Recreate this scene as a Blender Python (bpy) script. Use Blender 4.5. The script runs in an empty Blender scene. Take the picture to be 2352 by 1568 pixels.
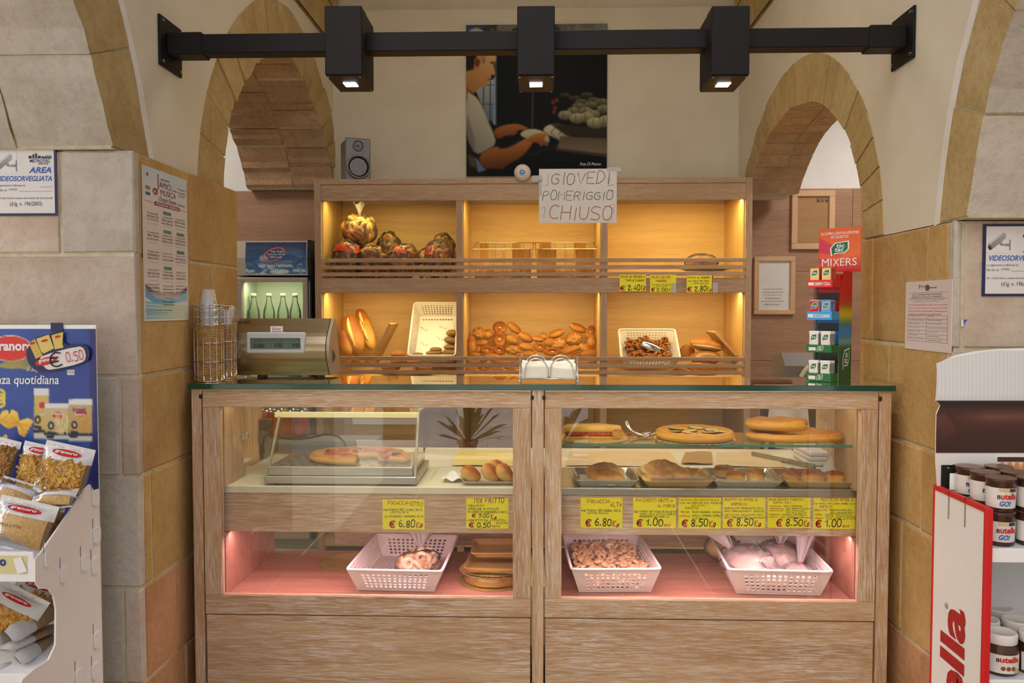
import bpy, bmesh, math, random
import numpy as np
from mathutils import Vector, Matrix, noise as mnoise
random.seed(7)
scene = bpy.context.scene
COL = scene.collection

# ------------------------------------------------------------------ camera, sky, sun, exposure
F, CXP, CYP = 1900.0, 1176.0, 784.0
CAMZ = 1.46
YAW, PITCH = math.radians(1.78), math.radians(2.29)
cam_d = bpy.data.cameras.new('camera'); cam = bpy.data.objects.new('camera', cam_d); COL.objects.link(cam)
cam_d.sensor_width = 36.0; cam_d.lens = 36.0 * F / 2352.0; cam_d.clip_start = 0.02
cam.location = (0, 0, CAMZ); cam.rotation_euler = (math.pi / 2 - PITCH, 0, YAW)
scene.camera = cam
scene.view_settings.view_transform = 'Standard'; scene.view_settings.look = 'None'
scene.view_settings.gamma = 1.0; scene.view_settings.use_curve_mapping = False
scene.view_settings.exposure = -1.0
wd = bpy.data.worlds.new('sky'); scene.world = wd; wd.use_nodes = True
wn = wd.node_tree; wbg = wn.nodes['Background']
sky = wn.nodes.new('ShaderNodeTexSky'); sky.sky_type = 'NISHITA'; sky.sun_disc = False
sky.sun_elevation = math.radians(48); sky.sun_rotation = math.radians(200); sky.dust_density = 2.2; sky.air_density = 1.0
wn.links.new(sky.outputs[0], wbg.inputs[0]); wbg.inputs[1].default_value = 0.36
sd = bpy.data.lights.new('sun', 'SUN'); sun = bpy.data.objects.new('sun', sd); COL.objects.link(sun)
sd.energy = 17.0; sd.color = (1.0, 0.97, 0.93); sd.angle = 0.01
sun.location = (0, -6, 9); sun.rotation_euler = (math.radians(35), 0, math.radians(115))

_RM = Matrix.Rotation(YAW, 3, 'Z') @ Matrix.Rotation(math.pi / 2 - PITCH, 3, 'X')
CAM = Vector((0, 0, CAMZ))
def ray(px, py): return _RM @ Vector(((px - CXP) / F, -(py - CYP) / F, -1.0))
def W(px, py, Y):
    d = ray(px, py); return CAM + d * (Y / d.y)
def WX(px, py, X):
    d = ray(px, py); return CAM + d * (X / d.x)
def WZ(px, py, Z):
    d = ray(px, py); return CAM + d * ((Z - CAMZ) / d.z)

def area_light(name, loc, rot, sx, sy, power, color, spread=None):
    l = bpy.data.lights.new(name, 'AREA'); l.shape = 'RECTANGLE'; l.size = sx; l.size_y = sy
    l.energy = power; l.color = color
    if spread: l.spread = math.radians(spread)
    o = bpy.data.objects.new(name, l); COL.objects.link(o); o.location = loc; o.rotation_euler = rot
    return o
# added fill lights in the two side rooms, without fixtures, out of sight
area_light('side_room_fill', (-2.4, 4.6, 2.95), (0, 0, 0), .5, .5, 26, (1.0, .93, .85))
area_light('side_room_fill', (2.3, 4.4, 2.9), (0, 0, 0), .5, .5, 44, (1.0, .92, .86))
# warm fill light added under the vault, no fixture behind it
area_light('vault_fill', (0, 3.9, 3.5), (0, 0, 0), .5, .5, 11, (1.0, .90, .74))
# warm tubes tucked behind the fascias of the bread shelves
for zz, pws in ((2.095, (5.8, 6.8, 9.2)), (1.555, (7.2, 7.2, 7.2))):
    for cxs, pw in zip((-.87, -.02, .83), pws):
        area_light('shelf_tube', (cxs, 4.90, zz), (math.radians(8), 0, 0), .72, .03, pw, (1.0, .82, .26) if zz > 2 else (1.0, .82, .34))
# pink tubes of the lower display, one each side, and warm ones above the deck
for cxs in (-.62, .62):
    area_light('case_tube', (cxs, 2.975, .641), (math.radians(5), 0, 0), 1.0, .02, 5.2, (1.0, .60, .68))
    area_light('case_tube', (cxs, 2.99, 1.155), (math.radians(-25), 0, 0), 1.0, .02, 1.9, (1.0, .86, .52))

# ------------------------------------------------------------------ mesh helpers
def lin(c): return tuple(((v / 12.92) if v <= .04045 else ((v + .055) / 1.055) ** 2.4) for v in c)
def C(r, g, b): return lin((r / 255, g / 255, b / 255)) + (1.0,)

class MB:
    def __init__(s): s.v = []; s.f = []; s.m = []; s.cur = 0
    def add(s, vs, fs):
        b = len(s.v); s.v += [tuple(p) for p in vs]; s.f += [tuple(i + b for i in f) for f in fs]; s.m += [s.cur] * len(fs)
        return s
    def box(s, x0, x1, y0, y1, z0, z1, c=0.0):
        if x0 > x1: x0, x1 = x1, x0
        if y0 > y1: y0, y1 = y1, y0
        if z0 > z1: z0, z1 = z1, z0
        if c <= 0:
            v = [(x, y, z) for z in (z0, z1) for y in (y0, y1) for x in (x0, x1)]
            return s.add(v, [(0, 2, 3, 1), (4, 5, 7, 6), (0, 1, 5, 4), (2, 6, 7, 3), (0, 4, 6, 2), (1, 3, 7, 5)])
        c = min(c, (x1 - x0) * .45, (y1 - y0) * .45, (z1 - z0) * .45)
        bm = bmesh.new(); bmesh.ops.create_cube(bm, size=1.0)
        for v in bm.verts:
            v.co = Vector(((x0 + x1) / 2 + v.co.x * (x1 - x0), (y0 + y1) / 2 + v.co.y * (y1 - y0), (z0 + z1) / 2 + v.co.z * (z1 - z0)))
        bmesh.ops.bevel(bm, geom=bm.edges[:], offset=c, segments=1, affect='EDGES')
        bm.verts.index_update()
        s.add([v.co[:] for v in bm.verts], [[v.index for v in f.verts] for f in bm.faces]); bm.free()
        return s
    def hexa(s, p):   # 8 points: bottom 4 (ccw), top 4
        return s.add(p, [(3, 2, 1, 0), (4, 5, 6, 7), (0, 1, 5, 4), (1, 2, 6, 5), (2, 3, 7, 6), (3, 0, 4, 7)])
    def prism(s, poly, vec):   # planar polygon swept along vec
        n = len(poly); vec = Vector(vec); a = [Vector(p) for p in poly]
        nn = Vector((0, 0, 0))
        for i in range(n): nn += a[i].cross(a[(i + 1) % n])
        if nn.dot(vec) > 0: a = a[::-1]
        v = a + [p + vec for p in a]
        return s.add(v, [tuple(range(n)), tuple(range(2 * n - 1, n - 1, -1))] + [(i, i + n, (i + 1) % n + n, (i + 1) % n)[::1] for i in range(n)])
    def tube(s, pts, r, n=8, closed=False, cap=True):
        pts = [Vector(p) for p in pts]; m = len(pts); rs = r if isinstance(r, (list, tuple)) else [r] * m
        vs = []; up = None
        for i in range(m):
            a = pts[(i - 1) % m] if (closed or i > 0) else pts[i]; b = pts[(i + 1) % m] if (closed or i < m - 1) else pts[i]
            t = (b - a).normalized()
            if up is None: up = Vector((0, 0, 1)) if abs(t.z) < .9 else Vector((1, 0, 0))
            x = t.cross(up)
            if x.length < 1e-6: x = t.cross(Vector((.3, 1, .2)))
            x.normalize(); y = x.cross(t).normalized(); up = y
            for k in range(n):
                ang = 2 * math.pi * k / n; vs.append(pts[i] + (x * math.cos(ang) + y * math.sin(ang)) * rs[i])
        fs = []
        for i in range(m if closed else m - 1):
            for k in range(n):
                a = i * n + k; b = i * n + (k + 1) % n; c = ((i + 1) % m) * n
                fs.append((a, c + k, c + (k + 1) % n, b)[::-1])
        if not closed and cap: fs += [tuple(range(n)), tuple(range(m * n - 1, (m - 1) * n - 1, -1))]
        return s.add(vs, fs)
    def lathe(s, prof, c=(0, 0, 0), n=24, axis='Z', cap=True):
        vs = []
        for r, h in prof:
            for k in range(n):
                a = 2 * math.pi * k / n; p = (r * math.cos(a), r * math.sin(a), h)
                if axis == 'Y': p = (p[0], h, p[1])
                elif axis == 'X': p = (h, p[0], p[1])
                vs.append((c[0] + p[0], c[1] + p[1], c[2] + p[2]))
        fs = [(i * n + k, i * n + (k + 1) % n, (i + 1) * n + (k + 1) % n, (i + 1) * n + k) for i in range(len(prof) - 1) for k in range(n)]
        if cap: fs += [tuple(range(n - 1, -1, -1)), tuple(range((len(prof) - 1) * n, len(prof) * n))]
        if axis == 'Y': fs = [f[::-1] for f in fs]
        return s.add(vs, fs)
    def blob(s, c, r, nu=14, nv=9, fn=None, rot=None):   # deformed ellipsoid
        vs = []; c = Vector(c)
        for j in range(nv + 1):
            th = math.pi * j / nv
            for i in range(nu):
                ph = 2 * math.pi * i / nu
                d = Vector((math.sin(th) * math.cos(ph), math.sin(th) * math.sin(ph), math.cos(th)))
                p = Vector((d.x * r[0], d.y * r[1], d.z * r[2]))
                if fn: p = fn(d, p)
                if rot is not None: p = rot @ p
                vs.append(c + p)
        fs = []
        for j in range(nv):
            for i in range(nu):
                a = j * nu + i; b = j * nu + (i + 1) % nu
                fs.append((a, a + nu, b + nu, b))
        return s.add(vs, fs)
    def torus(s, c, R, r, nu=14, nv=7, rot=None, sx=1.0):
        c = Vector(c); vs = []
        for i in range(nu):
            a = 2 * math.pi * i / nu
            for k in range(nv):
                b = 2 * math.pi * k / nv
                p = Vector(((R + r * math.cos(b)) * math.cos(a) * sx, (R + r * math.cos(b)) * math.sin(a), r * math.sin(b)))
                vs.append(c + (rot @ p if rot is not None else p))
        fs = [(i * nv + k, ((i + 1) % nu) * nv + k, ((i + 1) % nu) * nv + (k + 1) % nv, i * nv + (k + 1) % nv) for i in range(nu) for k in range(nv)]
        return s.add(vs, fs)
    def grid(s, fn, nu, nv):   # fn(u,v) -> point
        vs = [fn(i / nu, j / nv) for j in range(nv + 1) for i in range(nu + 1)]
        fs = [(j * (nu + 1) + i, j * (nu + 1) + i + 1, (j + 1) * (nu + 1) + i + 1, (j + 1) * (nu + 1) + i) for j in range(nv) for i in range(nu)]
        return s.add(vs, fs)
    def quad(s, a, b, c, d): return s.add([a, b, c, d], [(0, 1, 2, 3)])

def origin_of(o):
    v = Vector((0, 0, 0))
    while o is not None: v += o.location; o = o.parent
    return v
def obj(name, mb, mats, parent=None, smooth=False, loc=None, label=None):
    me = bpy.data.meshes.new(name)
    off = Vector(loc) if loc is not None else (origin_of(parent) if parent else Vector((0, 0, 0)))
    me.from_pydata([tuple(Vector(p) - off) for p in mb.v], [], mb.f)
    for m in (mats if isinstance(mats, (list, tuple)) else [mats]): me.materials.append(m)
    if any(mb.m): me.polygons.foreach_set('material_index', mb.m)
    if smooth: me.polygons.foreach_set('use_smooth', [True] * len(me.polygons))
    me.update()
    o = bpy.data.objects.new(name, me); COL.objects.link(o)
    if parent: o.parent = parent
    if loc is not None: o.location = Vector(loc) - (origin_of(parent) if parent else Vector((0, 0, 0)))
    if label: o['label'] = label
    return o
def tag(o, label, cat, group=None):
    o['label'] = label; o['category'] = cat
    if group: o['group'] = group
    return o
def thing(name, label, cat, loc=(0, 0, 0), group=None):
    o = bpy.data.objects.new(name, None); o.empty_display_size = .05; COL.objects.link(o); o.location = loc
    return tag(o, label, cat, group)
def struct(name, mb, mats, parent=None, smooth=False):
    o = obj(name, mb, mats, parent, smooth)
    if parent is None: o['kind'] = 'structure'
    return o
KIDS = {}
def kids(o): return [c for c in bpy.data.objects if c.parent == o]
def dup(root, loc, rot=(0, 0, 0), label=None, group=None, scale=None):
    r = root.copy(); COL.objects.link(r); r.location = loc; r.rotation_euler = rot
    if scale: r.scale = scale if isinstance(scale, (tuple, list)) else (scale,) * 3
    if label: r['label'] = label
    if group: r['group'] = group
    ch1 = KIDS.get(root.name)
    if ch1 is None: ch1 = KIDS[root.name] = [(c, kids(c)) for c in kids(root)]
    for c, gs in ch1:
        d = c.copy(); COL.objects.link(d); d.parent = r
        for g in gs:
            e = g.copy(); COL.objects.link(e); e.parent = d
    return r
def V(*a): return Vector(a)
def smoothline(pts, n=2, closed=False):
    pts = [Vector(p) for p in pts]
    for _ in range(n):
        q = []
        m = len(pts)
        rng = range(m) if closed else range(m - 1)
        if not closed: q.append(pts[0])
        for i in rng:
            a, b = pts[i], pts[(i + 1) % m]
            q += [a * .75 + b * .25, a * .25 + b * .75]
        if not closed: q.append(pts[-1])
        pts = q
    return pts

# ------------------------------------------------------------------ materials
def newmat(name):
    m = bpy.data.materials.new(name); m.use_nodes = True
    n = m.node_tree.nodes; return m, m.node_tree, n['Principled BSDF'], n['Material Output']
def setp(p, **k):
    for a, b in k.items():
        nm = {'rough': 'Roughness', 'metal': 'Metallic', 'color': 'Base Color', 'spec': 'Specular IOR Level', 'trans': 'Transmission Weight', 'ior': 'IOR', 'coat': 'Coat Weight', 'alpha': 'Alpha', 'sheen': 'Sheen Weight', 'sss': 'Subsurface Weight', 'aniso': 'Anisotropic'}[a]
        p.inputs[nm].default_value = b
def ramp(nt, fac, stops):
    r = nt.nodes.new('ShaderNodeValToRGB'); e = r.color_ramp.elements
    while len(e) < len(stops): e.new(.5)
    for el, (pos, c) in zip(e, stops): el.position = pos; el.color = c
    nt.links.new(fac, r.inputs[0]); return r.outputs[0]
def tex(nt, scale, detail=4, rough=.55, vec=None, kind='noise', dist=0.0):
    if kind == 'noise':
        t = nt.nodes.new('ShaderNodeTexNoise'); t.inputs['Scale'].default_value = scale; t.inputs['Detail'].default_value = detail
        t.inputs['Roughness'].default_value = rough; t.inputs['Distortion'].default_value = dist
        if vec is not None: nt.links.new(vec, t.inputs['Vector'])
        return t.outputs['Fac']
    t = nt.nodes.new('ShaderNodeTexVoronoi'); t.inputs['Scale'].default_value = scale
    if vec is not None: nt.links.new(vec, t.inputs['Vector'])
    return t.outputs['Distance']
def coords(nt, scale=(1, 1, 1), rnd=True):
    tc = nt.nodes.new('ShaderNodeTexCoord'); mp = nt.nodes.new('ShaderNodeMapping'); mp.inputs['Scale'].default_value = scale
    nt.links.new(tc.outputs['Object'], mp.inputs['Vector'])
    if rnd:
        oi = nt.nodes.new('ShaderNodeObjectInfo'); mu = nt.nodes.new('ShaderNodeMath'); mu.operation = 'MULTIPLY'; mu.inputs[1].default_value = 31.0
        nt.links.new(oi.outputs['Random'], mu.inputs[0]); nt.links.new(mu.outputs[0], mp.inputs['Location'])
    return mp.outputs['Vector']
def mixc(nt, fac, a, b, mode='MIX'):
    m = nt.nodes.new('ShaderNodeMix'); m.data_type = 'RGBA'; m.blend_type = mode
    for sock, v in ((0, fac), (6, a), (7, b)):
        if isinstance(v, (float, int)): m.inputs[sock].default_value = v
        elif isinstance(v, tuple): m.inputs[sock].default_value = v
        else: nt.links.new(v, m.inputs[sock])
    return m.outputs[2]
def bump(nt, p, h, strength, dist=.01):
    b = nt.nodes.new('ShaderNodeBump'); b.inputs['Strength'].default_value = strength; b.inputs['Distance'].default_value = dist
    nt.links.new(h, b.inputs['Height']); nt.links.new(b.outputs[0], p.inputs['Normal'])
def flat(name, c, rough=.5, metal=0.0, spec=.5, **k):
    m, nt, p, o = newmat(name); setp(p, color=c, rough=rough, metal=metal, spec=spec, **k); return m
def noisy(name, c1, c2, scale=8, rough=.7, bmp=.2, stretch=(1, 1, 1), lo=.35, hi=.65, detail=5, dist=.005, tint=0.0, **k):
    m, nt, p, o = newmat(name); v = coords(nt, stretch); f = tex(nt, scale, detail, .6, v)
    col = ramp(nt, f, [(lo, c1), (hi, c2)])
    if tint:
        oi = nt.nodes.new('ShaderNodeObjectInfo')
        g = ramp(nt, oi.outputs['Random'], [(0, (1 - tint, 1 - tint, 1 - tint, 1)), (1, (1 + tint, 1 + tint * .9, 1 + tint * .7, 1))])
        col = mixc(nt, 1.0, col, g, 'MULTIPLY')
    nt.links.new(col, p.inputs['Base Color']); setp(p, rough=rough, **k)
    if bmp: bump(nt, p, f, bmp, dist)
    return m
def wood(name, base, dark, lime, ax='X', limed=.5, rough=.45, sc=1.0):
    m, nt, p, o = newmat(name)
    st = {'X': (.06, 1, 1), 'Z': (1, 1, .06), 'Y': (1, .06, 1)}[ax]
    v = coords(nt, st); f = tex(nt, 14 * sc, 4, .6, v, dist=.6)
    st2 = {'X': (.05, 1, 1), 'Z': (1, 1, .05), 'Y': (1, .05, 1)}[ax]
    v2 = coords(nt, st2); g = tex(nt, 250 * sc, 3, .7, v2); big = tex(nt, 3.2, 2, .5, coords(nt, (1, 1, 1)))
    col = ramp(nt, f, [(.3, dark), (.7, base)])
    g2 = ramp(nt, g, [(.46, (0, 0, 0, 1)), (.64, (limed,) * 3 + (1,))])
    bg = ramp(nt, big, [(.3, (.35,) * 3 + (1,)), (.7, (1, 1, 1, 1))])
    fac = mixc(nt, 1.0, g2, bg, 'MULTIPLY')
    col = mixc(nt, fac, col, lime)
    nt.links.new(col, p.inputs['Base Color']); setp(p, rough=rough, spec=.35); bump(nt, p, g, .12, .002)
    return m
def stone(name, c1, c2, c3, pits=.5, rough=.85, tint=.08):
    m, nt, p, o = newmat(name); v = coords(nt)
    a = tex(nt, 5, 6, .62, v); b = tex(nt, 38, 5, .7, v); vo = tex(nt, 90, 2, .5, v, 'vor')
    col = ramp(nt, a, [(.32, c1), (.55, c2), (.75, c3)])
    sp = ramp(nt, b, [(.40, (.74, .70, .66, 1)), (.52, (1, 1, 1, 1))]); col = mixc(nt, pits, col, sp, 'MULTIPLY')
    oi = nt.nodes.new('ShaderNodeObjectInfo')
    g = ramp(nt, oi.outputs['Random'], [(0, (1 - tint, 1 - tint * 1.1, 1 - tint * 1.3, 1)), (1, (1 + tint, 1 + tint * .8, 1 + tint * .5, 1))])
    col = mixc(nt, 1.0, col, g, 'MULTIPLY')
    nt.links.new(col, p.inputs['Base Color']); setp(p, rough=rough, spec=.2)
    ad = nt.nodes.new('ShaderNodeMath'); ad.operation = 'ADD'; nt.links.new(b, ad.inputs[0]); nt.links.new(a, ad.inputs[1])
    bump(nt, p, ad.outputs[0], .7, .008)
    return m
def glassmat(name, tint=(1, 1, 1, 1), rough=0.0, ior=1.5, boost=1.0):
    m, nt, p, o = newmat(name); n = nt.nodes; n.remove(p)
    t = n.new('ShaderNodeBsdfTransparent'); t.inputs[0].default_value = tint
    g = n.new('ShaderNodeBsdfGlossy'); g.inputs['Roughness'].default_value = rough; g.inputs[0].default_value = (1, 1, 1, 1)
    fr = n.new('ShaderNodeFresnel'); fr.inputs[0].default_value = ior
    mu = n.new('ShaderNodeMath'); mu.operation = 'MULTIPLY'; mu.inputs[1].default_value = boost; mu.use_clamp = True
    nt.links.new(fr.outputs[0], mu.inputs[0])
    ge = n.new('ShaderNodeNewGeometry'); m3 = n.new('ShaderNodeMath'); m3.operation = 'SUBTRACT'; m3.inputs[0].default_value = 1.0; nt.links.new(ge.outputs['Backfacing'], m3.inputs[1])
    m4 = n.new('ShaderNodeMath'); m4.operation = 'MULTIPLY'; nt.links.new(mu.outputs[0], m4.inputs[0]); nt.links.new(m3.outputs[0], m4.inputs[1])
    mx = n.new('ShaderNodeMixShader'); nt.links.new(m4.outputs[0], mx.inputs[0]); nt.links.new(t.outputs[0], mx.inputs[1]); nt.links.new(g.outputs[0], mx.inputs[2])
    nt.links.new(mx.outputs[0], o.inputs[0]); return m
def film(name, tint=(1, 1, 1, 1), gloss=.25, rough=.15, haze=.1, hazec=(.9, .9, .9, 1), bs=60):
    m, nt, p, o = newmat(name); n = nt.nodes; v = coords(nt)
    setp(p, color=hazec, rough=rough, spec=.8)
    h = tex(nt, bs, 3, .5, v); bump(nt, p, h, .6, .004)
    t = n.new('ShaderNodeBsdfTransparent'); t.inputs[0].default_value = tint
    g = n.new('ShaderNodeBsdfGlossy'); g.inputs['Roughness'].default_value = rough
    nt.links.new(p.inputs['Normal'].links[0].from_socket, g.inputs['Normal'])
    m1 = n.new('ShaderNodeMixShader'); m1.inputs[0].default_value = haze; nt.links.new(t.outputs[0], m1.inputs[1]); nt.links.new(p.outputs[0], m1.inputs[2])
    lw = n.new('ShaderNodeLayerWeight'); lw.inputs[0].default_value = gloss
    nt.links.new(p.inputs['Normal'].links[0].from_socket, lw.inputs['Normal'])
    m2 = n.new('ShaderNodeMixShader'); nt.links.new(lw.outputs['Fresnel'], m2.inputs[0]); nt.links.new(m1.outputs[0], m2.inputs[1]); nt.links.new(g.outputs[0], m2.inputs[2])
    nt.links.new(m2.outputs[0], o.inputs[0]); return m
def emit(name, c, s):
    m, nt, p, o = newmat(name); setp(p, color=(0, 0, 0, 1)); p.inputs['Emission Color'].default_value = c; p.inputs['Emission Strength'].default_value = s; return m
def bread(name, low, mid, top, scale=9, bumps=.35):   # crust: noise blotches, browner on top
    m, nt, p, o = newmat(name); v = coords(nt); f = tex(nt, scale * 3, 5, .6, v)
    tc = nt.nodes.new('ShaderNodeTexCoord'); sx = nt.nodes.new('ShaderNodeSeparateXYZ'); nt.links.new(tc.outputs['Generated'], sx.inputs[0])
    ad = nt.nodes.new('ShaderNodeMath'); ad.operation = 'MULTIPLY_ADD'; ad.inputs[1].default_value = .5; nt.links.new(f, ad.inputs[0]); nt.links.new(sx.outputs['Z'], ad.inputs[2])
    col = ramp(nt, ad.outputs[0], [(.25, low), (.75, mid), (1.25, top)])
    r = col.node.color_ramp.elements
    for e, q in zip(r, (.35, .8, 1.0)): e.position = q
    nt.links.new(col, p.inputs['Base Color']); setp(p, rough=.55, spec=.35); bump(nt, p, f, bumps, .004); return m

OAK, OAKD, LIME = C(212, 176, 134), C(176, 136, 96), C(240, 232, 222)
M = {}
M['oak_x'] = wood('limed_oak_horizontal', OAK, OAKD, LIME, 'X', .75)
M['oak_z'] = wood('limed_oak_vertical', OAK, OAKD, LIME, 'Z', .75)
M['oak_y'] = wood('limed_oak_deep', OAK, OAKD, LIME, 'Y', .7)
M['shelf_x'] = wood('shelf_oak_horizontal', C(190, 154, 118), C(164, 128, 96), C(214, 196, 174), 'X', .6)
M['shelf_z'] = wood('shelf_oak_vertical', C(188, 152, 116), C(162, 126, 94), C(212, 194, 172), 'Z', .6)
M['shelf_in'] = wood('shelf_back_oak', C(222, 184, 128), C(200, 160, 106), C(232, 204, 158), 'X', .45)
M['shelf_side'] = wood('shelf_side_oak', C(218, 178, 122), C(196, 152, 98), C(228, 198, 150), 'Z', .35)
M['panel'] = wood('wall_panel_oak', C(172, 132, 102), C(150, 112, 86), C(192, 162, 138), 'X', .5)
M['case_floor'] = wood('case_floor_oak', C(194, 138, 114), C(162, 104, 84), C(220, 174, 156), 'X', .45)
M['stone_light'] = stone('pale_tufa', C(192, 182, 166), C(206, 198, 186), C(216, 206, 192), .35)
M['stone_pink'] = stone('pinkish_tufa', C(194, 174, 156), C(206, 190, 174), C(216, 204, 190), .3)
M['stone_ochre'] = stone('ochre_tufa', C(186, 148, 92), C(202, 166, 108), C(208, 178, 128), .3, tint=.1)
M['stone_ochre_pink'] = stone('orange_tufa', C(190, 142, 100), C(204, 158, 116), C(210, 172, 134), .3, tint=.06)
M['stone_ring'] = stone('arch_tufa', C(176, 150, 100), C(194, 170, 120), C(204, 184, 136), .4, tint=.05)
M['stone_soffit'] = stone('soffit_tufa', C(178, 146, 112), C(196, 164, 130), C(206, 178, 146), .55, tint=.07)
M['mortar'] = noisy('mortar', C(196, 184, 152), C(214, 204, 176), 30, .9, .3)
M['plaster'] = noisy('cream_plaster', C(216, 206, 182), C(224, 216, 194), 3, .8, .06, dist=.01)
M['white_plaster'] = noisy('white_plaster', C(224, 222, 220), C(232, 230, 228), 4, .8, .05)
M['trim_white'] = noisy('white_edge_paint', C(226, 222, 214), C(234, 230, 224), 12, .8, .1)
M['black_steel'] = noisy('black_powder_coat', C(20, 17, 17), C(25, 21, 21), 200, .5, .05, spec=.25)
M['steel'] = noisy('brushed_steel', C(168, 166, 160), C(186, 184, 178), 60, .32, .03, (.05, 1, 1), metal=1.0)
M['chrome'] = flat('chrome', C(215, 215, 215), .12, 1.0)
M['glass'] = glassmat('clear_glass', (.985, .992, .988, 1), boost=1.0)
M['case_glass'] = glassmat('display_glass', (.985, .992, .985, 1), boost=2.1)
M['green_glass'] = glassmat('green_glass_top', (.88, .94, .91, 1), boost=2.0)
M['glass_edge'] = flat('green_glass_edge', C(12, 70, 56), .12, 0, .8)
M['shelf_glass_edge'] = flat('pale_green_glass_edge', C(60, 130, 108), .15, 0, .8)
M['floor_tile'] = noisy('floor_tile', C(112, 98, 84), C(128, 112, 96), 5, .45, .05)
M['black'] = flat('black_plastic', C(22, 22, 24), .4)
M['white'] = flat('white_plastic', C(236, 232, 226), .4)
M['dark'] = flat('dark_grey', C(60, 60, 64), .5)
M['red'] = flat('red_print', C(205, 28, 30), .45)
M['ink'] = flat('black_ink', C(24, 26, 26), .6)
M['ink_red'] = flat('red_ink', C(176, 40, 26), .6)
M['ink_blue'] = flat('blue_ink', C(36, 62, 140), .6)
M['ink_white'] = flat('white_ink', C(238, 238, 238), .6)
M['paper'] = noisy('white_paper', C(226, 222, 218), C(234, 230, 226), 6, .7, .05)
M['yellow_card'] = noisy('yellow_card', C(248, 236, 36), C(252, 242, 50), 10, .55, .03)

# ------------------------------------------------------------------ lettering
def font_shape(s, bold=0.0, shear=0.0, spacing=1.0):
    cu = bpy.data.curves.new('lettering', 'FONT'); cu.body = s; cu.size = 1.0; cu.resolution_u = 3; cu.offset = bold; cu.shear = shear; cu.space_character = spacing
    ob = bpy.data.objects.new('lettering', cu); me = ob.to_mesh()
    vs = [(v.co.x, v.co.y) for v in me.vertices]; fs = [tuple(p.vertices) for p in me.polygons]
    ob.to_mesh_clear(); bpy.data.objects.remove(ob); bpy.data.curves.remove(cu)
    return vs, fs
GL = {'A': '00 28 40|13 33', 'B': '00 08 38 46 34 04|34 42 30 00', 'C': '47 28 06 02 20 41', 'D': '00 08 28 45 43 20 00', 'E': '48 08 00 40|04 34', 'F': '48 08 00|04 34',
 'G': '47 28 06 02 20 41 44 24', 'H': '00 08|40 48|04 44', 'I': '20 28', 'J': '38 31 10 01', 'K': '00 08|48 04 40', 'L': '08 00 40', 'M': '00 08 24 48 40', 'N': '00 08 40 48',
 'O': '18 06 02 10 30 42 46 38 18', 'P': '00 08 38 46 34 04', 'Q': '18 06 02 10 30 42 46 38 18|22 40', 'R': '00 08 38 46 34 04|24 40', 'S': '47 28 07 05 24 43 41 20 01',
 'T': '08 48|28 20', 'U': '08 02 10 30 42 48', 'V': '08 20 48', 'X': '00 48|08 40', 'Y': '08 24 48|24 20', 'Z': '08 48 00 40', 'W': '08 10 24 30 48',
 '0': '18 06 02 10 30 42 46 38 18', '1': '05 28 20', '2': '06 18 38 46 00 40', '3': '08 38 24 43 30 01', '4': '30 38 02 42', '5': '48 08 05 35 43 30 00', '6': '38 05 02 10 30 42 34 14 03',
 '7': '08 48 10', '8': '24 06 18 38 46 24 02 10 30 42 24', '9': '46 34 14 06 18 38 46 42 10', 'E': '48 08 00 40|04 34', ',': '21 10', '.': '20 21', ':': '21 22|25 26', '-': '14 34', '"': '18 16|38 36',
 "'": '28 26', '(': '38 16 12 30', ')': '18 36 32 10', '\u20ac': '47 28 06 02 20 41|05 35|03 33', 'g': '45 25 03 11 32 45|45 42 20 01', 'i': '20 25|27 28', 'p': '00 05|05 35 43 31 01', 'e': '03 43 25 03 11 41', 'z': '05 45 01 41', 'o': '25 03 11 31 43 25', 's': '45 15 04 33 41 01', '/': '00 48', 'n': '00 05|03 25 44 40'}
ROUND = set('BCDGOPQRSU023568960\u20acgpeo')
def pen_shape(s, w=.12, jit=.25, slant=.08, seed=1):
    rg = random.Random(seed); vs = []; fs = []; x = 0.0
    for ch in s:
        if ch == ' ': x += .45; continue
        g = GL.get(ch)
        if g is None: continue
        sc = 1 + rg.uniform(-.12, .12); dy = rg.uniform(-.06, .06)
        narrow = ch in ".,:'I1i\"()"
        for st in g.split('|'):
            pts = [Vector((int(q[0]) * .17 + rg.uniform(-jit, jit) * .06, int(q[1]) / 8 * sc + dy + rg.uniform(-jit, jit) * .06)) for q in st.split()]
            if narrow: pts = [Vector((p.x - .17, p.y)) for p in pts]
            if ch in ROUND: pts = smoothline(pts, 1 if len(s) > 12 else 2)
            pts = [Vector((p.x + x + p.y * slant, p.y)) for p in pts]
            b = len(vs)
            for i, p in enumerate(pts):
                a = pts[max(0, i - 1)]; c = pts[min(len(pts) - 1, i + 1)]; t = (c - a)
                t = t.normalized() if t.length > 1e-6 else Vector((1, 0)); n = Vector((-t.y, t.x)) * (w / 2)
                if i == 0: p = p - t * w * .3
                if i == len(pts) - 1: p = p + t * w * .3
                vs += [(p + n)[:], (p - n)[:]]
            fs += [(b + 2 * i, b + 2 * i + 1, b + 2 * i + 3, b + 2 * i + 2) for i in range(len(pts) - 1)]
        x += (.5 if narrow else .92)
    return vs, fs
def put_shape(mb, shape, p0, ux, uy, w, h, lift=.0008, fit=True):
    vs, fs = shape
    if not vs: return
    x0 = min(v[0] for v in vs); x1 = max(v[0] for v in vs); y0 = min(v[1] for v in vs); y1 = max(v[1] for v in vs)
    sx = w / max(1e-6, x1 - x0); sy = h / max(1e-6, y1 - y0)
    n = ux.cross(uy).normalized() * lift
    mb.add([p0 + ux * ((v[0] - x0) * sx) + uy * ((v[1] - y0) * sy) + n for v in vs], fs)
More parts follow.
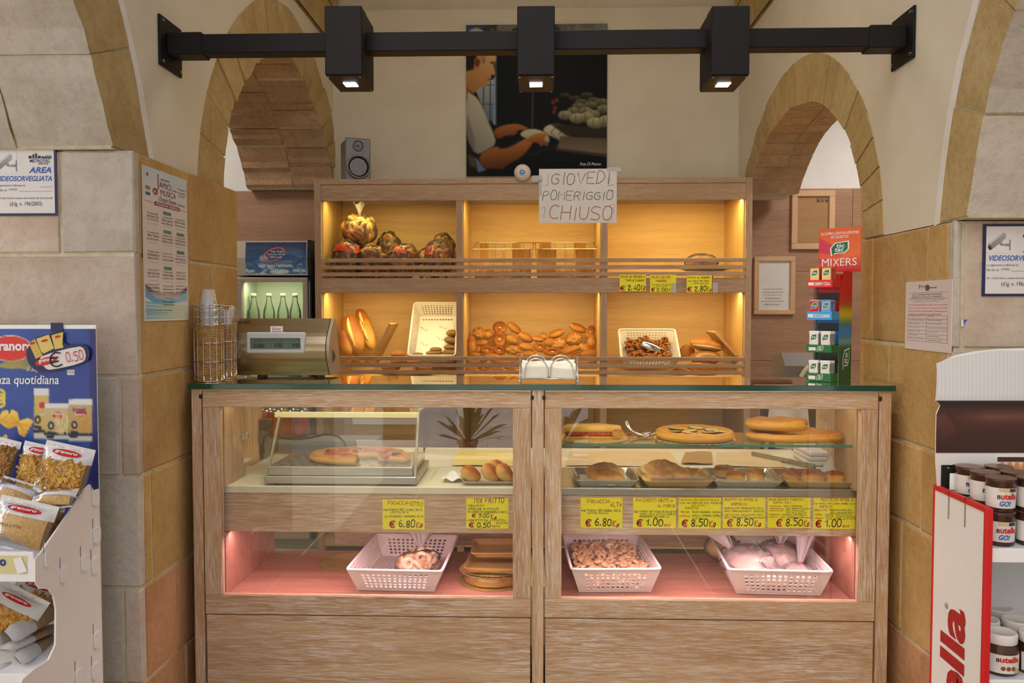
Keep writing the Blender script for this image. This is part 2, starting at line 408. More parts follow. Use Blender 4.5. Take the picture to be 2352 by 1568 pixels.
def frame_px(x0, y0, x1, y1, Y):   # pixel box on the plane y=Y -> lower-left corner, axes, width, height
    a = W(x0, y1, Y); b = W(x1, y1, Y); c = W(x0, y0, Y)
    return a, Vector((1, 0, 0)), Vector((0, 0, 1)), b.x - a.x, c.z - a.z
def text_px(parent, s, box, Y, m, bold=0.0, shear=0.0, lift=.0008, pen=None, name='lettering', spacing=1.0, **k):
    mb = MB(); sh = font_shape(s, bold, shear, spacing) if pen is None else pen_shape(s, pen, **k)
    p0, ux, uy, w, h = frame_px(*box, Y); put_shape(mb, sh, p0, ux, uy, w, h, lift)
    return obj(name, mb, m, parent)

class Paint:   # a small painted print: colours on the vertices of a flat grid
    def __init__(s, w, h, c):
        s.w, s.h = w, h; s.a = np.zeros((h, w, 3)); s.a[:] = np.array(c) / 255.0
        s.X, s.Y = np.meshgrid((np.arange(w) + .5) / w, (np.arange(h) + .5) / h)
    def mask(s, poly, ss=2):
        acc = np.zeros((s.h, s.w)); P = np.array(poly, float)
        for dy in range(ss):
            for dx in range(ss):
                X = s.X + ((dx + .5) / ss - .5) / s.w; Y = s.Y + ((dy + .5) / ss - .5) / s.h; ins = np.zeros(X.shape, bool)
                for i in range(len(P)):
                    x0, y0 = P[i]; x1, y1 = P[(i + 1) % len(P)]
                    if y0 == y1: continue
                    c = ((Y >= min(y0, y1)) & (Y < max(y0, y1))) & (X < x0 + (Y - y0) * (x1 - x0) / (y1 - y0)); ins ^= c
                acc += ins
        return acc / ss / ss
    def blur(s, m, n):
        for _ in range(n):
            p = np.pad(m, 1, mode='edge'); m = (p[1:-1, 1:-1] * 2 + p[:-2, 1:-1] + p[2:, 1:-1] + p[1:-1, :-2] + p[1:-1, 2:]) / 6
        return m
    def put(s, m, c, c2=None, ax=(0, 1), op=1.0):
        c = np.array(c) / 255.0
        if c2 is not None:
            t = np.clip(s.X * ax[0] + s.Y * ax[1], 0, 1)[..., None]
            if m.max() > 0:
                sel = m > .5
                if sel.any():
                    q = (s.X * ax[0] + s.Y * ax[1]); lo, hi = q[sel].min(), q[sel].max(); t = np.clip((q - lo) / max(1e-6, hi - lo), 0, 1)[..., None]
            c = c * (1 - t) + np.array(c2) / 255.0 * t
        s.a = s.a * (1 - m[..., None] * op) + c * (m[..., None] * op)
    def poly(s, pts, c, c2=None, soft=0, ax=(0, 1), op=1.0, sm=0):
        if sm: pts = [(p.x, p.y) for p in smoothline([Vector((a, b)) for a, b in pts], sm, True)]
        m = s.mask(pts); m = s.blur(m, soft) if soft else m; s.put(m, c, c2, ax, op)
    def ell(s, cx, cy, rx, ry, c, c2=None, soft=0, rot=0.0, ax=(0, 1), op=1.0):
        s.poly([(cx + math.cos(t) * rx * math.cos(rot) - math.sin(t) * ry * math.sin(rot), cy + math.cos(t) * rx * math.sin(rot) + math.sin(t) * ry * math.cos(rot)) for t in np.linspace(0, 2 * math.pi, 28)[:-1]], c, c2, soft, ax, op)
    def line(s, pts, w, c, soft=0, op=1.0):
        m = np.zeros((s.h, s.w)); asp = s.h / s.w
        for (x0, y0), (x1, y1) in zip(pts, pts[1:]):
            dx, dy = x1 - x0, (y1 - y0) * asp; L = dx * dx + dy * dy + 1e-12
            t = np.clip(((s.X - x0) * dx + (s.Y - y0) * asp * dy) / L, 0, 1)
            d = np.hypot(s.X - x0 - t * dx, (s.Y - y0) * asp - t * dy); m = np.maximum(m, np.clip((w / 2 - d) * s.w + .5, 0, 1))
        s.put(s.blur(m, soft) if soft else m, c, op=op)
    def fbm(s, sc, seed=0, oct=4):
        rg = np.random.RandomState(seed); out = np.zeros((s.h, s.w)); amp = 1.0; tot = 0
        for o in range(oct):
            n = int(sc * 2 ** o) + 2; g = rg.rand(n + 1, n + 1); x = s.X * (n - 1); y = s.Y * (n - 1); xi = x.astype(int); yi = y.astype(int); fx = x - xi; fy = y - yi
            fx = fx * fx * (3 - 2 * fx); fy = fy * fy * (3 - 2 * fy)
            out += amp * ((g[yi, xi] * (1 - fx) + g[yi, xi + 1] * fx) * (1 - fy) + (g[yi + 1, xi] * (1 - fx) + g[yi + 1, xi + 1] * fx) * fy); tot += amp; amp *= .5
        return out / tot
    def mesh(s, name, fn, mat, parent, mask=None, smooth=False):   # fn(u,v): u right 0..1, v down 0..1 -> world point
        off = origin_of(parent) if parent else Vector((0, 0, 0)); w, h = s.w, s.h
        vs = [tuple(Vector(fn(i / (w - 1), j / (h - 1))) - off) for j in range(h) for i in range(w)]
        fs = [(j * w + i, (j + 1) * w + i, (j + 1) * w + i + 1, j * w + i + 1) for j in range(h - 1) for i in range(w - 1) if mask is None or mask[j, i]]
        me = bpy.data.meshes.new(name); me.from_pydata(vs, [], fs)
        a = me.color_attributes.new('print', 'FLOAT_COLOR', 'POINT'); c = np.clip(s.a, 0, 1)
        c = np.where(c <= .04045, c / 12.92, ((c + .055) / 1.055) ** 2.4); rgba = np.ones((h * w, 4)); rgba[:, :3] = c.reshape(-1, 3)
        a.data.foreach_set('color', rgba.astype(np.float32).ravel()); me.materials.append(mat)
        if smooth: me.polygons.foreach_set('use_smooth', [True] * len(me.polygons))
        o = bpy.data.objects.new(name, me); COL.objects.link(o); o.parent = parent; return o
def printmat(name, rough=.4, glow=0.0, spec=.5):
    m, nt, p, o = newmat(name); a = nt.nodes.new('ShaderNodeVertexColor'); a.layer_name = 'print'
    nt.links.new(a.outputs[0], p.inputs['Base Color']); setp(p, rough=rough, spec=spec)
    if glow: nt.links.new(a.outputs[0], p.inputs['Emission Color']); p.inputs['Emission Strength'].default_value = glow
    return m
M['print'] = printmat('printed_sheet', .35)
M['print_dark'] = printmat('photo_panel', .5, spec=.12)
M['print_matt'] = printmat('matt_printed_sheet', .7, spec=.2)
# ------------------------------------------------------------------ SETTING
YP, YB = 2.576, 5.37           # front of the piers, back wall
XL, XR = -1.325, 1.28          # upper side walls
PXL, PXR = -1.268, 1.272       # inner faces of the piers
TL, TR = .57, .30              # thickness of the far arches
ZTL, ZTR = 1.957, 1.730        # pier tops
ZV = 3.13                      # springing of the vault
def jit_box(mb, x0, x1, y0, y1, z0, z1, c=.006, j=.0025):
    b = len(mb.v); mb.box(x0, x1, y0, y1, z0, z1, c)
    mb.v[b:] = [(p[0] + random.uniform(-j, j), p[1] + random.uniform(-j, j), p[2] + random.uniform(-j, j)) for p in mb.v[b:]]
    return mb
def block(parent, mats, *a, **k):
    return obj('stone_block', jit_box(MB(), *a, **k), mats, parent)

# floor and street
fl = struct('floor', MB().box(-3.6, 3.6, -2.35, 6.2, -.08, -.004), M['mortar'])
tm = MB().box(-.225, .225, -.225, .225, -.012, 0, .003); tme = None
for i in range(12):
    for j in range(14):
        x, y = -2.55 + i * .46, -1.9 + j * .46
        if tme is None:
            o = obj('tile', tm, M['floor_tile'], fl); tme = o.data
        else:
            o = bpy.data.objects.new('tile', tme); COL.objects.link(o); o.parent = fl
        o.location = (x, y, 0)
st = struct('floor_street', MB().box(-9, 9, -9.5, -2.36, -.2, -.10), M['mortar'])
M['paving'] = stone('street_paving', C(188, 188, 190), C(202, 202, 204), C(212, 212, 214), .3, tint=.12)
pme = {}
y = -9.4; r = 0
while y < -2.5:
    x = -5.0 + (r % 2) * .3
    while x < 5:
        w = random.choice((.5, .62, .78))
        if w not in pme:
            o = obj('paving_stone', MB().box(0, w - .015, 0, .385, -.14, -.09, .01), M['paving'], st); pme[w] = o.data
        else:
            o = bpy.data.objects.new('paving_stone', pme[w]); COL.objects.link(o); o.parent = st
        o.location = (x, y, random.uniform(-.004, .004)); x += w
    y += .4; r += 1
hs = struct('wall_street', MB().box(-9, 9, -9.9, -9.5, -.2, 6.5), M['white_plaster'])
for x in (-5, -1.6, 2.2, 5.4):
    fr = obj('window_frame', MB().box(x - .55, x + .55, -9.52, -9.46, 2.4, 4.2, .02), M['oak_z'], hs)
    obj('pane', MB().box(x - .45, x + .45, -9.46, -9.45, 2.5, 4.1), M['dark'], fr)
# entrance wall behind the camera: doorway, and openings added above sills for sky light
ew = MB()
for x0, x1, z0, z1 in ((-3.6, -1.2, 0, .55), (.5, 3.6, 0, .55), (-1.35, -1.15, .55, 2.7), (.45, .65, .55, 2.7), (-3.6, -3.3, .55, 2.7), (3.3, 3.6, .55, 2.7), (-3.6, 3.6, 2.7, 2.95), (-3.6, -2.9, 2.95, 4.6), (2.9, 3.6, 2.95, 4.6)):
    ew.box(x0, x1, -2.35, -2.15, z0, z1)
struct('wall_front', ew, M['stone_ochre'])

# ---------------- arches of the side walls (profile measured along the wall: y, z)
def arch_pts(raw, X): return [(p.y, p.z) for p in (WX(a, b, X) for a, b in raw)]
def resample(pts, n):
    P = [Vector(p) for p in pts]; L = [0.0]
    for a, b in zip(P, P[1:]): L.append(L[-1] + (b - a).length)
    out = []
    for k in range(n + 1):
        t = L[-1] * k / n; i = 0
        while i < len(P) - 2 and L[i + 1] < t: i += 1
        f = (t - L[i]) / max(1e-9, L[i + 1] - L[i]); out.append(P[i].lerp(P[i + 1], f))
    return out
def sym(pts, apex_y, z0=None):   # near half (springing -> apex) to whole curve
    half = list(pts); return half + [(2 * apex_y - y, z) for y, z in half[::-1][1:]]
# far left arch
outL = smoothline([V(3.20, 1.957), V(3.215, 2.06), V(3.25, 2.2), V(3.325, 2.36), V(3.43, 2.51), V(3.56, 2.66), V(3.72, 2.79), V(3.92, 2.92), V(4.15, 3.01), V(4.45, 3.05)], 1)
outL = sym([(p.x, p.y) for p in outL], 4.45)
inL = smoothline([V(3.475, 1.957), V(3.485, 2.05), V(3.515, 2.2), V(3.60, 2.34), V(3.71, 2.47), V(3.90, 2.61), V(4.12, 2.73), V(4.45, 2.815)], 1)
inL = sym([(p.x, p.y) for p in inL], 4.45)
outR = smoothline([V(3.11, 1.73), V(3.145, 1.95), V(3.20, 2.06), V(3.27, 2.20), V(3.37, 2.32), V(3.53, 2.46), V(3.70, 2.56), V(3.86, 2.63), V(4.05, 2.67), V(4.25, 2.685)], 1)
outR = sym([(p.x, p.y) for p in outR], 4.25)
inR = smoothline([V(3.31, 1.73), V(3.335, 1.93), V(3.39, 2.04), V(3.45, 2.13), V(3.54, 2.22), V(3.66, 2.30), V(3.80, 2.38), V(3.95, 2.43), V(4.28, 2.475)], 1)
inR = sym([(p.x, p.y) for p in inR], 4.28)
# near arches: springing at the front of the pier, rising towards the camera
outL = [p for p in outL if p[0] < 4.45 or p[1] > 2.2]; inL = [p for p in inL if p[0] < 4.45 or p[1] > 2.2]
outR = [p for p in outR if p[0] < 4.25 or p[1] > 2.15]; inR = [p for p in inR if p[0] < 4.28 or p[1] > 2.15]
outNL = [(2.80, 1.957), (2.765, 2.06), (2.72, 2.2), (2.655, 2.34), (2.585, 2.46), (2.48, 2.60), (2.33, 2.74), (2.14, 2.86), (1.9, 2.95), (1.65, 2.98)]
inNL = [(2.555, 1.957), (2.525, 2.03), (2.48, 2.12), (2.425, 2.235), (2.355, 2.33), (2.26, 2.44), (2.14, 2.54), (1.98, 2.63), (1.82, 2.69), (1.65, 2.715)]
outNL = sym(outNL, 1.65); inNL = sym(inNL, 1.65)
outNR = [(2.685, 1.73), (2.665, 1.86), (2.625, 2.03), (2.565, 2.19), (2.48, 2.34), (2.37, 2.48), (2.22, 2.60), (2.05, 2.69), (1.85, 2.75), (1.65, 2.77)]
inNR = [(2.515, 1.73), (2.49, 1.86), (2.445, 2.0), (2.385, 2.13), (2.30, 2.25), (2.19, 2.36), (2.06, 2.45), (1.9, 2.52), (1.78, 2.55), (1.65, 2.56)]
outNR = sym(outNR, 1.65); inNR = sym(inNR, 1.65)

def zat(curve, y):   # height of an arch curve above y, None outside
    ys = [p[0] for p in curve]
    if y < min(ys) or y > max(ys): return None
    best = None
    for a, b in zip(curve, curve[1:]):
        if min(a[0], b[0]) <= y <= max(a[0], b[0]) and abs(a[0] - b[0]) > 1e-9:
            z = a[1] + (b[1] - a[1]) * (y - a[0]) / (b[0] - a[0]); best = z if best is None else max(best, z)
    return best
def side_wall(name, X, sgn, far_out, near_out, zt, T):
    mb = MB(); ys = sorted(set([-1.2, .3, 2.3, YP, 3.0, YB] + [p[0] for p in far_out] + [p[0] for p in near_out])); ys = [y for y in ys if y <= YB]
    def low(y, e):
        for c in (far_out, near_out):
            z = zat(c, y + e)
            if z is not None: return z
        if y + e > 4.5: return 2.2 if X < 0 else 2.15
        return zt if y + e > .6 else 0.0
    for a, b in zip(ys, ys[1:]):
        za, zb = low(a, 1e-5), low(b, -1e-5)
        p = [(X, a, za), (X, b, zb), (X, b, ZV + .02), (X, a, ZV + .02)]; q = [(X + sgn * T, y, z) for _, y, z in p]
        mb.hexa([p[0], p[1], q[1], q[0], p[3], p[2], q[2], q[3]])
    return struct(name, mb, M['plaster'])
wl = side_wall('wall_left', XL, -1, outL, outNL, ZTL, .28)
wr = side_wall('wall_right', XR, 1, outR, outNR, ZTR, .28)
def ring(parent, X, sgn, inn, out, n, T, mring, msoff, gap=.004, d1=.16, rough=0.0, split=2):
    I = resample(inn, n * 4); O = resample(out, n * 4)
    # mortar core, a little behind the stone faces
    core = MB()
    for k in range(n * 4):
        a, b, c, d = I[k], I[k + 1], O[k + 1], O[k]
        q = [a.lerp(d, .03), b.lerp(c, .03), c, d]
        p = [(X + sgn * .004, v.x, v.y) for v in q]; r = [(X + sgn * (T - .004), v.x, v.y) for v in q]
        core.hexa([p[0], p[1], r[1], r[0], p[3], p[2], r[2], r[3]])
    obj('mortar_core', core, M['mortar'], parent)
    for k in range(n):
        cuts = [0.0, d1] + [d1 + (T - d1) * (i + 1) / split + (random.uniform(-.05, .05) if i < split - 1 else 0) for i in range(split)]
        for s_i, (x0, x1) in enumerate(zip(cuts, cuts[1:])):
            mb = MB(); segs = 4 if s_i == 0 else 4
            nn = 4; pr = random.uniform(-.004, .004) * (1 + rough)
            loop = []
            for q in range(nn + 1):
                t = k * 4 + q; a, d = I[t], O[t]
                if q == 0: a2, d2 = I[t + 1], O[t + 1]; a = a.lerp(a2, gap * 4); d = d.lerp(d2, gap * 4)
                if q == nn: a2, d2 = I[t - 1], O[t - 1]; a = a.lerp(a2, gap * 4); d = d.lerp(d2, gap * 4)
                if s_i > 0: d = a.lerp(d, .45)
                if rough: a = a + Vector((random.uniform(-1, 1), random.uniform(-1, 1))) * .008 * rough
                loop.append((a, d))
            fx = X + sgn * (x0 + (.0 if s_i == 0 else .004)) - (sgn * (.004 + pr) if s_i == 0 else 0); bx = X + sgn * (x1 - .003)
            vs = []
            for a, d in loop: vs += [(fx, a.x, a.y), (fx, d.x, d.y), (bx, d.x, d.y), (bx, a.x, a.y)]
            fs = [(0, 1, 2, 3), tuple(4 * nn + i for i in (3, 2, 1, 0))]
            for q in range(nn):
                for e in range(4): fs.append((4 * q + e, 4 * (q + 1) + e, 4 * (q + 1) + (e + 1) % 4, 4 * q + (e + 1) % 4))
            mb.add(vs, fs); mb.m = [0] * len(mb.f)
            # underside gets the soffit stone
            for fi in range(2, len(fs)):
                if (fi - 2) % 4 == 3: mb.m[fi] = 1
            obj('stone_block', mb, [mring, msoff], parent)
ring(wl, XL, -1, inL, outL, 17, TL, M['stone_ring'], M['stone_soffit'], gap=.016, rough=1.0, d1=.26, split=1)
ring(wr, XR, 1, inR, outR, 21, TR, M['stone_ring'], M['stone_soffit'], gap=.03, d1=.17, split=1)
ring(wl, XL, -1, inNL, outNL, 9, .62, M['stone_ring'], M['stone_light'], gap=.012, rough=.8, d1=.30, split=1)
ring(wr, XR, 1, inNR, outNR, 9, .62, M['stone_ring'], M['stone_light'], gap=.012, rough=.8, d1=.30, split=1)
# painted white edge along the near arches
for X, sg, c in ((XL, 1, outNL), (XR, -1, outNR)):
    P = resample(c, 40); mb = MB()
    for a, b in zip(P, P[1:]):
        m = Vector((1.65, 2.0)); na = (a - m).normalized() * .032; nb = (b - m).normalized() * .032
        mb.hexa([(X, a.x, a.y), (X, b.x, b.y), (X, (b + nb).x, (b + nb).y), (X, (a + na).x, (a + na).y)] + [(X + sg * .006, v.x, v.y) for v in (a, b, b + nb, a + na)])
    obj('painted_edge', mb, M['trim_white'], wl if X < 0 else wr)

# ---------------- piers built of squared tufa blocks
def pier(name, X, sgn, ztop, zs, cuts_front, cuts_side, yend):
    XO = X + sgn * .95
    core = MB().box(X + sgn * .006, XO, YP + .006, yend, 0, ztop - .004)
    pr = struct(name, core, M['mortar'])
    zz = [ztop] + zs + [0.0]
    for k, (z1, z0) in enumerate(zip(zz, zz[1:])):
        cf = [0.0] + cuts_front[k % len(cuts_front)] + [.95]; cs = cuts_side[k % len(cuts_side)]
        for i, (a, b) in enumerate(zip(cf, cf[1:])):
            x0, x1 = X + sgn * (a + (.004 if i else 0)), X + sgn * (b - .004)
            ylen = .10
            mt = [M['stone_light'], M['stone_pink'], M['stone_pink'], M['stone_light'], M['stone_pink'], M['stone_light']][(k * 2 + i) % 6]
            o = block(pr, mt, x0, x1, YP, YP + (.06 if i else .035), z0 + .004, z1 - .004)
        ys = [YP + .037] + cs + [yend]
        for a, b in zip(ys, ys[1:]):
            block(pr, M['stone_ochre'] if k < 4 else M['stone_ochre_pink'], X, X + sgn * .08, a + .003, b - .003, z0 + .004, z1 - .004)
    return pr
pl = pier('pillar_left', PXL, -1, ZTL, [1.63, 1.244, .925, .563, .25], [[.235], [.55], [.06, .40], [.5], [.06, .5]], [[WX(433, 400, PXL).y], [WX(487, 700, PXL).y], [3.2], [YP + .09, 3.1], [WX(408, 1400, PXL).y], [2.9]], 3.475)
pr_ = pier('pillar_right', PXR, 1, ZTR, [1.335, 1.0, .72, .33], [[.03, .5], [.35], [.5], [.2]], [[WX(2131, 600, PXR).y, WX(2005, 600, PXR).y], [WX(2042, 850, PXR).y], [WX(2113, 1100, PXR).y], [2.9]], 3.31)

# ---------------- back wall, vault, ceilings
bw = struct('wall_back', MB().box(XL - .02, XR + .02, YB, YB + .15, 0, 3.375).box(XL - .02, XR + .02, YB + .06, YB + .15, 3.375, 5.2), M['plaster'])
# pointed barrel vault of squared stones, from the near bay to the back wall
half = (XR - XL) / 2; xm = (XR + XL) / 2
def vpt(t):   # t 0..1 from left springing to right springing
    a = math.pi * t; x = xm - half * math.cos(a); z = ZV + 1.35 * math.sin(a) ** .85; return x, z
ce = MB(); N = 24
for i in range(N):
    (xa, za), (xb, zb) = vpt(i / N), vpt((i + 1) / N)
    ce.hexa([(xa, 2.2, za), (xb, 2.2, zb), (xb, YB + .1, zb), (xa, YB + .1, za), (xa, 2.2, za + .25), (xb, 2.2, zb + .25), (xb, YB + .1, zb + .25), (xa, YB + .1, za + .25)])
cg = struct('ceiling', ce, M['stone_ring'])
for side in (0, 1):
    for i in range(3):
        for j in range(6):
            y0 = 2.22 + j * .525 + (i % 2) * .2; y1 = min(YB - .01, y0 + .515)
            t0, t1 = (i * .04 + .001, (i + 1) * .04 - .001); 
            if side: t0, t1 = 1 - t1, 1 - t0
            (xa, za), (xb, zb) = vpt(t0), vpt(t1); mx, mz = (xm - (xa + xb) / 2), .3; L = math.hypot(mx, mz); ix, iz = mx / L * .02, -.002
            mb = MB().hexa([(xa + ix, y0, za), (xb + ix, y0, zb + iz), (xb + ix, y1, zb + iz), (xa + ix, y1, za), (xa, y0, za + .05), (xb, y0, zb + .05), (xb, y1, zb + .05), (xa, y1, za + .05)])
            obj('stone_block', mb, M['stone_ring'], cg)
# side rooms: oak panelling below, white wall above
ZW = 2.235
for nm, x0, x1, yb in (('left', -3.5, XL - .02, 5.46), ('right', XR + .02, 3.5, 5.46)):
    w = struct('wall_side_' + nm, MB().box(x0, x1, yb, yb + .1, 0, 3.4), M['white_plaster'])
    nb = 3; ww = (x1 - x0) / nb
    cutz = [0, .62, 1.12, 1.70, ZW]
    for z0, z1 in zip(cutz, cutz[1:]):
        for i in range(nb):
            obj('panel', MB().box(x0 + ww * i + .001, x0 + ww * (i + 1) - .001, yb - .02, yb + .001, z0 + .001, z1 - .001, .0015), M['panel'], w)
    xo = x0 if nm == 'left' else x1
    struct('wall_outer_' + nm, MB().box(xo - .05, xo + .05, 2.5, yb, 0, 3.4), M['white_plaster'])
    struct('ceiling_side_' + nm, MB().box(x0, x1, 2.5, yb, 3.3, 3.4), M['white_plaster'])
    struct('wall_near_' + nm, MB().box(*((x0, -2.2) if nm == 'left' else (2.2, x1)), 2.5, 2.6, 0, 3.4), M['white_plaster'])
# outer walls of the near bay
struct('wall_porch_left', MB().box(-3.6, -3.5, -2.2, 2.55, 0, 3.2), M['white_plaster'])
struct('wall_porch_right', MB().box(3.5, 3.6, -2.2, 2.55, 0, 1.40).box(3.5, 3.6, -2.2, 2.55, 2.35, 3.2).box(3.5, 3.6, -.65, 2.55, 1.4, 2.35), M['white_plaster'])
# ------------------------------------------------------------------ DISPLAY COUNTER
YC = 2.90
def pxbox(mb, x0, y0, x1, y1, Y0, Y1, c=.0015):
    a = W(x0, y0, Y0); b = W(x1, y1, Y0); mb.box(a.x, b.x, Y0, Y1, b.z, a.z, c); return mb
def xat(px, py, Y): return W(px, py, Y).x
def zat_px(py, Y, px=1235): return W(px, py, Y).z
zGT, zGB = zat_px(883, 2.885), zat_px(896, 2.885)
zRT, zRB = zat_px(898, YC), zat_px(937, YC)
zW0, zW1 = zat_px(1374, YC), zat_px(1418, YC)
xo0, xs0, xw0, xw1, xd0 = [xat(p, 1150, YC) for p in (444, 467, 507, 1178, 1221)]
xp1, xw2, xw3, xd1, xo1 = [xat(p, 1150, YC) for p in (1250, 1290, 1975, 2015, 2043)]
zD1 = W(1000, 1118, 2.96).z; zD0 = zD1 - .026; zF0 = W(1000, 1223, 2.97).z; zFL = zat_px(1371, 2.95)
ctr = thing('display_counter', 'long limed oak bakery counter with two glazed cases and a green glass top', 'counter', (0, 3.2, 0))
def part(name, mb, m, parent=ctr, **k): return obj(name, mb, m, parent, **k)
part('side_panel', MB().box(xo0, xs0 - .001, YC - .005, 3.55, 0, zGB - .001, .002), M['oak_z'])
part('side_panel', MB().box(xd1 + .001, xo1, YC - .005, 3.55, 0, zGB - .001, .002), M['oak_z'])
part('center_post', MB().box(xd0 + .002, xp1 - .002, YC - .005, 3.50, 0, zGB - .001, .002), M['oak_z'])
for x0, x1, w0, w1 in ((xs0, xd0, xw0, xw1), (xp1, xd1, xw2, xw3)):
    dr = part('door', MB().box(x0 + .002, x1 - .002, YC, YC + .03, zRB, zRT, .0015), M['oak_x'])
    obj('stile', MB().box(x0 + .002, w0, YC, YC + .03, zW0, zRB - .0006, .0015), M['oak_z'], dr)
    obj('stile', MB().box(w1, x1 - .002, YC, YC + .03, zW0, zRB - .0006, .0015), M['oak_z'], dr)
    obj('bottom_rail', MB().box(x0 + .002, x1 - .002, YC, YC + .03, zW1, zW0 - .0006, .0015), M['oak_x'], dr)
    obj('glass_pane', MB().box(w0, w1, YC + .012, YC + .016, zW0, zRB), M['case_glass'], dr)
    part('front_panel', MB().box(x0 + .004, x1 - .004, YC + .002, YC + .03, .06, zW1 - .004, .002), M['oak_x'])
    for hx in (x0 - .002 if x0 < 0 else x0 - .002, x1 + .002):
        part('hinge_pin', MB().lathe([(.003, 0), (.0055, .004), (.0055, .012), (.003, .016)], (hx, YC - .006, zRT - .03), 10), M['black'])
    part('fascia', MB().box(x0 + .01, x1 - .01, 2.965, 2.985, zF0, zD0 - .001, .0015), M['oak_x'])
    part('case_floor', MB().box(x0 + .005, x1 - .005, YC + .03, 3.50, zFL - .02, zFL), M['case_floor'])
for xa, xb_ in ((xs0 + .0005, xw0 + .003), (xw3 - .003, xd1 - .0005)):
    part('inner_panel', MB().box(xa, xb_, 2.935, 3.15, zD1 + .0005, zRB + .03, .001), M['shelf_z'])
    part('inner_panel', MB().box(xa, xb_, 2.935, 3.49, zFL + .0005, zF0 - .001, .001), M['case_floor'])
part('plinth', MB().box(xs0, xd1, YC + .05, 3.4, 0, .055), M['dark'])
M['deck_white'] = flat('white_laminate', C(226, 218, 190), .35)
part('deck', MB().box(xs0, xd0, 2.957, 3.34, zD0, zD1, .002), M['deck_white'])
part('deck', MB().box(xp1, xd1, 2.957, 3.34, zD0, zD1, .002), M['steel'], label='steel deck under the pastry trays')
part('worktop', MB().box(xs0 + .02, xd1 - .02, 3.345, 3.82, zD0, zD1 - .002, .002), M['deck_white'])
part('worktop_support', MB().box(xs0 + .3, xd1 - .3, 3.60, 3.62, zFL, zD0), M['oak_x'])
gl = part('glass_top', MB().box(xo0 - .008, xo1 + .008, 2.8875, 3.235, zGB, zGT), M['green_glass'])
obj('polished_edge', MB().box(xo0 - .009, xo1 + .009, 2.884, 2.887, zGB, zGT, .001), M['glass_edge'], gl)
obj('polished_edge', MB().box(xo0 - .009, xo1 + .009, 3.2355, 3.238, zGB, zGT, .001), M['glass_edge'], gl)
zS = W(1640, 1020, 2.97).z
gs = part('glass_shelf', MB().box(xp1 + .015, xd1 - .035, 2.972, 3.26, zS - .010, zS), M['glass'])
obj('polished_edge', MB().box(xp1 + .015, xd1 - .035, 2.969, 2.9715, zS - .010, zS), M['shelf_glass_edge'], gs)

# ------------------------------------------------------------------ BREAD SHELVES
YS = 4.81
xl0, xl1, xr0, xr1 = [xat(p, 600, YS) for p in (723, 738, 1712, 1727)]
d1a, d1b, d2a, d2b = [xat(p, 600, YS) for p in (1048, 1063, 1380, 1395)]
zst = zat_px(409, YS); zsl = zat_px(422, YS); zft = zat_px(459, YS); zm1, zm0 = zat_px(638, YS), zat_px(672, YS); zlow = zat_px(868, YS)
shu = thing('bread_shelf_unit', 'tall limed oak shelf unit with slatted fronts, lit warm inside, against the back wall', 'shelf', (0, 5.1, 0))
def sp(name, mb, m, **k): return obj(name, mb, m, shu, **k)
sp('side_panel', MB().box(xl0, xl1, YS, YB - .005, 0, zst, .002), M['shelf_z'])
sp('side_panel', MB().box(xr0, xr1, YS, YB - .005, 0, zst, .002), M['shelf_z'])
sp('top_board', MB().box(xl1, xr0, YS - .002, YB - .005, zsl + .001, zst, .002), M['shelf_x'])
sp('top_fascia', MB().box(xl1, xr0, YS + .002, YS + .024, zft, zsl, .0015), M['shelf_x'])
sp('middle_fascia', MB().box(xl1, xr0, YS, YS + .022, zm0, zm1, .0015), M['shelf_x'])
for k, (pa, pb) in enumerate(((593, 602), (609, 618), (625, 634), (819, 828), (835, 843.5), (850.5, 859))):
    sp('slat', MB().box(xl1, xr0, YS - .006, YS + .008, zat_px(pb, YS), zat_px(pa, YS), .0012), M['shelf_x'])
for a, b in ((d1a, d1b), (d2a, d2b)):
    sp('divider', MB().box(a, b, YS + .004, YB - .03, 0, zst - .03, .0015), M['shelf_z'])
for a, b in ((xl1, d1a), (d1b, d2a), (d2b, xr0)):
    for z0, z1 in ((zm1 - .01, zft + .04), (zlow - .01, zm0 + .02), (.1, zlow - .03)):
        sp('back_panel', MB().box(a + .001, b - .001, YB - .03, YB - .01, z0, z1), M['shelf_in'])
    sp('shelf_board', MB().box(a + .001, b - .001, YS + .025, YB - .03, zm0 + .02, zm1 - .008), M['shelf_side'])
    # sloping bread board of the lower tier
    sp('bread_board', MB().hexa([(a + .001, YS + .01, zlow - .02), (b - .001, YS + .01, zlow - .02), (b - .001, YB - .03, zlow + .07), (a + .001, YB - .03, zlow + .07), (a + .001, YS + .01, zlow), (b - .001, YS + .01, zlow), (b - .001, YB - .03, zlow + .09), (a + .001, YB - .03, zlow + .09)]), M['shelf_side'])
    sp('base_board', MB().box(a + .001, b - .001, YS + .02, YB - .03, .05, .10), M['shelf_side'])
    for x, sg in ((a, 1), (b, -1)):
        for z0, z1 in ((zm1 - .008, zft + .03), (zlow - .02, zm0 + .02)):
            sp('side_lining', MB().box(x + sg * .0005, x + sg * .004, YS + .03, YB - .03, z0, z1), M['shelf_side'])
def slopez(y): return zlow + .09 * (y - YS - .01) / (YB - .04 - YS)

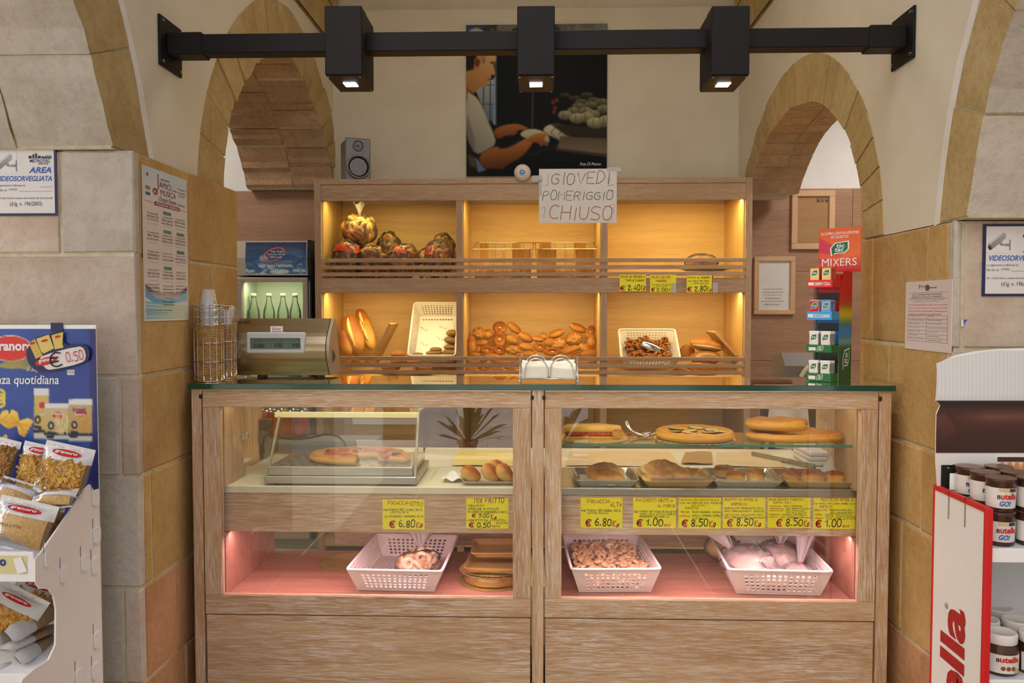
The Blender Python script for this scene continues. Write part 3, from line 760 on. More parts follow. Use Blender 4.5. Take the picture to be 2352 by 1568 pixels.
# ------------------------------------------------------------------ SPOT LAMPS ON A BEAM
zbm = zat_px(99, 2.97); hb = .0335
lb = thing('lamp_beam', 'black square steel beam spanning the vault above the counter', 'beam', (0, 2.97, zbm))
obj('beam', MB().box(XL + .13, XR - .13, 2.97 - hb, 2.97 + hb, zbm - hb, zbm + hb, .003), M['black_steel'], lb)
for sg, X in ((1, XL), (-1, XR)):
    obj('sleeve', MB().box(X + sg * .01, X + sg * .135, 2.97 - hb - .006, 2.97 + hb + .006, zbm - hb - .006, zbm + hb + .006, .003), M['black_steel'], lb)
    pl_ = obj('wall_plate', MB().box(X + sg * .001, X + sg * .010, 2.97 - .088, 2.97 + .088, zbm - .088, zbm + .088, .002), M['black_steel'], lb)
    bo = MB()
    for dy in (-.07, .07):
        for dz in (-.07, .07): bo.lathe([(.006, 0), (.006, sg * .004), (.003, sg * .006)], (X + sg * .010, 2.97 + dy, zbm + dz), 8, 'X')
    obj('bolt', bo, M['chrome'], pl_)
M['led'] = emit('led_lens', (1.0, .97, .90, 1), 30)
def spotlamp(px, label):
    x = W(px, 172, 2.85).x; w = .064; z0 = W(px, 172, 2.85).z; z1 = W(px, 13, 2.85).z
    t = thing('spot_lamp', label, 'lamp', (x, 2.95, z0), 'box spotlights on the black beam')
    obj('housing', MB().box(x - w, x + w, 2.85, 2.93, z0, z1, .003).box(x - w + .002, x + w - .002, 2.935, 3.065, z0, z1, .003), M['black_steel'], t)
    obj('bottom_plate', MB().box(x - w + .003, x + w - .003, 2.853, 3.062, z0 - .003, z0 - .0005, .001), M['black_steel'], t)
    obj('lens', MB().box(x - .022, x + .022, 2.935, 2.985, z0 - .005, z0 - .0032), M['led'], t)
    obj('up_lens', MB().box(x - .022, x + .022, 2.935, 2.985, z1 + .0005, z1 + .003), M['led'], t)
    sc = MB()
    for dx in (-.055, .055):
        for yy in (2.862, 3.053): sc.lathe([(.0035, -.0055), (.0035, -.003)], (x + dx, yy, z0), 6)
    obj('screw', sc, M['chrome'], t)
    cd = MB().tube(smoothline([(x + w, 3.0, z1 - .06), (x + w + .02, 3.0, z1 - .055), (x + w + .04, 2.99, z1 - .07), (x + w + .045, 2.975, zbm + .034)], 2), .005, 8)
    cb = obj('cable', cd, M['white'], t, smooth=True)
    obj('gland', MB().lathe([(.009, 0), (.009, .008), (.006, .009), (.006, .016)], (x + w, 3.0, z1 - .06), 10, 'X'), M['chrome'], cb)
    for zz, rx, pw in ((z0 - .012, 0, 26), (z1 + .012, math.pi, 55)):
        l = bpy.data.lights.new('lamp_spot', 'SPOT'); l.energy = pw; l.color = (1.0, .95, .86); l.spot_size = math.radians(95); l.spot_blend = .8; l.shadow_soft_size = .02
        o = bpy.data.objects.new('lamp_spot', l); COL.objects.link(o); o.location = Vector((x, 2.96, zz)); o.rotation_euler = (rx, 0, 0)
spotlamp(789, 'black box spotlight at the end of the beam nearer the tall concert poster')
spotlamp(1231, 'black box spotlight at the middle of the beam, in front of the baker picture')
spotlamp(1677.5, 'black box spotlight at the end of the beam above the candy stand')

# ------------------------------------------------------------------ SPEAKER, SENSOR, PAPER SIGN
M['silver'] = noisy('silver_paint', C(128, 126, 124), C(138, 136, 134), 50, .35, .02, metal=.6)
sk = thing('speaker', 'small silver loudspeaker with tweeter and woofer on top of the bread shelves', 'speaker', (0, 0, 0))
obj('cabinet', MB().box(-.072, .072, .012, .17, 0, .255, .008), M['silver'], sk)
obj('front_baffle', MB().box(-.074, .074, -.004, .012, 0, .257, .005), M['silver'], sk)
wf = obj('woofer', MB().lathe([(.072, -.004), (.072, -.012), (.062, -.016), (.056, -.010), (.05, -.002), (.02, .006), (.018, -.001), (.001, -.004)], (0, 0, .088), 28, 'Y', cap=False), [M['black']], sk, True)
obj('woofer_ring', MB().torus((0, -.013, .088), .066, .006, 28, 8, Matrix.Rotation(math.pi / 2, 3, 'X')), M['silver'], wf, True)
tw = obj('tweeter', MB().lathe([(.034, -.004), (.034, -.008), (.028, -.008), (.022, -.003), (.008, -.003), (.007, -.01), (.001, -.011)], (0, 0, .213), 24, 'Y', cap=False), M['black'], sk, True)
obj('tweeter_grille', MB().torus((0, -.009, .213), .031, .003, 24, 6, Matrix.Rotation(math.pi / 2, 3, 'X')).box(-.03, .03, -.011, -.008, .2115, .2145).box(-.0015, .0015, -.011, -.008, .183, .243), M['silver'], tw)
pS = W(823, 406, 4.92); sk.location = (pS.x, 4.92, zst); sk.rotation_euler = (0, 0, math.radians(24))
c = W(1200, 397, YS - .002)
se = thing('ceiling_sensor', 'round cream motion sensor on the upper edge of the bread shelves beside the paper notice', 'sensor', c)
obj('body', MB().lathe([(.044, 0), (.048, -.008), (.047, -.016), (.036, -.021), (.034, -.024), (.03, -.026), (.02, -.028)], c, 28, 'Y'), flat('cream_plastic', C(222, 208, 188), .4), se, True)
obj('lens', MB().lathe([(.022, -.026), (.019, -.031), (.001, -.032)], c, 20, 'Y'), flat('pale_blue_lens', C(170, 205, 235), .2), se, True)
obj('ring', MB().torus((c.x, c.y - .0315, c.z), .010, .0022, 18, 6, Matrix.Rotation(math.pi / 2, 3, 'X')), M['ink_blue'], se, True)

def sheet(name, label, cat, box, Y, m, th=.0012, group=None, pname='sheet', corners=None):
    a = W(box[0], box[3], Y); b = W(box[2], box[1], Y)
    t = thing(name, label, cat, ((a.x + b.x) / 2, Y, a.z), group)
    obj(pname, MB().box(a.x, b.x, Y, Y + th, a.z, b.z), m, t); return t
pn = sheet('paper_notice', 'white handwritten notice in capitals taped to the top of the bread shelves', 'notice', (1238, 387, 1417, 512), YS - .006, M['paper'])
Yn = YS - .006
for s, b, m_, pw in (('GIOVEDI', (1266, 391, 1401, 425), 'ink', .05), ("POMERIGGIO", (1245, 436, 1408, 461), 'ink', .06), ('CHIUSO', (1262, 470, 1406, 507), 'ink_red', .05)):
    text_px(pn, s, b, Yn, M[m_], pen=pw, slant=.14, jit=.5, seed=len(s))
def penpath(parent, pts, Y, m, w=.0016, lift=.0008, n=2):
    mb = MB(); P = smoothline([W(a, b, Y - lift) for a, b in pts], n)
    for i in range(len(P) - 1):
        t = (P[i + 1] - P[i]); t = t.normalized() if t.length else V(1, 0, 0); nn = V(-t.z, 0, t.x) * w / 2
        mb.quad(P[i] + nn, P[i] - nn, P[i + 1] - nn, P[i + 1] + nn)
    return obj('lettering', mb, m, parent)
penpath(pn, [(1260, 400), (1257, 415), (1261, 424), (1252, 426)], Yn, M['ink_blue'])
penpath(pn, [(1396, 408), (1402, 412), (1395, 427), (1410, 424)], Yn, M['ink_blue'])
penpath(pn, [(1244, 478), (1254, 473), (1248, 500)], Yn, M['ink_blue'])
penpath(pn, [(1404, 476), (1413, 484), (1403, 492), (1408, 502), (1396, 508)], Yn, M['ink_blue'])
penpath(pn, [(1402, 441), (1408, 436), (1412, 441)], Yn, M['ink']); penpath(pn, [(1399, 474), (1408, 467), (1414, 472), (1410, 477)], Yn, M['ink_red'])
M['tape'] = film('sticky_tape', (.97, .97, .97, 1), .2, .1, .35)
for a in ((1222, 403, 1246, 418), (1396, 385, 1428, 394), (1238, 413, 1245, 448)): obj('tape', MB().box(W(a[0], 0, Yn).x, W(a[2], 0, Yn).x, Yn - .0022, Yn - .0016, zat_px(a[3], Yn), zat_px(a[1], Yn)), M['tape'], pn)

# ------------------------------------------------------------------ BAKER PICTURE
P = Paint(168, 180, (14, 14, 12))
def q(x, y): return (x - 48) / 1334.0, (y - 58) / 1442.0
def Q(*xy): return [q(xy[i], xy[i + 1]) for i in range(0, len(xy), 2)]
P.poly(Q(200, 58, 1382, 58, 1382, 165, 900, 190, 560, 175, 240, 160), (70, 66, 58), (40, 38, 32), 2)
P.put((P.fbm(14, 3) > .52) * (P.Y < .085) * (P.X > .15) * 1.0, (150, 146, 132), op=.6)
P.poly(Q(900, 58, 1382, 58, 1382, 150, 960, 150), (126, 132, 124), soft=2, op=.6)
P.poly(Q(48, 58, 260, 58, 200, 110, 48, 140), (58, 74, 104), soft=1)
P.poly(Q(56, 155, 90, 105, 150, 90, 210, 110, 250, 160), (176, 186, 186), (140, 152, 158), 1)
P.poly(Q(48, 330, 330, 330, 335, 420, 280, 640, 180, 660, 48, 640), (30, 24, 16), soft=1)
P.poly(Q(130, 660, 335, 560, 335, 1005, 300, 1000, 280, 960, 250, 1000, 200, 830), (168, 176, 172), (90, 104, 112), 1)
for a in (Q(215, 650, 212, 930), Q(280, 600, 276, 960)): P.line(a, .008, (60, 70, 74))
for a in (Q(140, 810, 335, 815), Q(200, 635, 335, 630)): P.line(a, .006, (60, 66, 70))
P.line(Q(330, 330, 328, 1005), .016, (60, 76, 104)); P.line(Q(322, 560, 318, 1000), .012, (132, 150, 184))
P.poly(Q(170, 330, 330, 328, 336, 400, 310, 440, 326, 520, 320, 540, 290, 530, 285, 575, 270, 600, 240, 640, 180, 650, 120, 715, 48, 650, 48, 480, 120, 450), (214, 170, 108), (164, 108, 56), 1, ax=(-.4, .9))
P.poly(Q(48, 325, 150, 325, 120, 420, 125, 480, 48, 500), (38, 28, 18), soft=2)
P.poly(Q(180, 330, 240, 330, 230, 400, 215, 440, 190, 380), (168, 158, 132), (120, 104, 78), 2)
P.poly(Q(130, 375, 180, 345, 200, 375, 180, 440, 160, 485, 125, 450), (206, 146, 84), (170, 104, 52), 1, sm=1); P.ell(*q(155, 415), .02, .028, (110, 62, 28), soft=1)
P.ell(*q(300, 420), .016, .008, (90, 60, 34), soft=1); P.line(Q(255, 580, 285, 572), .008, (130, 60, 40))
P.poly(Q(48, 650, 100, 700, 48, 760), (150, 96, 50), soft=1)
P.poly(Q(48, 690, 130, 725, 190, 800, 250, 960, 300, 1060, 342, 1190, 240, 1255, 135, 1300, 48, 1130), (186, 182, 158), (138, 134, 122), 2, ax=(-.5, .6), sm=1)
P.poly(Q(60, 900, 130, 1150, 135, 1290, 70, 1190, 48, 1050), (104, 102, 96), soft=3, op=.7)
P.poly(Q(48, 1130, 135, 1300, 240, 1500, 48, 1500), (34, 26, 20), soft=2); P.poly(Q(135, 1310, 240, 1440, 160, 1465), (92, 118, 150), soft=1); P.poly(Q(60, 1290, 140, 1320, 150, 1430, 90, 1400), (120, 96, 70), soft=3, op=.6)
P.poly(Q(300, 1060, 400, 1010, 540, 995, 650, 1045, 620, 1060, 540, 1060, 520, 1110, 430, 1110, 340, 1155), (168, 100, 46), (116, 62, 26), 1, sm=1)
P.poly(Q(150, 1300, 330, 1205, 380, 1245, 480, 1215, 590, 1150, 690, 1110, 700, 1150, 640, 1250, 560, 1330, 430, 1400, 390, 1440, 300, 1420, 220, 1440), (188, 118, 58), (88, 44, 20), 2, sm=1, ax=(.1, 1))
P.poly(Q(550, 1110, 590, 1065, 680, 1045, 790, 1075, 840, 1130, 840, 1185, 780, 1180, 640, 1150), (198, 192, 160), (160, 152, 124), 1, sm=1)
P.poly(Q(770, 1055, 830, 1010, 920, 1003, 1010, 1035, 1045, 1090, 1020, 1145, 940, 1162, 870, 1130, 820, 1110), (208, 204, 172), (158, 150, 122), 1, sm=1)
P.line(Q(905, 1020, 850, 1090, 930, 1160), .008, (120, 112, 88), 1); P.line(Q(985, 1040, 925, 1105), .007, (110, 104, 80))
P.poly(Q(600, 1160, 690, 1100, 790, 1085, 835, 1110, 790, 1130, 790, 1160, 835, 1195, 820, 1222, 770, 1200, 760, 1238, 740, 1190, 690, 1180), (184, 116, 56), (120, 64, 28), 1, sm=1)
P.line(Q(680, 700, 676, 1040), .009, (72, 70, 64)); P.line(Q(660, 1300, 980, 1180, 900, 1240), .006, (56, 52, 44), 1)
P.poly(Q(940, 1120, 1382, 1140, 1382, 1300, 910, 1240), (92, 80, 60), (126, 110, 84), 2); P.poly(Q(900, 1235, 1382, 1300, 1382, 1325, 900, 1255), (70, 58, 40), soft=1)
P.poly(Q(840, 1000, 1382, 1050, 1382, 1140, 1000, 1120), (48, 40, 28), soft=2)
rg = random.Random(4)
for (x, y, w, h, c1) in ((985, 735, 50, 26, 60), (1080, 765, 60, 28, 70), (1190, 735, 60, 28, 70), (1140, 800, 64, 30, 92), (1250, 785, 60, 30, 96), (1230, 830, 70, 34, 118), (1110, 840, 62, 34, 108), (1330, 800, 60, 34, 110), (1350, 870, 70, 44, 134), (1180, 885, 66, 40, 128), (1060, 885, 56, 40, 124), (985, 925, 68, 46, 150), (1245, 920, 70, 46, 140), (1100, 955, 74, 52, 164), (1190, 945, 66, 50, 158), (1270, 1000, 84, 52, 178), (1360, 985, 60, 60, 172)):
    P.ell(*q(x, y), w / 1334, h / 1442, (c1 + 20, c1 + 12, c1 - 22 if c1 > 40 else 20), (c1 // 2, c1 // 2 - 4, c1 // 3), 1); P.line([q(x - w * .2, y - h * .8), q(x - w * .3, y + h * .6)], .005, (c1 // 2, c1 // 2, c1 // 3), 1)
for x, y in ((890, 850), (870, 800), (905, 780), (880, 890)): P.ell(*q(x, y), .014, .012, (190, 70, 20), soft=2, op=.7)
pa, pb = W(1071.5, 404, 5.35), W(1395, 54, 5.35)
bp = thing('baker_picture', 'large dark photograph of a baker loading loaves into an oven, hung on the back wall', 'picture', (0, 5.35, pa.z))
obj('backing', MB().box(pa.x, pb.x, 5.352, 5.368, pa.z, pb.z, .001), M['black'], bp)
P.mesh('printed_photo', lambda u, v: (pa.x + u * (pb.x - pa.x), 5.3505, pb.z + v * (pa.z - pb.z)), M['print_dark'], bp)
text_px(bp, 'Foto Di Munno', (1332, 373, 1380, 380), 5.35, M['ink_white'], shear=.3)

# ------------------------------------------------------------------ FRIDGE
YF = 4.93
fx0, fx1 = xat(543, 650, YF), xat(706, 650, YF); fz1 = zat_px(553, YF, 640)
fr = thing('drinks_fridge', 'upright drinks fridge with a sky printed header, partly hidden behind the stone pier', 'fridge', ((fx0 + fx1) / 2, YF, 0))
zh0 = zat_px(632, YF, 640)
obj('cabinet', MB().box(fx0, fx0 + .012, YF + .05, YF + .52, .05, zh0 - .005, .003).box(fx1 - .002, fx1 + .012, YF + .05, YF + .52, .05, zh0 - .005, .003).box(fx0 + .013, fx1 - .003, YF + .5, YF + .52, .05, zh0 - .005, .003).box(fx0 + .013, fx1 - .003, YF + .05, YF + .5, zh0 - .03, zh0 - .005, .003), flat('navy_panel', C(34, 40, 66), .4), fr)
hd = obj('header', MB().prism([(fx1 + .004, YF + .0, zh0), (fx1 + .004, YF - .012, (zh0 + fz1) / 2), (fx1 + .004, YF + .0, fz1), (fx1 + .004, YF + .3, fz1), (fx1 + .004, YF + .3, zh0)], (-(fx1 - fx0), 0, 0)), flat('cream_header', C(206, 196, 176), .5), fr)
obj('header_end', MB().prism([(fx1 + .005, YF - .004, zh0 - .004), (fx1 + .005, YF - .018, (zh0 + fz1) / 2), (fx1 + .005, YF - .004, fz1 + .004), (fx1 + .005, YF + .3, fz1 + .004), (fx1 + .005, YF + .3, zh0 - .004)], (.022, 0, 0)), M['black'], hd)
P = Paint(110, 64, (40, 70, 110)); f = P.fbm(5, 11); g = P.fbm(9, 5)
P.put(np.ones_like(f), (44, 56, 86), (64, 108, 150)); P.put(np.clip((f - .48) * 5, 0, 1), (112, 130, 148), op=.6); P.put(np.clip((g - .55) * 5, 0, 1) * np.clip((P.Y - .5) * 3, 0, 1), (198, 206, 196), op=.9); P.put(np.clip((f - .5) * 6, 0, 1) * np.clip((.4 - P.Y) * 3, 0, 1), (36, 40, 56), op=.7)
P.ell(.30, .52, .07, .10, (190, 200, 200), soft=4, op=.6); P.ell(.55, .92, .16, .08, (214, 218, 206), soft=4, op=.8)
t = np.linspace(-.35, 5.3, 40); P.line([(.47 + .165 * math.cos(a + .2) , .39 - .19 * math.sin(a + .2) - .09 * math.cos(a + .2)) for a in t], .022, (222, 84, 50))
ha, hbk = W(564, 628, YF - .012), W(703, 556, YF - .012)
P.mesh('sky_print', lambda u, v: (ha.x + u * (hbk.x - ha.x), YF - .001 - .0125 * (1 - abs(2 * v - 1)), fz1 - .008 + v * (zh0 + .008 - fz1 + .008)), printmat('backlit_print', .3, .35), hd)
for s, b in (('leggi bene l\'etichetta.', (594, 605, 674, 616)), ('Sodio 1,23 mg/l', (623, 575, 649, 581)), ('Residuo fisso 178,4 mg/l', (615, 582, 654, 587)), ('Nitrato 1,0 mg/l', (621, 588, 647, 593))): text_px(hd, s, b, YF - .0155, M['ink_white'], bold=.015)
zd1 = zat_px(637, YF, 640); dr = obj('door', MB().box(fx0, fx1, YF, YF + .045, zd1 - .026, zd1, .003).box(fx1 - .03, fx1, YF, YF + .045, .12, zd1 - .026, .003).box(fx0, fx0 + .03, YF, YF + .045, .12, zd1 - .026, .003).box(fx0, fx1, YF, YF + .045, .06, .12, .003), noisy('aluminium', C(190, 180, 168), C(200, 190, 178), 80, .4, .02, metal=.5), fr)
obj('glass_pane', MB().box(fx0 + .03, fx1 - .03, YF + .018, YF + .022, .12, zd1 - .026), M['glass'], dr)
obj('liner', MB().box(fx0 + .02, fx1 - .01, YF + .30, YF + .31, .1, zd1, 0).box(fx0 + .012, fx0 + .02, YF + .05, YF + .30, .1, zd1), flat('pale_liner', C(206, 208, 176), .6), fr)
zsh = zd1 - .40; obj('shelf', MB().box(fx0 + .02, fx1 - .012, YF + .052, YF + .3, zsh - .01, zsh), M['steel'], fr)
area_light('fridge_tube', ((fx0 + fx1) / 2, YF + .08, zd1 - .03), (math.radians(20), 0, 0), .35, .03, 1.7, (.92, 1.0, .72))
M['pet'] = film('bottle_plastic', (.90, .97, .88, 1), .3, .08, .12, (.8, .9, .75, 1)); M['capy'] = flat('pale_cap', C(214, 216, 170), .4); M['tea'] = flat('yellow_label', C(214, 190, 60), .5); M['greenl'] = flat('green_label', C(90, 130, 70), .5); M['palel'] = flat('pale_label', C(196, 212, 204), .5)
for i, (px, ml, lab) in enumerate(((557, 'tea', 'water bottle with a yellow label at the hinge edge of the drinks fridge'), (583, 'palel', 'first clear bottle with a pale label behind the fridge glass'), (618, 'palel', 'second clear bottle with a pale label behind the fridge glass'), (650, 'palel', 'clear bottle beside the bright reflection in the fridge glass'), (678, 'greenl', 'clear bottle with a green label at the edge of the drinks fridge'))):
    x = W(px, 700, YF + .13).x; y = YF + .13
    b = thing('drink_bottle', lab, 'bottle', (x, y, zsh), 'bottles in the drinks fridge')
    obj('body', MB().lathe([(.034, 0), (.036, .01), (.036, .17), (.034, .2), (.016, .26), (.0145, .275), (.0145, .285)], (x, y, zsh), 16), M['pet'], b, True)
    obj('cap', MB().lathe([(.0165, .285), (.0165, .305), (.015, .307)], (x, y, zsh), 14), M['capy'], b, True)
    obj('label', MB().lathe([(.0366, .05), (.0366, .14)], (x, y, zsh), 16, cap=False), M[ml], b, True)

# ------------------------------------------------------------------ SCALE
sx0, sx1 = xat(540, 790, 3.14), xat(752, 790, 3.14)
zsT, zsB = zat_px(731, 3.19, 640), zGT - .003
sc_ = thing('shop_scale', 'brushed steel counter scale with a green display beside the wicker cup holders', 'scale', ((sx0 + sx1) / 2, 3.2, zGT))
def prof(n=16):   # curved front sheet: from the top edge bulging to the customer and back under
    pts = []
    for i in range(n + 1):
        t = i / n; z = zsT + (zsB + .012 - zsT) * t; y = 3.19 - .012 * math.sin(t * math.pi * .5) - .065 * math.sin(math.pi * min(1, t * 1.02)) ** 1.1 - .02 * t
        pts.append((y, z))
    return pts
pf = prof(); poly = [(sx0, y, z) for y, z in pf] + [(sx0, 3.30, zsB + .012), (sx0, 3.21, zsT)]
M['scale_steel'] = noisy('scale_steel', C(172, 160, 132), C(184, 172, 146), 60, .28, .02, (.04, 1, 1), metal=1.0)
obj('body', MB().prism(poly, (sx1 - sx0, 0, 0)), M['scale_steel'], sc_)
obj('end_cap', MB().prism([(sx1 + .002, y + .004, z) for y, z in pf] + [(sx1 + .002, 3.30, zsB + .014), (sx1 + .002, 3.22, zsT - .004)], (.012, 0, 0)), flat('bronze_plastic', C(168, 150, 128), .35, .3), sc_)
sl = MB()
for k in range(4): sl.box(sx1 + .0142, sx1 + .0155, 3.16 + k * .012, 3.163 + k * .012, zsB + .06 + k * .004, zsB + .11 - k * .006)
obj('vent_slot', sl, M['dark'], sc_)
obj('foot', MB().lathe([(.02, 0), (.02, zsB + .012 - zGT)], (sx0 + .08, 3.215, zGT), 12).lathe([(.02, 0), (.02, zsB + .012 - zGT)], (sx1 - .05, 3.215, zGT), 12), M['dark'], sc_)
Yd = 3.098
ds = MB(); a, b = W(566, 811, Yd), W(698, 763, Yd); ds.box(a.x, b.x, Yd, Yd + .03, a.z, b.z, .004); dsp = obj('display', ds, flat('grey_bezel', C(196, 198, 198), .4), sc_)
a, b = W(575, 801, Yd), W(690, 776, Yd); obj('screen', MB().box(a.x, b.x, Yd - .001, Yd + .002, a.z, b.z), flat('lcd_green', C(74, 96, 78), .25), dsp)
for s, b in (('0.000', (584, 789, 607, 798)), ('0.00', (631, 788, 648, 797)), ('0.00', (672, 788, 689, 797))): text_px(dsp, s, b, Yd - .0012, M['ink'])
for s, b in (('0.000', (585, 779, 602, 783)), ('3 15 0 16', (611, 778, 650, 782)), ('14 22 08', (661, 778, 688, 782))): text_px(dsp, s, b, Yd - .0012, M['dark'])
ys1 = 3.168
text_px(sc_, 'Eurobil', (539, 735, 576, 743.5), ys1 - .004, M['ink'], bold=.02, shear=.2)
st_ = obj('maker_sticker', MB().box(xat(623, 750, 3.135), xat(650, 750, 3.135), 3.122, 3.135, zat_px(763, 3.122, 640), zat_px(749, 3.122, 640), .001), M['white'], sc_)
text_px(st_, 'Rimar', (625, 751, 647, 758), 3.1215, M['red'], shear=.35); text_px(st_, 'assistenza', (625, 759, 647, 762.5), 3.1215, M['dark'])

# ------------------------------------------------------------------ WICKER CUP HOLDERS
M['wicker'] = noisy('wicker', C(168, 122, 62), C(212, 168, 98), 60, .6, .3); M['cup'] = film('cup_plastic', (.93, .93, .92, 1), .25, .2, .38, (.86, .84, .82, 1)); M['cream_paper'] = M['paper']
def holder(px, Yh, zt_px, zw_px, label, R, cups, cup_px):
    c = W(px, 870, Yh); x = c.x; z0 = zGT + .001; zt = W(px, zt_px, Yh - R).z; zw = W(px, zw_px, Yh - R).z
    t = thing('cup_holder', label, 'holder', (x, Yh, z0), 'wire and wicker holders on the counter')
    wk = MB(); n = 30; rows = int((zw - z0) / .0056)
    for r_ in range(rows):
        P = []
        for k in range(n):
            a = 2 * math.pi * k / n; rr = R * (.97 if True else 1) + (.0022 if (k + r_) % 2 else -.0014); P.append((x + rr * math.cos(a), Yh + rr * math.sin(a), z0 + .004 + r_ * .0056))
        wk.tube(P, .0024, 5, True)
    obj('wicker', wk, M['wicker'], t, True)
    wr_ = MB()
    for k in range(14):
        a = 2 * math.pi * (k + .5) / 14; wr_.tube([(x + (R + .003) * math.cos(a), Yh + (R + .003) * math.sin(a), z0), (x + (R + .004) * math.cos(a), Yh + (R + .004) * math.sin(a), zt)], .0013, 6)
    for z in (z0 + .002, z0 + (zw - z0) * .35, z0 + (zw - z0) * .68, zw + .002, zw + (zt - zw) * .38, zw + (zt - zw) * .75, zt):
        wr_.torus((x, Yh, z), R + .004, .0019, 30, 6)
    obj('wire_frame', wr_, M['chrome'], t, True)
    obj('base', MB().lathe([(R - .004, 0), (R - .004, .003)], (x, Yh, z0), 24), M['wicker'], t)
    return x, z0, zt
hx, hz, ht = holder(481, 2.985, 700, 746, 'larger wicker cup holder with a stack of clear cups rising out of it', .0485, 1, 0)
cs = thing('cup_stack', 'stack of clear plastic cups standing in the front wicker holder', 'cups', (hx, 2.985, hz + .004))
ztop = W(480, 664, 2.955).z
n = 16; step = .0135; zb = ztop - (n - 1) * step - .07; zb = max(zb, hz + .006)
ci = 0; z = ztop
while z - .07 > hz + .004 and ci < 18:   # upside-down cups, the topmost first
    rt = .0262
    obj('cup', MB().lathe([(rt, 0), (rt, -.002), (rt + .0075, -.064), (rt + .009, -.066), (rt + .009, -.069)], (hx, 2.985, z), 22, cap=False).lathe([(.001, -.001), (rt, -.0005)], (hx, 2.985, z), 22, cap=False), M['cup'], cs, True); z -= step; ci += 1
h2, hz2, ht2 = holder(519, 3.095, 702, 744, 'wicker holder with teaspoons and sugar sachets, beside the scale', .036, 0, 0)
M['sachet'] = flat('sachet_paper', C(226, 214, 206), .6)
for i, (dx, dy, hh, mm, lab) in enumerate(((-.012, .004, .0, 'paper', 'white sugar sachet sticking out of the rear wicker holder'), (.010, -.012, -.018, 'sachet', 'sugar sachet with a folded corner at the front of the rear wicker holder'), (.012, .010, .004, 'sachet', 'pale sugar sachet leaning at the back of the rear wicker holder'))):
    zc = ht2 - .055 + hh
    s_ = MB().box(-.014, .014, -.002, .002, -.03, .052, .001); o = obj('sugar_sachet', s_, M[mm]); o.location = (h2 + dx, 3.095 + dy, zc); o.rotation_euler = (.1 * (i - 1), .25 * (i - 1), .5 * i); tag(o, lab, 'sachet', 'sugar sachets in the holder')

# ------------------------------------------------------------------ NAPKIN HOLDER
Yk = 3.00; kx0, kx1 = xat(1194, 860, Yk - .04), xat(1327, 860, Yk - .04); kz = zGT; kt = zat_px(818, Yk - .04)
nh = thing('napkin_holder', 'chrome wire napkin holder with looped sides on the glass counter top', 'holder', ((kx0 + kx1) / 2, Yk, kz))
w = MB()
zbse = kz + .014
for y in (Yk - .04, Yk + .045):
    w.tube([(kx0, y, zbse), (kx1, y, zbse)], .0024, 8)
    xs = [kx0 + .013 + (kx1 - kx0 - .026) * f for f in (0, .5, 1)]
    zl = zat_px(823 if y < Yk else 815, y)
    pts = []
    for k in (0, 1):
        xa, xb = xs[k], xs[k + 1]; r = (xb - xa) / 2 - .004; xc = (xa + xb) / 2
        pts += [(xa + (.004 if k else 0), y, zbse - (.0 if k == 0 else -.004)), (xc - r, y, zl - r)] + [(xc - r * math.cos(a), y, zl - r + r * math.sin(a)) for a in np.linspace(.3, math.pi - .3, 7)] + [(xc + r, y, zl - r), (xb - (.004 if k == 0 else 0), y, zbse + (.004 if k == 0 else 0))]
    w.tube(smoothline(pts, 1), .0026, 8)
for x in (kx0, kx1):
    for y in (Yk - .04, Yk + .045):
        w.tube([(x, y, zbse), (x, y, kt + .0)], .0022, 8); w.blob((x, y, kz + .0062), (.0062, .0062, .0062), 10, 6)
    w.tube([(x, Yk - .04, zbse), (x, Yk + .045, zbse)], .0022, 8); w.tube(smoothline([(x, Yk - .04, kt), (x, Yk - .03, kt + .006), (x, Yk + .035, kt + .006), (x, Yk + .045, kt)], 1), .0022, 8)
obj('wire_frame', w, M['chrome'], nh, True)
M['napkin'] = noisy('napkin_paper', C(238, 232, 212), C(244, 238, 222), 20, .8, .1)
for i in range(9):
    y = Yk - .032 + i * .0075; zt_ = zat_px(836, Yk) + .006 * math.sin(i * 1.7) + i * .001; dxx = .002 * math.sin(i * 2.3)
    nm = MB().grid(lambda u, v, y=y, zt_=zt_, i=i: (kx0 + .008 + dxx + u * (kx1 - kx0 - .016), y + .0015 * math.sin(7 * u + i) - .0015, zbse + .003 + v * (zt_ - zbse - .006) + v * .006 * math.sin(5 * u + i * 1.1)), 14, 4)
    nm2 = len(nm.v); nm.grid(lambda u, v, y=y, zt_=zt_, i=i: (kx1 - .008 + dxx - u * (kx1 - kx0 - .016), y + .0015 * math.sin(7 * (1 - u) + i) + .003, zbse + .003 + v * (zt_ - zbse - .006) + v * .006 * math.sin(5 * (1 - u) + i * 1.1)), 14, 4)
    for k in range(14): nm.f.append((4 * 15 + k, 4 * 15 + k + 1, nm2 + 4 * 15 + 13 - k, nm2 + 4 * 15 + 14 - k)); nm.m.append(0)
    o = obj('napkin', nm, M['napkin'], None, True, loc=((kx0 + kx1) / 2, y, zbse)); tag(o, '%s white paper napkin in the chrome wire holder, counted from the front' % ('frontmost', 'second', 'third', 'fourth', 'fifth', 'sixth', 'seventh', 'eighth', 'rearmost')[i], 'napkin', 'napkins in the wire holder')

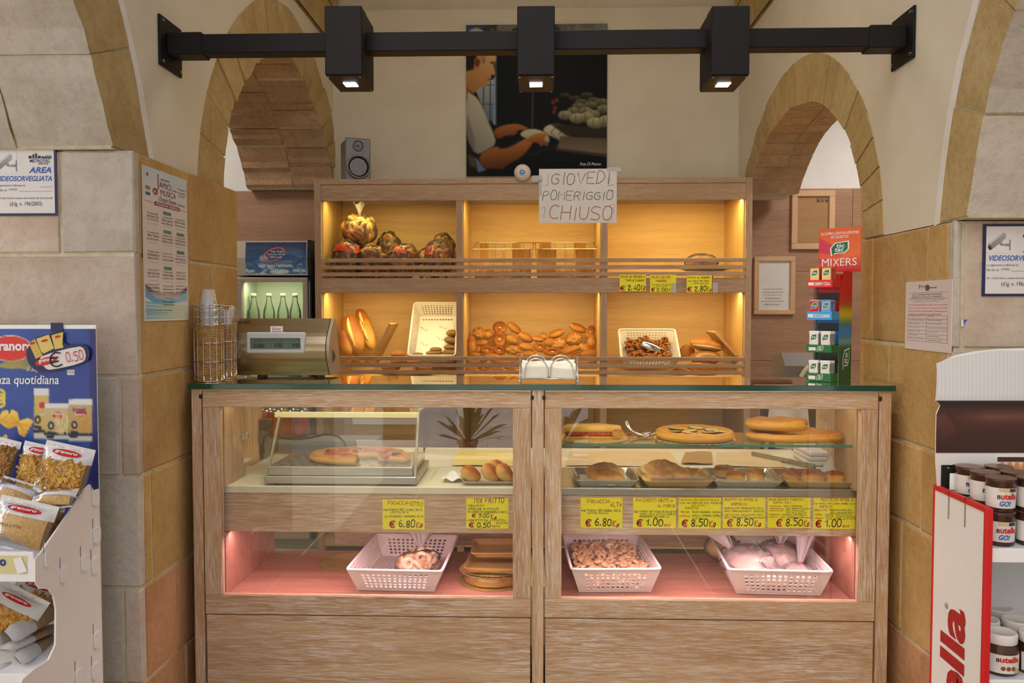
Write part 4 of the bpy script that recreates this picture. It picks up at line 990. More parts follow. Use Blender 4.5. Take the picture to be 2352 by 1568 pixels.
# ------------------------------------------------------------------ PRICE CARDS
def card(box, Y, label, lines, group, tilt=0):
    a = W(box[0], box[3], Y); b = W(box[2], box[1], Y)
    t = thing('price_card', label, 'card', ((a.x + b.x) / 2, Y, a.z), group)
    obj('card', MB().box(a.x, b.x, Y, Y + .001, a.z, b.z), M['yellow_card'], t)
    cw, chh = box[2] - box[0], box[3] - box[1]; mr, mk = MB(), MB()
    for i, (s, col, u0, v0, u1, v1, pw) in enumerate(lines):
        bx = (box[0] + u0 * cw, box[1] + v0 * chh, box[0] + u1 * cw, box[1] + v1 * chh)
        p0, ux, uy, w_, h_ = frame_px(*bx, Y); put_shape(mr if col == 'r' else mk, pen_shape(s, pw * 1.3, .35, .1, len(s) * 7 + i), p0, ux, uy, w_, h_, .0006)
    if mr.v: obj('red_lettering', mr, M['ink_red'], t)
    if mk.v: obj('black_lettering', mk, M['ink'], t)
    return t
Yc = 2.9632; G8 = 'yellow price cards on the counter fascia'
PR = lambda p, u='Kg', x=.18: [('\u20ac', 'r', x, .70, x + .15, .96, .16), (p, 'k', x + .22, .66, x + .62, .95, .12), (u, 'r', x + .64, .74 if u == 'Kg' else .86, min(.97, x + .80), .98 if u == 'Kg' else .96, .14)]
card((879, 1147, 975, 1215), Yc, 'yellow price card for thin focaccia under the pizza warmer', [('FOCACCIA', 'r', .12, .03, .62, .17, .12), ('SOTTILE', 'r', .64, .04, .98, .22, .12), ('ing: FARINA "00", ACQUA, SALE,', 'k', .02, .28, .96, .38, .13), ('LIEVITO, OLIO', 'k', .18, .38, .62, .46, .13), ('-AL POMODORO-', 'r', .02, .52, .48, .60, .14), ('POMODORO, OLIVE', 'k', .50, .52, .98, .60, .14)] + PR('6,80', 'Kg', .16), G8)
card((1071, 1144, 1168, 1213), Yc, 'yellow price card for fried mix beneath the croquette tray', [('MIX FRITTO', 'r', .18, -.04, .90, .17, .12), ('-ARANCINI', 'k', .01, .19, .42, .28, .13), ('-CROCCHE DI PATATE', 'k', .01, .30, .78, .39, .13), ('-PANZEROTTINI (POMODORO E MOZZ.)', 'k', .01, .40, .99, .49, .14), ('\u20ac', 'r', .13, .50, .24, .64, .16), ('9,00', 'k', .29, .49, .55, .65, .12), ('Kg', 'r', .58, .51, .72, .70, .14), ('-CORNETTI SALATI', 'k', .01, .68, .66, .77, .13), ('(COTTO E', 'k', .68, .69, .94, .76, .13), ('SOTTILETTA)', 'k', .70, .78, .99, .86, .14), ('\u20ac', 'r', .06, .79, .20, .97, .16), ('0,50', 'k', .25, .79, .58, .98, .13), ('pezzo', 'r', .61, .89, .80, .97, .13)], G8)
card((1333, 1143, 1430, 1212), Yc, 'yellow price card for thick focaccia, under the single pie tray', [('FOCACCIA', 'r', .16, .03, .70, .18, .12), ('ALTA', 'r', .70, .13, .98, .30, .12), ('ing: FARINA "00" ACQUA, SALE,', 'k', .02, .36, .97, .46, .13), ('LIEVITO, PATATA', 'k', .15, .46, .66, .54, .13)] + PR('6,80', 'Kg', .12), G8)
card((1454, 1143, 1553, 1212), Yc, 'yellow price card for panzerotti, second in the row of six', [('PANZEROTTI', 'r', .06, .0, .54, .14, .12), ('FRITTI o', 'r', .58, .02, .92, .16, .12), ('AL FORNO', 'r', .56, .20, .98, .32, .12), ('ing:', 'r', .01, .40, .12, .50, .13), ('FARINA "00" ACQUA OLIO LIEVITO', 'k', .15, .41, 1.03, .49, .14), ('ACQUA, SALE, PATATA, SUGO DI', 'k', .15, .50, .99, .57, .14), ('POMODORO, MOZZARELLA', 'k', .15, .58, .84, .65, .14)] + PR('1,00', 'pezzo', .08), G8)
card((1558, 1143, 1656, 1213), Yc, 'yellow price card for olive oil focaccia, third in the row of six', [('FOCACCIA CON IMPASTO OLIO E', 'r', .02, .02, .96, .10, .13), ('VINO:', 'r', .02, .13, .17, .20, .13), ('ing. FARINA "00", OLIO, VINO BIANCO', 'k', .2, .12, 1.03, .2, .13), ('SALE, PATATA', 'k', .3, .21, .62, .27, .13), ('RIPIENO:', 'r', .16, .28, .48, .37, .13), ('TONNO-', 'r', .05, .42, .28, .5, .14), ('TONNO, POMODORI, CAPPERI', 'k', .32, .42, .99, .5, .13), ('-CIPOLLE-', 'r', .02, .55, .3, .63, .14), ('CIPOLLE, POMODORI, CAPPERI', 'k', .33, .54, .99, .62, .13), ('E OLIVE', 'k', .33, .64, .56, .7, .13)] + PR('8,50', 'Kg', .08), G8)
card((1660, 1142, 1758, 1212), Yc, 'yellow price card for filled puff pastry with ham, fourth in the row of six', [('RUSTICI DI SFOGLIA', 'r', .04, .01, .82, .12, .13), ('RIPIENI:', 'r', .2, .16, .58, .27, .13), ('-PROSCIUTTO:', 'r', .01, .31, .4, .39, .14), ('PROSCIUTTO, MOZZ.,', 'k', .43, .31, .97, .39, .13), ('UOVA, FORMAGGIO GRATT., BASILICO', 'k', .04, .41, .97, .48, .13), ('-MIX SALUMI:', 'r', .01, .53, .4, .6, .14), ('SALUMI MISTI, MOZZ.,', 'k', .43, .53, .97, .6, .13), ('UOVA, FORMAGGIO GRATT., SALSICCIA', 'k', .04, .61, .97, .69, .13)] + PR('8,50', 'Kg', .1), G8)
card((1763, 1142, 1862, 1212), Yc, 'yellow price card for topped white base, fifth in the row of six', [('BASE BIANCA FARCITA', 'r', .03, .01, .82, .11, .13), ('SOPRA CON:', 'r', .12, .13, .55, .2, .13), ('-ZUCCHINE:', 'r', .02, .25, .32, .31, .14), ('MOZZ, ZUCCHINE', 'k', .37, .25, .8, .31, .13), ('-PARMIGIANA:', 'r', .02, .33, .38, .39, .14), ('MOZZ. PROSCIUTTO, SALSA', 'k', .42, .33, 1.02, .39, .13), ('-MELANZANE:', 'r', .02, .40, .38, .46, .14), ('MOZZ. MELANZANE E', 'k', .42, .40, .88, .46, .13), ('PEPE, SALSA BASILICO', 'k', .42, .48, .9, .53, .13), ('-PEPERONI:', 'r', .01, .53, .3, .59, .14), ('PEPERONI, MOZZARELLA', 'k', .33, .54, .9, .6, .13), ('-CIPOLLA:', 'r', .01, .61, .25, .67, .14), ('CIPOLLA, POMODORI, CAPPERI, OLIVE', 'k', .28, .62, 1.0, .68, .13)] + PR('8,50', 'Kg', .2), G8)
card((1868, 1144, 1965, 1214), Yc, 'yellow price card for puff pastries sold by the piece, last in the row of six', [('RUSTICI DI SFOGLIA', 'r', .18, -.02, .96, .10, .13), ('ing. FARINA "00", ACQUA, BURRO, SALE', 'k', .02, .13, .99, .2, .13), ('RIPIENI:', 'r', .15, .22, .45, .32, .13), ('PROSCIUTTO:', 'r', .02, .35, .33, .42, .14), ('PROSCIUTTO COTTO, MOZZ', 'k', .37, .35, .92, .42, .13), ('UOVA, FORMAGGIO GRATT', 'k', .4, .44, .96, .5, .13), ('-CARNE:', 'r', .02, .5, .22, .56, .14), ('CARNE DI VITELLO MACINATA', 'k', .28, .5, .92, .56, .13), ('UOVA, FORMAGGIO', 'k', .28, .57, .98, .62, .13), ('-TONNO:', 'r', .02, .62, .24, .68, .14), ('TONNO, CAPPERI, SALSA, OLIVE', 'k', .3, .63, 1.0, .69, .13)] + PR('1,00', 'pezzo', .05), G8)
G3 = 'small yellow cards on the bread shelf fascia'; Yb = YS - .009
card((1423, 630, 1484, 669), Yb, 'small yellow card for semolina bread, first of the three on the shelf fascia', [('PANE DI SEMOLA', 'r', .04, .04, .96, .22, .16), ('"TIPO ALTAMURA"', 'k', .22, .28, .96, .42, .16), ('\u20ac', 'r', .02, .66, .22, .96, .16), ('2,40', 'k', .3, .58, .78, .96, .13), ('Kg', 'r', .8, .6, .97, .97, .14)], G3)
card((1493, 631, 1553, 671), Yb, 'small yellow card for sourdough bread, middle one of three on the shelf fascia', [('PANE LIEVITO', 'r', .05, .05, .78, .22, .16), ('MADRE', 'r', .22, .26, .64, .42, .16), ('ing. FARINA "00" ACQUA SALE', 'k', .08, .52, .92, .6, .16), ('LIEVITO MADRE', 'k', .18, .63, .66, .7, .16), ('\u20ac', 'r', .05, .72, .2, .97, .16), ('2,00', 'k', .24, .74, .68, .97, .13), ('Kg', 'r', .72, .74, .86, .95, .14)], G3)
card((1577, 632, 1635, 671), Yb, 'small yellow card for butter rolls, last of the three on the shelf fascia', [('PANINI AL BURRO', 'r', .04, .06, .92, .2, .16), ('ing. FARINA "00" ACQUA', 'k', .06, .28, .9, .38, .16), ('LIEVITO, SALE, OLIO', 'k', .26, .42, .86, .52, .16), ('\u20ac', 'r', .03, .66, .22, .96, .16), ('2,80', 'k', .3, .6, .8, .97, .13), ('Kg', 'r', .82, .66, .98, .97, .14)], G3)
for px in (1541, 1637): o = obj('tape', MB().box(xat(px, 650, Yb), xat(px + 12, 650, Yb), Yb - .002, Yb - .0014, zat_px(672, Yb), zat_px(650, Yb)), M['tape']); tag(o, 'strip of clear tape at the edge of the ' + ('middle' if px < 1600 else 'last') + ' small yellow card', 'tape')
# ------------------------------------------------------------------ BREAD AND PASTRY MATERIALS
M['roll'] = bread('roll_crust', C(216, 170, 98), C(198, 136, 58), C(160, 92, 32))
M['roll_dark'] = bread('dark_roll_crust', C(206, 138, 62), C(178, 104, 38), C(138, 72, 24))
M['loaf'] = bread('loaf_crust', C(204, 152, 80), C(178, 112, 48), C(138, 78, 30), 6)
M['score'] = noisy('pale_score', C(236, 200, 134), C(226, 182, 108), 40, .7, .2)
M['tarallo'] = bread('pale_tarallo', C(246, 226, 194), C(242, 212, 170), C(230, 184, 134), 20, .2)
M['tarallo_dark'] = bread('brown_tarallo', C(190, 130, 66), C(166, 104, 46), C(132, 76, 30), 20, .2)
M['puff'] = bread('puff_pastry', C(226, 190, 116), C(206, 150, 70), C(150, 84, 32), 10)
M['pastry'] = bread('fried_dough', C(228, 184, 112), C(204, 150, 80), C(160, 106, 54), 8)
M['focaccia'] = bread('focaccia_crust', C(206, 150, 60), C(214, 160, 66), C(188, 120, 40), 6)
M['brown_bread'] = bread('wholemeal_crust', C(176, 138, 84), C(158, 120, 70), C(128, 94, 54), 8)
M['basket'] = flat('white_basket_plastic', C(236, 228, 222), .45)
M['gold'] = noisy('gold_card', C(206, 176, 110), C(220, 192, 126), 20, .3, .03, metal=.65)
M['foil'] = noisy('tray_foil', C(200, 196, 178), C(214, 210, 192), 30, .22, .05, metal=.8)
M['bagfilm'] = film('bag_film', (.97, .97, .97, 1), .22, .12, .05, bs=40)
M['pinkfilm'] = film('soft_bag_film', (.98, .97, .97, 1), .22, .16, .34, (1.0, .95, .94, 1), 60); M['pale_bread'] = bread('pale_bread', C(240, 206, 168), C(234, 190, 146), C(216, 162, 112), 8)
M['redtag'] = flat('red_tag', C(176, 44, 26), .4)

# ------------------------------------------------------------------ PERFORATED BASKETS
def perf(mb, fn, nx, ny, mx, my, hole=.55):   # sheet fn(u,v) with nx x ny square holes
    us = [0.0]; vs_ = [0.0]
    px_, py_ = (1 - 2 * mx) / nx, (1 - my[0] - my[1]) / ny
    for i in range(nx): a = mx + px_ * (i + .5 - hole / 2); us += [a, a + px_ * hole]
    for j in range(ny): a = my[0] + py_ * (j + .5 - hole / 2); vs_ += [a, a + py_ * hole]
    us.append(1.0); vs_.append(1.0); nU = len(us)
    pts = [fn(u, v) for v in vs_ for u in us]
    fs = [(j * nU + i, j * nU + i + 1, (j + 1) * nU + i + 1, (j + 1) * nU + i) for j in range(len(vs_) - 1) for i in range(nU - 1) if not (i % 2 == 1 and j % 2 == 1)]
    mb.add(pts, fs)
def basket(name, label, w, d, h, nx, ny, loc, rot, group=None, taper=.82, liner=False):
    t = thing(name, label, 'basket', (0, 0, 0), group)
    tw, td = w / 2, d / 2; bw, bd = tw * taper, td * (1 - (1 - taper) * w / d)
    def side(a, b, c, dd): return lambda u, v: tuple(Vector(a).lerp(Vector(b), u) * (1 - v) + Vector(c).lerp(Vector(dd), u) * v)
    m = MB(); B = [(-bw, -bd, .003), (bw, -bd, .003), (bw, bd, .003), (-bw, bd, .003)]; T = [(-tw, -td, h), (tw, -td, h), (tw, td, h), (-tw, td, h)]
    for k in range(4):
        k2 = (k + 1) % 4; n_ = nx if k % 2 == 0 else int(nx * d / w)
        perf(m, side(B[k], B[k2], T[k], T[k2]), n_, ny, .12, (.10, .16))
    perf(m, side(B[0], B[1], B[3], B[2]), nx, int(nx * d / w), .08, (.06, .06))
    o = obj('wall', m, M['basket'], t); sm = o.modifiers.new('thickness', 'SOLIDIFY'); sm.thickness = .0025; sm.offset = -1
    r = MB(); rr = .02
    P = []
    for cx, cy, a0 in ((tw - rr, td - rr, 0), (-tw + rr, td - rr, 90), (-tw + rr, -td + rr, 180), (tw - rr, -td + rr, 270)):
        for a in range(0, 91, 22): P.append((cx + rr * math.cos(math.radians(a0 + a)), cy + rr * math.sin(math.radians(a0 + a)), h))
    r.tube(P, .0055, 8, True); obj('rim', r, M['basket'], t, True)
    t.location = loc; t.rotation_euler = rot
    return t
def drop(n, w, d, rad, th, seed, top, tries=14):   # settle flat rings one on another: list of (x, y, z)
    rg = random.Random(seed); out = []
    for k in range(n):
        best = None
        for _ in range(tries):
            x, y = rg.uniform(-w, w), rg.uniform(-d, d); z = 0
            for (a, b, c) in out:
                dd = math.hypot(a - x, b - y)
                if dd < rad * 1.75: z = max(z, c + th * (1.15 if dd < rad else .8))
            if best is None or z < best[2]: best = (x, y, z)
        if best[2] > top: continue
        out.append(best)
    return out

_tr = MB().torus((0, 0, 0), .0115, .0058, 14, 8)
tar_me = None
def rings(M_mat, pos, mat4, label, group, R, name='tarallo', tilt=.9, seed=0):
    global tar_me
    rg = random.Random(seed); first = None
    for (x, y, z) in pos:
        if first is None:
            m = MB().torus((0, 0, 0), R * .66, R * .36, 14, 8); o = obj(name, m, M_mat, None, True); first = o.data
        else: o = bpy.data.objects.new(name, first); COL.objects.link(o)
        tag(o, label, 'biscuit', group)
        o.matrix_world = mat4 @ Matrix.Translation((x, y, z + R * .45)) @ Matrix.Rotation(rg.uniform(0, 6.28), 4, 'Z') @ Matrix.Rotation(rg.uniform(-tilt, tilt), 4, 'X') @ Matrix.Diagonal((rg.uniform(.9, 1.15), rg.uniform(.85, 1.05), rg.uniform(.9, 1.1), 1))
def xf(loc, rot):
    from mathutils import Euler
    return Matrix.Translation(loc) @ Euler(rot).to_matrix().to_4x4()

# lower display: three white baskets
fz = zFL
p1 = W(900, 1371, 2.995); L1 = (p1.x + .022, 3.20, fz + .0015); R1 = (0, 0, -.035)
basket('bread_basket', 'white perforated basket holding one bag of ring biscuits, left of the stacked gold trays', .35, .475, .086, 13, 5, L1, R1)
p2 = W(1405, 1366, 3.0); L2 = (p2.x + .003, 3.205, fz + .0015); R2 = (0, 0, .05)
basket('bread_basket', 'white perforated basket heaped with loose pale ring biscuits', .325, .455, .094, 12, 5, L2, R2)
p3 = W(1805, 1377, 2.96); L3 = (p3.x - .006, 3.195, fz + .0015); R3 = (0, 0, -.05)
basket('bread_basket', 'white perforated basket crammed with tied clear bags of bread', .365, .46, .098, 13, 5, L3, R3)
X2 = xf(L2, R2)
pos = drop(300, .118, .180, .0175, .010, 5, .072)
pos = [(x * (1 + z * 1.2), y * (1 + z * 1.2), z + .006 + .018 * (.5 + y * 3)) for x, y, z in pos]
pos.sort(key=lambda p: -p[2]); deep = pos[190:]; pos = pos[:190]
def ringstuff(deep, mat4, R, mm, label, cat='biscuits'):
    mb = MB(); rg = random.Random(2)
    for (x, y, z) in deep: mb.torus(mat4 @ Vector((x, y, z + R * .45)), R * .66, R * .36, 10, 6, (mat4.to_3x3() @ Matrix.Rotation(rg.uniform(-.5, .5), 3, 'X') @ Matrix.Rotation(rg.uniform(-.5, .5), 3, 'Y')))
    o = obj('tarallo_fill', mb, mm, None, True, loc=tuple(mat4.translation)); o['kind'] = 'stuff'; tag(o, label, cat)
ringstuff(deep, X2, .0185, M['tarallo'], 'deeper pale ring biscuits showing through the holes of the heaped basket')
rings(M['tarallo'], pos, X2, 'small pale ring biscuit heaped in the white basket of loose biscuits', 'loose ring biscuits in the basket', .0185, seed=3)

# ------------------------------------------------------------------ BAGS OF RING BREADS
def ringbag(name, label, loc, sx, sy, sz, R, nring, mring, mfilm, seed, group=None, neck=None, band=None, rot=0, cat='bag'):
    t = thing(name, label, cat, (0, 0, 0), group); rg = random.Random(seed)
    first = None; pts = []
    for k in range(nring):
        for _ in range(60):
            th = math.acos(rg.uniform(-.75, 1)); ph = rg.uniform(0, 6.28); f = rg.uniform(.45, .80)
            p = Vector((sx * math.sin(th) * math.cos(ph), sy * math.sin(th) * math.sin(ph), sz * math.cos(th))) * f
            if all((p - q).length > R * 1.05 for q in pts): break
        pts.append(p)
        if first is None: o = obj('tarallo', MB().torus((0, 0, 0), R * .66, R * .35, 12, 7), mring, t, True); first = o.data
        else: o = bpy.data.objects.new('tarallo', first); COL.objects.link(o); o.parent = t
        o.location = p + Vector((0, 0, sz)); o.rotation_euler = (rg.uniform(-1.6, 1.6), rg.uniform(-1.6, 1.6), rg.uniform(0, 6))
    def fn(d, p):
        n_ = mnoise.noise(Vector((d.x * 2.3 + seed, d.y * 2.3, d.z * 2.3))) * .14 + mnoise.noise(Vector((d.x * 6 + seed, d.y * 6, d.z * 6))) * .07
        q_ = p * (1.04 + n_); q_.z = max(q_.z, -sz * .97); return q_
    f_ = obj('film', MB().blob((0, 0, sz), (sx, sy, sz), 30, 18, fn), mfilm, t, True)
    if neck:
        nx_, ny_, nz_, nl = neck; b = Vector((nx_, ny_, nz_)); dr_ = b.normalized(); base = Vector((0, 0, sz)) + Vector((dr_.x * sx, dr_.y * sy, dr_.z * sz)) * .95; m = MB()
        up = dr_; sd_ = up.orthogonal().normalized(); s2 = up.cross(sd_)
        def nk(u, v):
            a = u * 2 * math.pi; r_ = .006 + nl * .42 * v ** 1.3; wv = 1 + .35 * math.sin(a * 5 + seed) + .2 * math.sin(a * 9)
            return tuple(base + up * (nl * v * (1 + .12 * math.sin(a * 3))) + (sd_ * math.cos(a) + s2 * .45 * math.sin(a)) * r_ * wv)
        m.grid(nk, 26, 7); obj('bag_neck', m, M['pinkfilm'], t, True)
        obj('clip', MB().box(base.x - .008, base.x + .008, base.y - .007, base.y + .001, base.z - .006, base.z + .006, .001), M['redtag'], t)
    if band:
        m = MB()
        def bd(u, v):
            a = (-.5 + (u - .5) * 2.2) * 1.0 + band[0]; z = band[1] + (v - .5) * band[2]
            rr = math.sqrt(max(.02, 1 - z * z)) * 1.06; n_ = .05 * math.sin(u * 9 + seed)
            return (sx * rr * math.sin(a) * (1 + n_), -sy * rr * math.cos(a) * (1 + n_), sz + sz * (z + .06 * math.sin(u * 6)))
        m.grid(bd, 14, 3); obj('red_label', m, M['redtag'], t, True)
    t.location = loc; t.rotation_euler = (0, 0, rot); return t
GB = 'bagged ring breads on the top shelf'
zU = zm1 - .006
for i, (px, py, Yb_, sx, sz, n_, kw, lab) in enumerate((
    (797, 632, 4.94, .092, .118, 20, dict(band=(.3, .55, .34)), 'clear bag of brown ring breads with a red label, nearest the side panel'),
    (855, 632, 4.935, .088, .105, 18, dict(band=(0, .62, .22)), 'clear bag of ring breads with a thin red label, second in the front row'),
    (928, 632, 4.935, .09, .108, 18, dict(band=(0, .62, .34)), 'clear bag of ring breads with a broad red label, third in the front row'),
    (985, 632, 5.05, .08, .10, 14, dict(), 'low unlabelled bag of pale ring breads behind the gap in the front row'),
    (1008, 632, 4.94, .085, .118, 18, dict(band=(-.5, .5, .42)), 'clear bag of ring breads with a tilted red label against the divider'),
    (818, 590, 5.17, .095, .15, 18, dict(), 'bag of ring breads at the back, half hidden under the tall bag'),
    (893, 590, 5.17, .11, .145, 18, dict(), 'bag of glossy brown ring breads at the back, right of the tall bag'))):
    p = W(px, py, Yb_); z = zU + (0 if i < 5 else .012)
    ringbag('bread_bag', lab, (p.x, Yb_, z), sx, .085, sz, .037, n_, M['tarallo_dark'] if i not in (3,) else M['roll'], M['bagfilm'], 20 + i, GB, rot=(.5, -.2, .3, .9, -.4, 1.2, 2.0)[i], **kw)
p = W(828, 560, 5.03)
ringbag('bread_bag', 'tall bag of golden ring breads tied with two clear tufts, topmost of the pile', (p.x, 5.02, zU + .20), .098, .085, .10, .043, 18, M['roll'], M['bagfilm'], 41, GB, neck=(-.02, -.15, 1, .075), rot=.2)
pb_ = W(1010, 552, 5.15); ringbag('bread_bag', 'bag of ring breads leaning behind the tilted red label by the divider', (xat(1018, 600, 5.2), 5.2, zU + .10), .07, .08, .10, .036, 13, M['tarallo_dark'], M['bagfilm'], 45, GB)
# the bag lying in the lower basket
X1 = xf(L1, R1); pl1 = X1 @ Vector((.05, -.02, .013))
ringbag('biscuit_bag', 'clear bag of golden ring biscuits lying in the otherwise empty white basket', pl1, .070, .10, .042, .026, 30, M['tarallo'], M['bagfilm'], 61, None, neck=(-.55, .6, .9, .085), rot=-.6)

# bagged bread in the third basket
def breadbag(label, loc, sx, sy, sz, necks, seed, rot=0):
    t = thing('bread_bag', label, 'bag', (0, 0, 0), 'tied bread bags in the lower basket')
    obj('bread', MB().blob((0, 0, sz), (sx * .86, sy * .86, sz * .86), 18, 11, lambda d, p: p * (1 + .12 * mnoise.noise(d * 2 + Vector((seed, 0, 0))))), M['pale_bread'], t, True)
    obj('film', MB().blob((0, 0, sz), (sx, sy, sz), 52, 30, lambda d, p: p * (1.0 + .10 * mnoise.noise(d * 3.1 + Vector((seed, 0, 0))) + .20 * abs(mnoise.noise(d * 4.5 + Vector((0, seed, 0)))) + .07 * abs(mnoise.noise(d * 11 + Vector((0, seed, 5)))))), M['pinkfilm'], t, True)
    for (nx_, ny_, nz_, nl, wd) in necks:
        up = Vector((nx_, ny_, nz_)).normalized(); base = Vector((0, 0, sz)) + Vector((up.x * sx, up.y * sy, up.z * sz)) * .97; sd_ = up.orthogonal().normalized(); sd_ = Vector((1, 0, 0)) - up * up.x; sd_.normalize(); s2 = up.cross(sd_); m = MB()
        def nk(u, v):
            a = u * 2 * math.pi; r_ = .007 + nl * wd * v ** 1.1; wv = 1 + .3 * math.sin(a * 4 + seed) + .22 * math.sin(a * 11 + seed)
            return tuple(base + up * (nl * v * (1 + .15 * math.sin(a * 2 + seed))) + (sd_ * math.cos(a) + s2 * .35 * math.sin(a)) * r_ * wv)
        m.grid(nk, 30, 9); nk_o = obj('bag_neck', m, M['pinkfilm'], t, True)
        obj('tie', MB().box(base.x - .007, base.x + .007, base.y - .008, base.y + .004, base.z - .006, base.z + .006, .001), M['redtag'], t)
    t.location = loc; t.rotation_euler = (0, 0, rot)
X3 = xf(L3, R3)
breadbag('tied clear bag of bread spilling over the near corner of the crammed basket', X3 @ Vector((-.075, -.04, .012)), .095, .14, .056, [(-.6, .35, .8, .17, .38)], 1, .1)
breadbag('tied bread bag with an upright crumpled neck, in the middle of the crammed basket', X3 @ Vector((.06, .05, .012)), .085, .12, .056, [(.0, -.25, 1, .12, .42)], 2, -.2)
breadbag('tied clear bag of bread whose neck fans out over the side of the crammed basket', X3 @ Vector((.095, -.10, .012)), .055, .08, .036, [(.30, .2, .9, .12, .26)], 3, .2)
breadbag('tied clear bag of bread with a white slip, at the front of the crammed basket', X3 @ Vector((-.01, -.145, .010)), .07, .06, .036, [(-.3, -.2, .9, .05, .4)], 4, .3)
o = obj('paper_slip', MB().grid(lambda u, v: tuple(X3 @ Vector((-.055 + .085 * u, -.03 - .02 * u + .016 * v, .118 - .022 * u + .004 * math.sin(4 * u)))), 8, 2), flat('lilac_slip', C(222, 190, 220), .6)); tag(o, 'narrow pale paper slip lying on the bread bags', 'slip')
# yellow-ended pack behind the crammed basket
pp = W(1650, 1285, 3.36); t = thing('pasta_pack', 'clear pack of yellow pasta behind the crammed basket', 'pack', (pp.x, 3.38, fz))
obj('film', MB().blob((pp.x + .02, 3.38, fz + .062), (.075, .06, .055), 20, 12, lambda d, p: p * (1 + .1 * mnoise.noise(d * 3))), M['bagfilm'], t, True); obj('pasta', MB().blob((pp.x + .02, 3.38, fz + .058), (.066, .052, .045), 16, 10, lambda d, p: p * (1 + .08 * mnoise.noise(d * 5))), flat('yellow_pasta', C(206, 176, 92), .6), t, True)

# ------------------------------------------------------------------ CAKE BOARDS AND TRAYS
def scallop_board(label, x, y, z, R, m=None, parent=None, group=None):
    mb = MB(); n = 96; ring = []
    def pr(r, zz, sc): return [((r + sc * .004 * math.sin(k * 2 * math.pi * 36 / n)) * math.cos(2 * math.pi * k / n) + x, (r + sc * .004 * math.sin(k * 2 * math.pi * 36 / n)) * math.sin(2 * math.pi * k / n) + y, z + zz) for k in range(n)]
    vs = pr(R, 0, 1) + pr(R, .002, 1) + pr(R * .9, .0022, 0) + pr(R * .88, .0032, 0) + [(x, y, z + .0032)]
    fs = [tuple(range(n - 1, -1, -1))]
    for j in range(3): fs += [(j * n + k, j * n + (k + 1) % n, (j + 1) * n + (k + 1) % n, (j + 1) * n + k) for k in range(n)]
    fs += [(3 * n + k, 3 * n + (k + 1) % n, 4 * n) for k in range(n)]
    mb.add(vs, fs); o = obj('cake_board', mb, m or M['gold'], None, False, loc=(x, y, z)); return tag(o, label, 'cake board', group)
pc = W(800, 1262, 3.38); scallop_board('round gold cake board lying at the back, left of the basket with one bag', pc.x + .03, 3.33, fz + .001, .135)
pq = W(1150, 1310, 3.12); bcx = xd0 - .006 - .142
for k in range(3): scallop_board(('lowest', 'second', 'topmost')[k] + ' of the round gold cake boards stacked under the gold trays', bcx, 3.13, fz + .001 + (.0, .045, .052)[k] * (1 if k else 0), (.132, .128, .122)[k])
# a drum between the boards
t = obj('cake_drum', MB().lathe([(.108, 0), (.112, .006), (.112, .034), (.108, .038)], (bcx, 3.13, fz + .0055), 40), M['gold'], None, True, loc=(bcx, 3.13, fz + .0055)); tag(t, 'thick round gold cake drum in the stack of boards', 'cake drum')
def tray(label, x, y, z, w, d, h, m, group=None, rot=0, flare=.018, name='pastry_tray'):
    def rr(w_, d_, z_, r_, n=5):
        P = []
        for cx, cy, a0 in ((w_ - r_, d_ - r_, 0), (-w_ + r_, d_ - r_, 90), (-w_ + r_, -d_ + r_, 180), (w_ - r_, -d_ + r_, 270)):
            for i in range(n): a = math.radians(a0 + 90 * i / (n - 1)); P.append((cx + r_ * math.cos(a), cy + r_ * math.sin(a), z_))
        return P
    L = [rr(w / 2 - flare, d / 2 - flare, 0, .012), rr(w / 2 - .003, d / 2 - .003, h, .016), rr(w / 2, d / 2, h, .018), rr(w / 2, d / 2, h - .003, .018), rr(w / 2 - flare + .001, d / 2 - flare + .001, -.0015, .012)]
    n = len(L[0]); vs = [p for l in L for p in l]; fs = [tuple(range(n))]
    for j in range(4): fs += [(j * n + k, (j + 1) * n + k, (j + 1) * n + (k + 1) % n, j * n + (k + 1) % n) for k in range(n)]
    fs.append(tuple(range(5 * n - 1, 4 * n - 1, -1)))
    o = obj(name, MB().add(vs, fs), m, None, False); o.location = (x, y, z + .0015); o.rotation_euler = (0, 0, rot); return tag(o, label, 'tray', group)
tray('upper gold tray on top of the stacked cake boards', bcx + .02, 3.20, fz + .094, .22, .20, .02, M['gold'], 'gold trays on the cake boards', .05); tray('lower gold tray on the stacked cake boards', bcx + .015, 3.12, fz + .060, .23, .22, .022, M['gold'], 'gold trays on the cake boards', -.06)

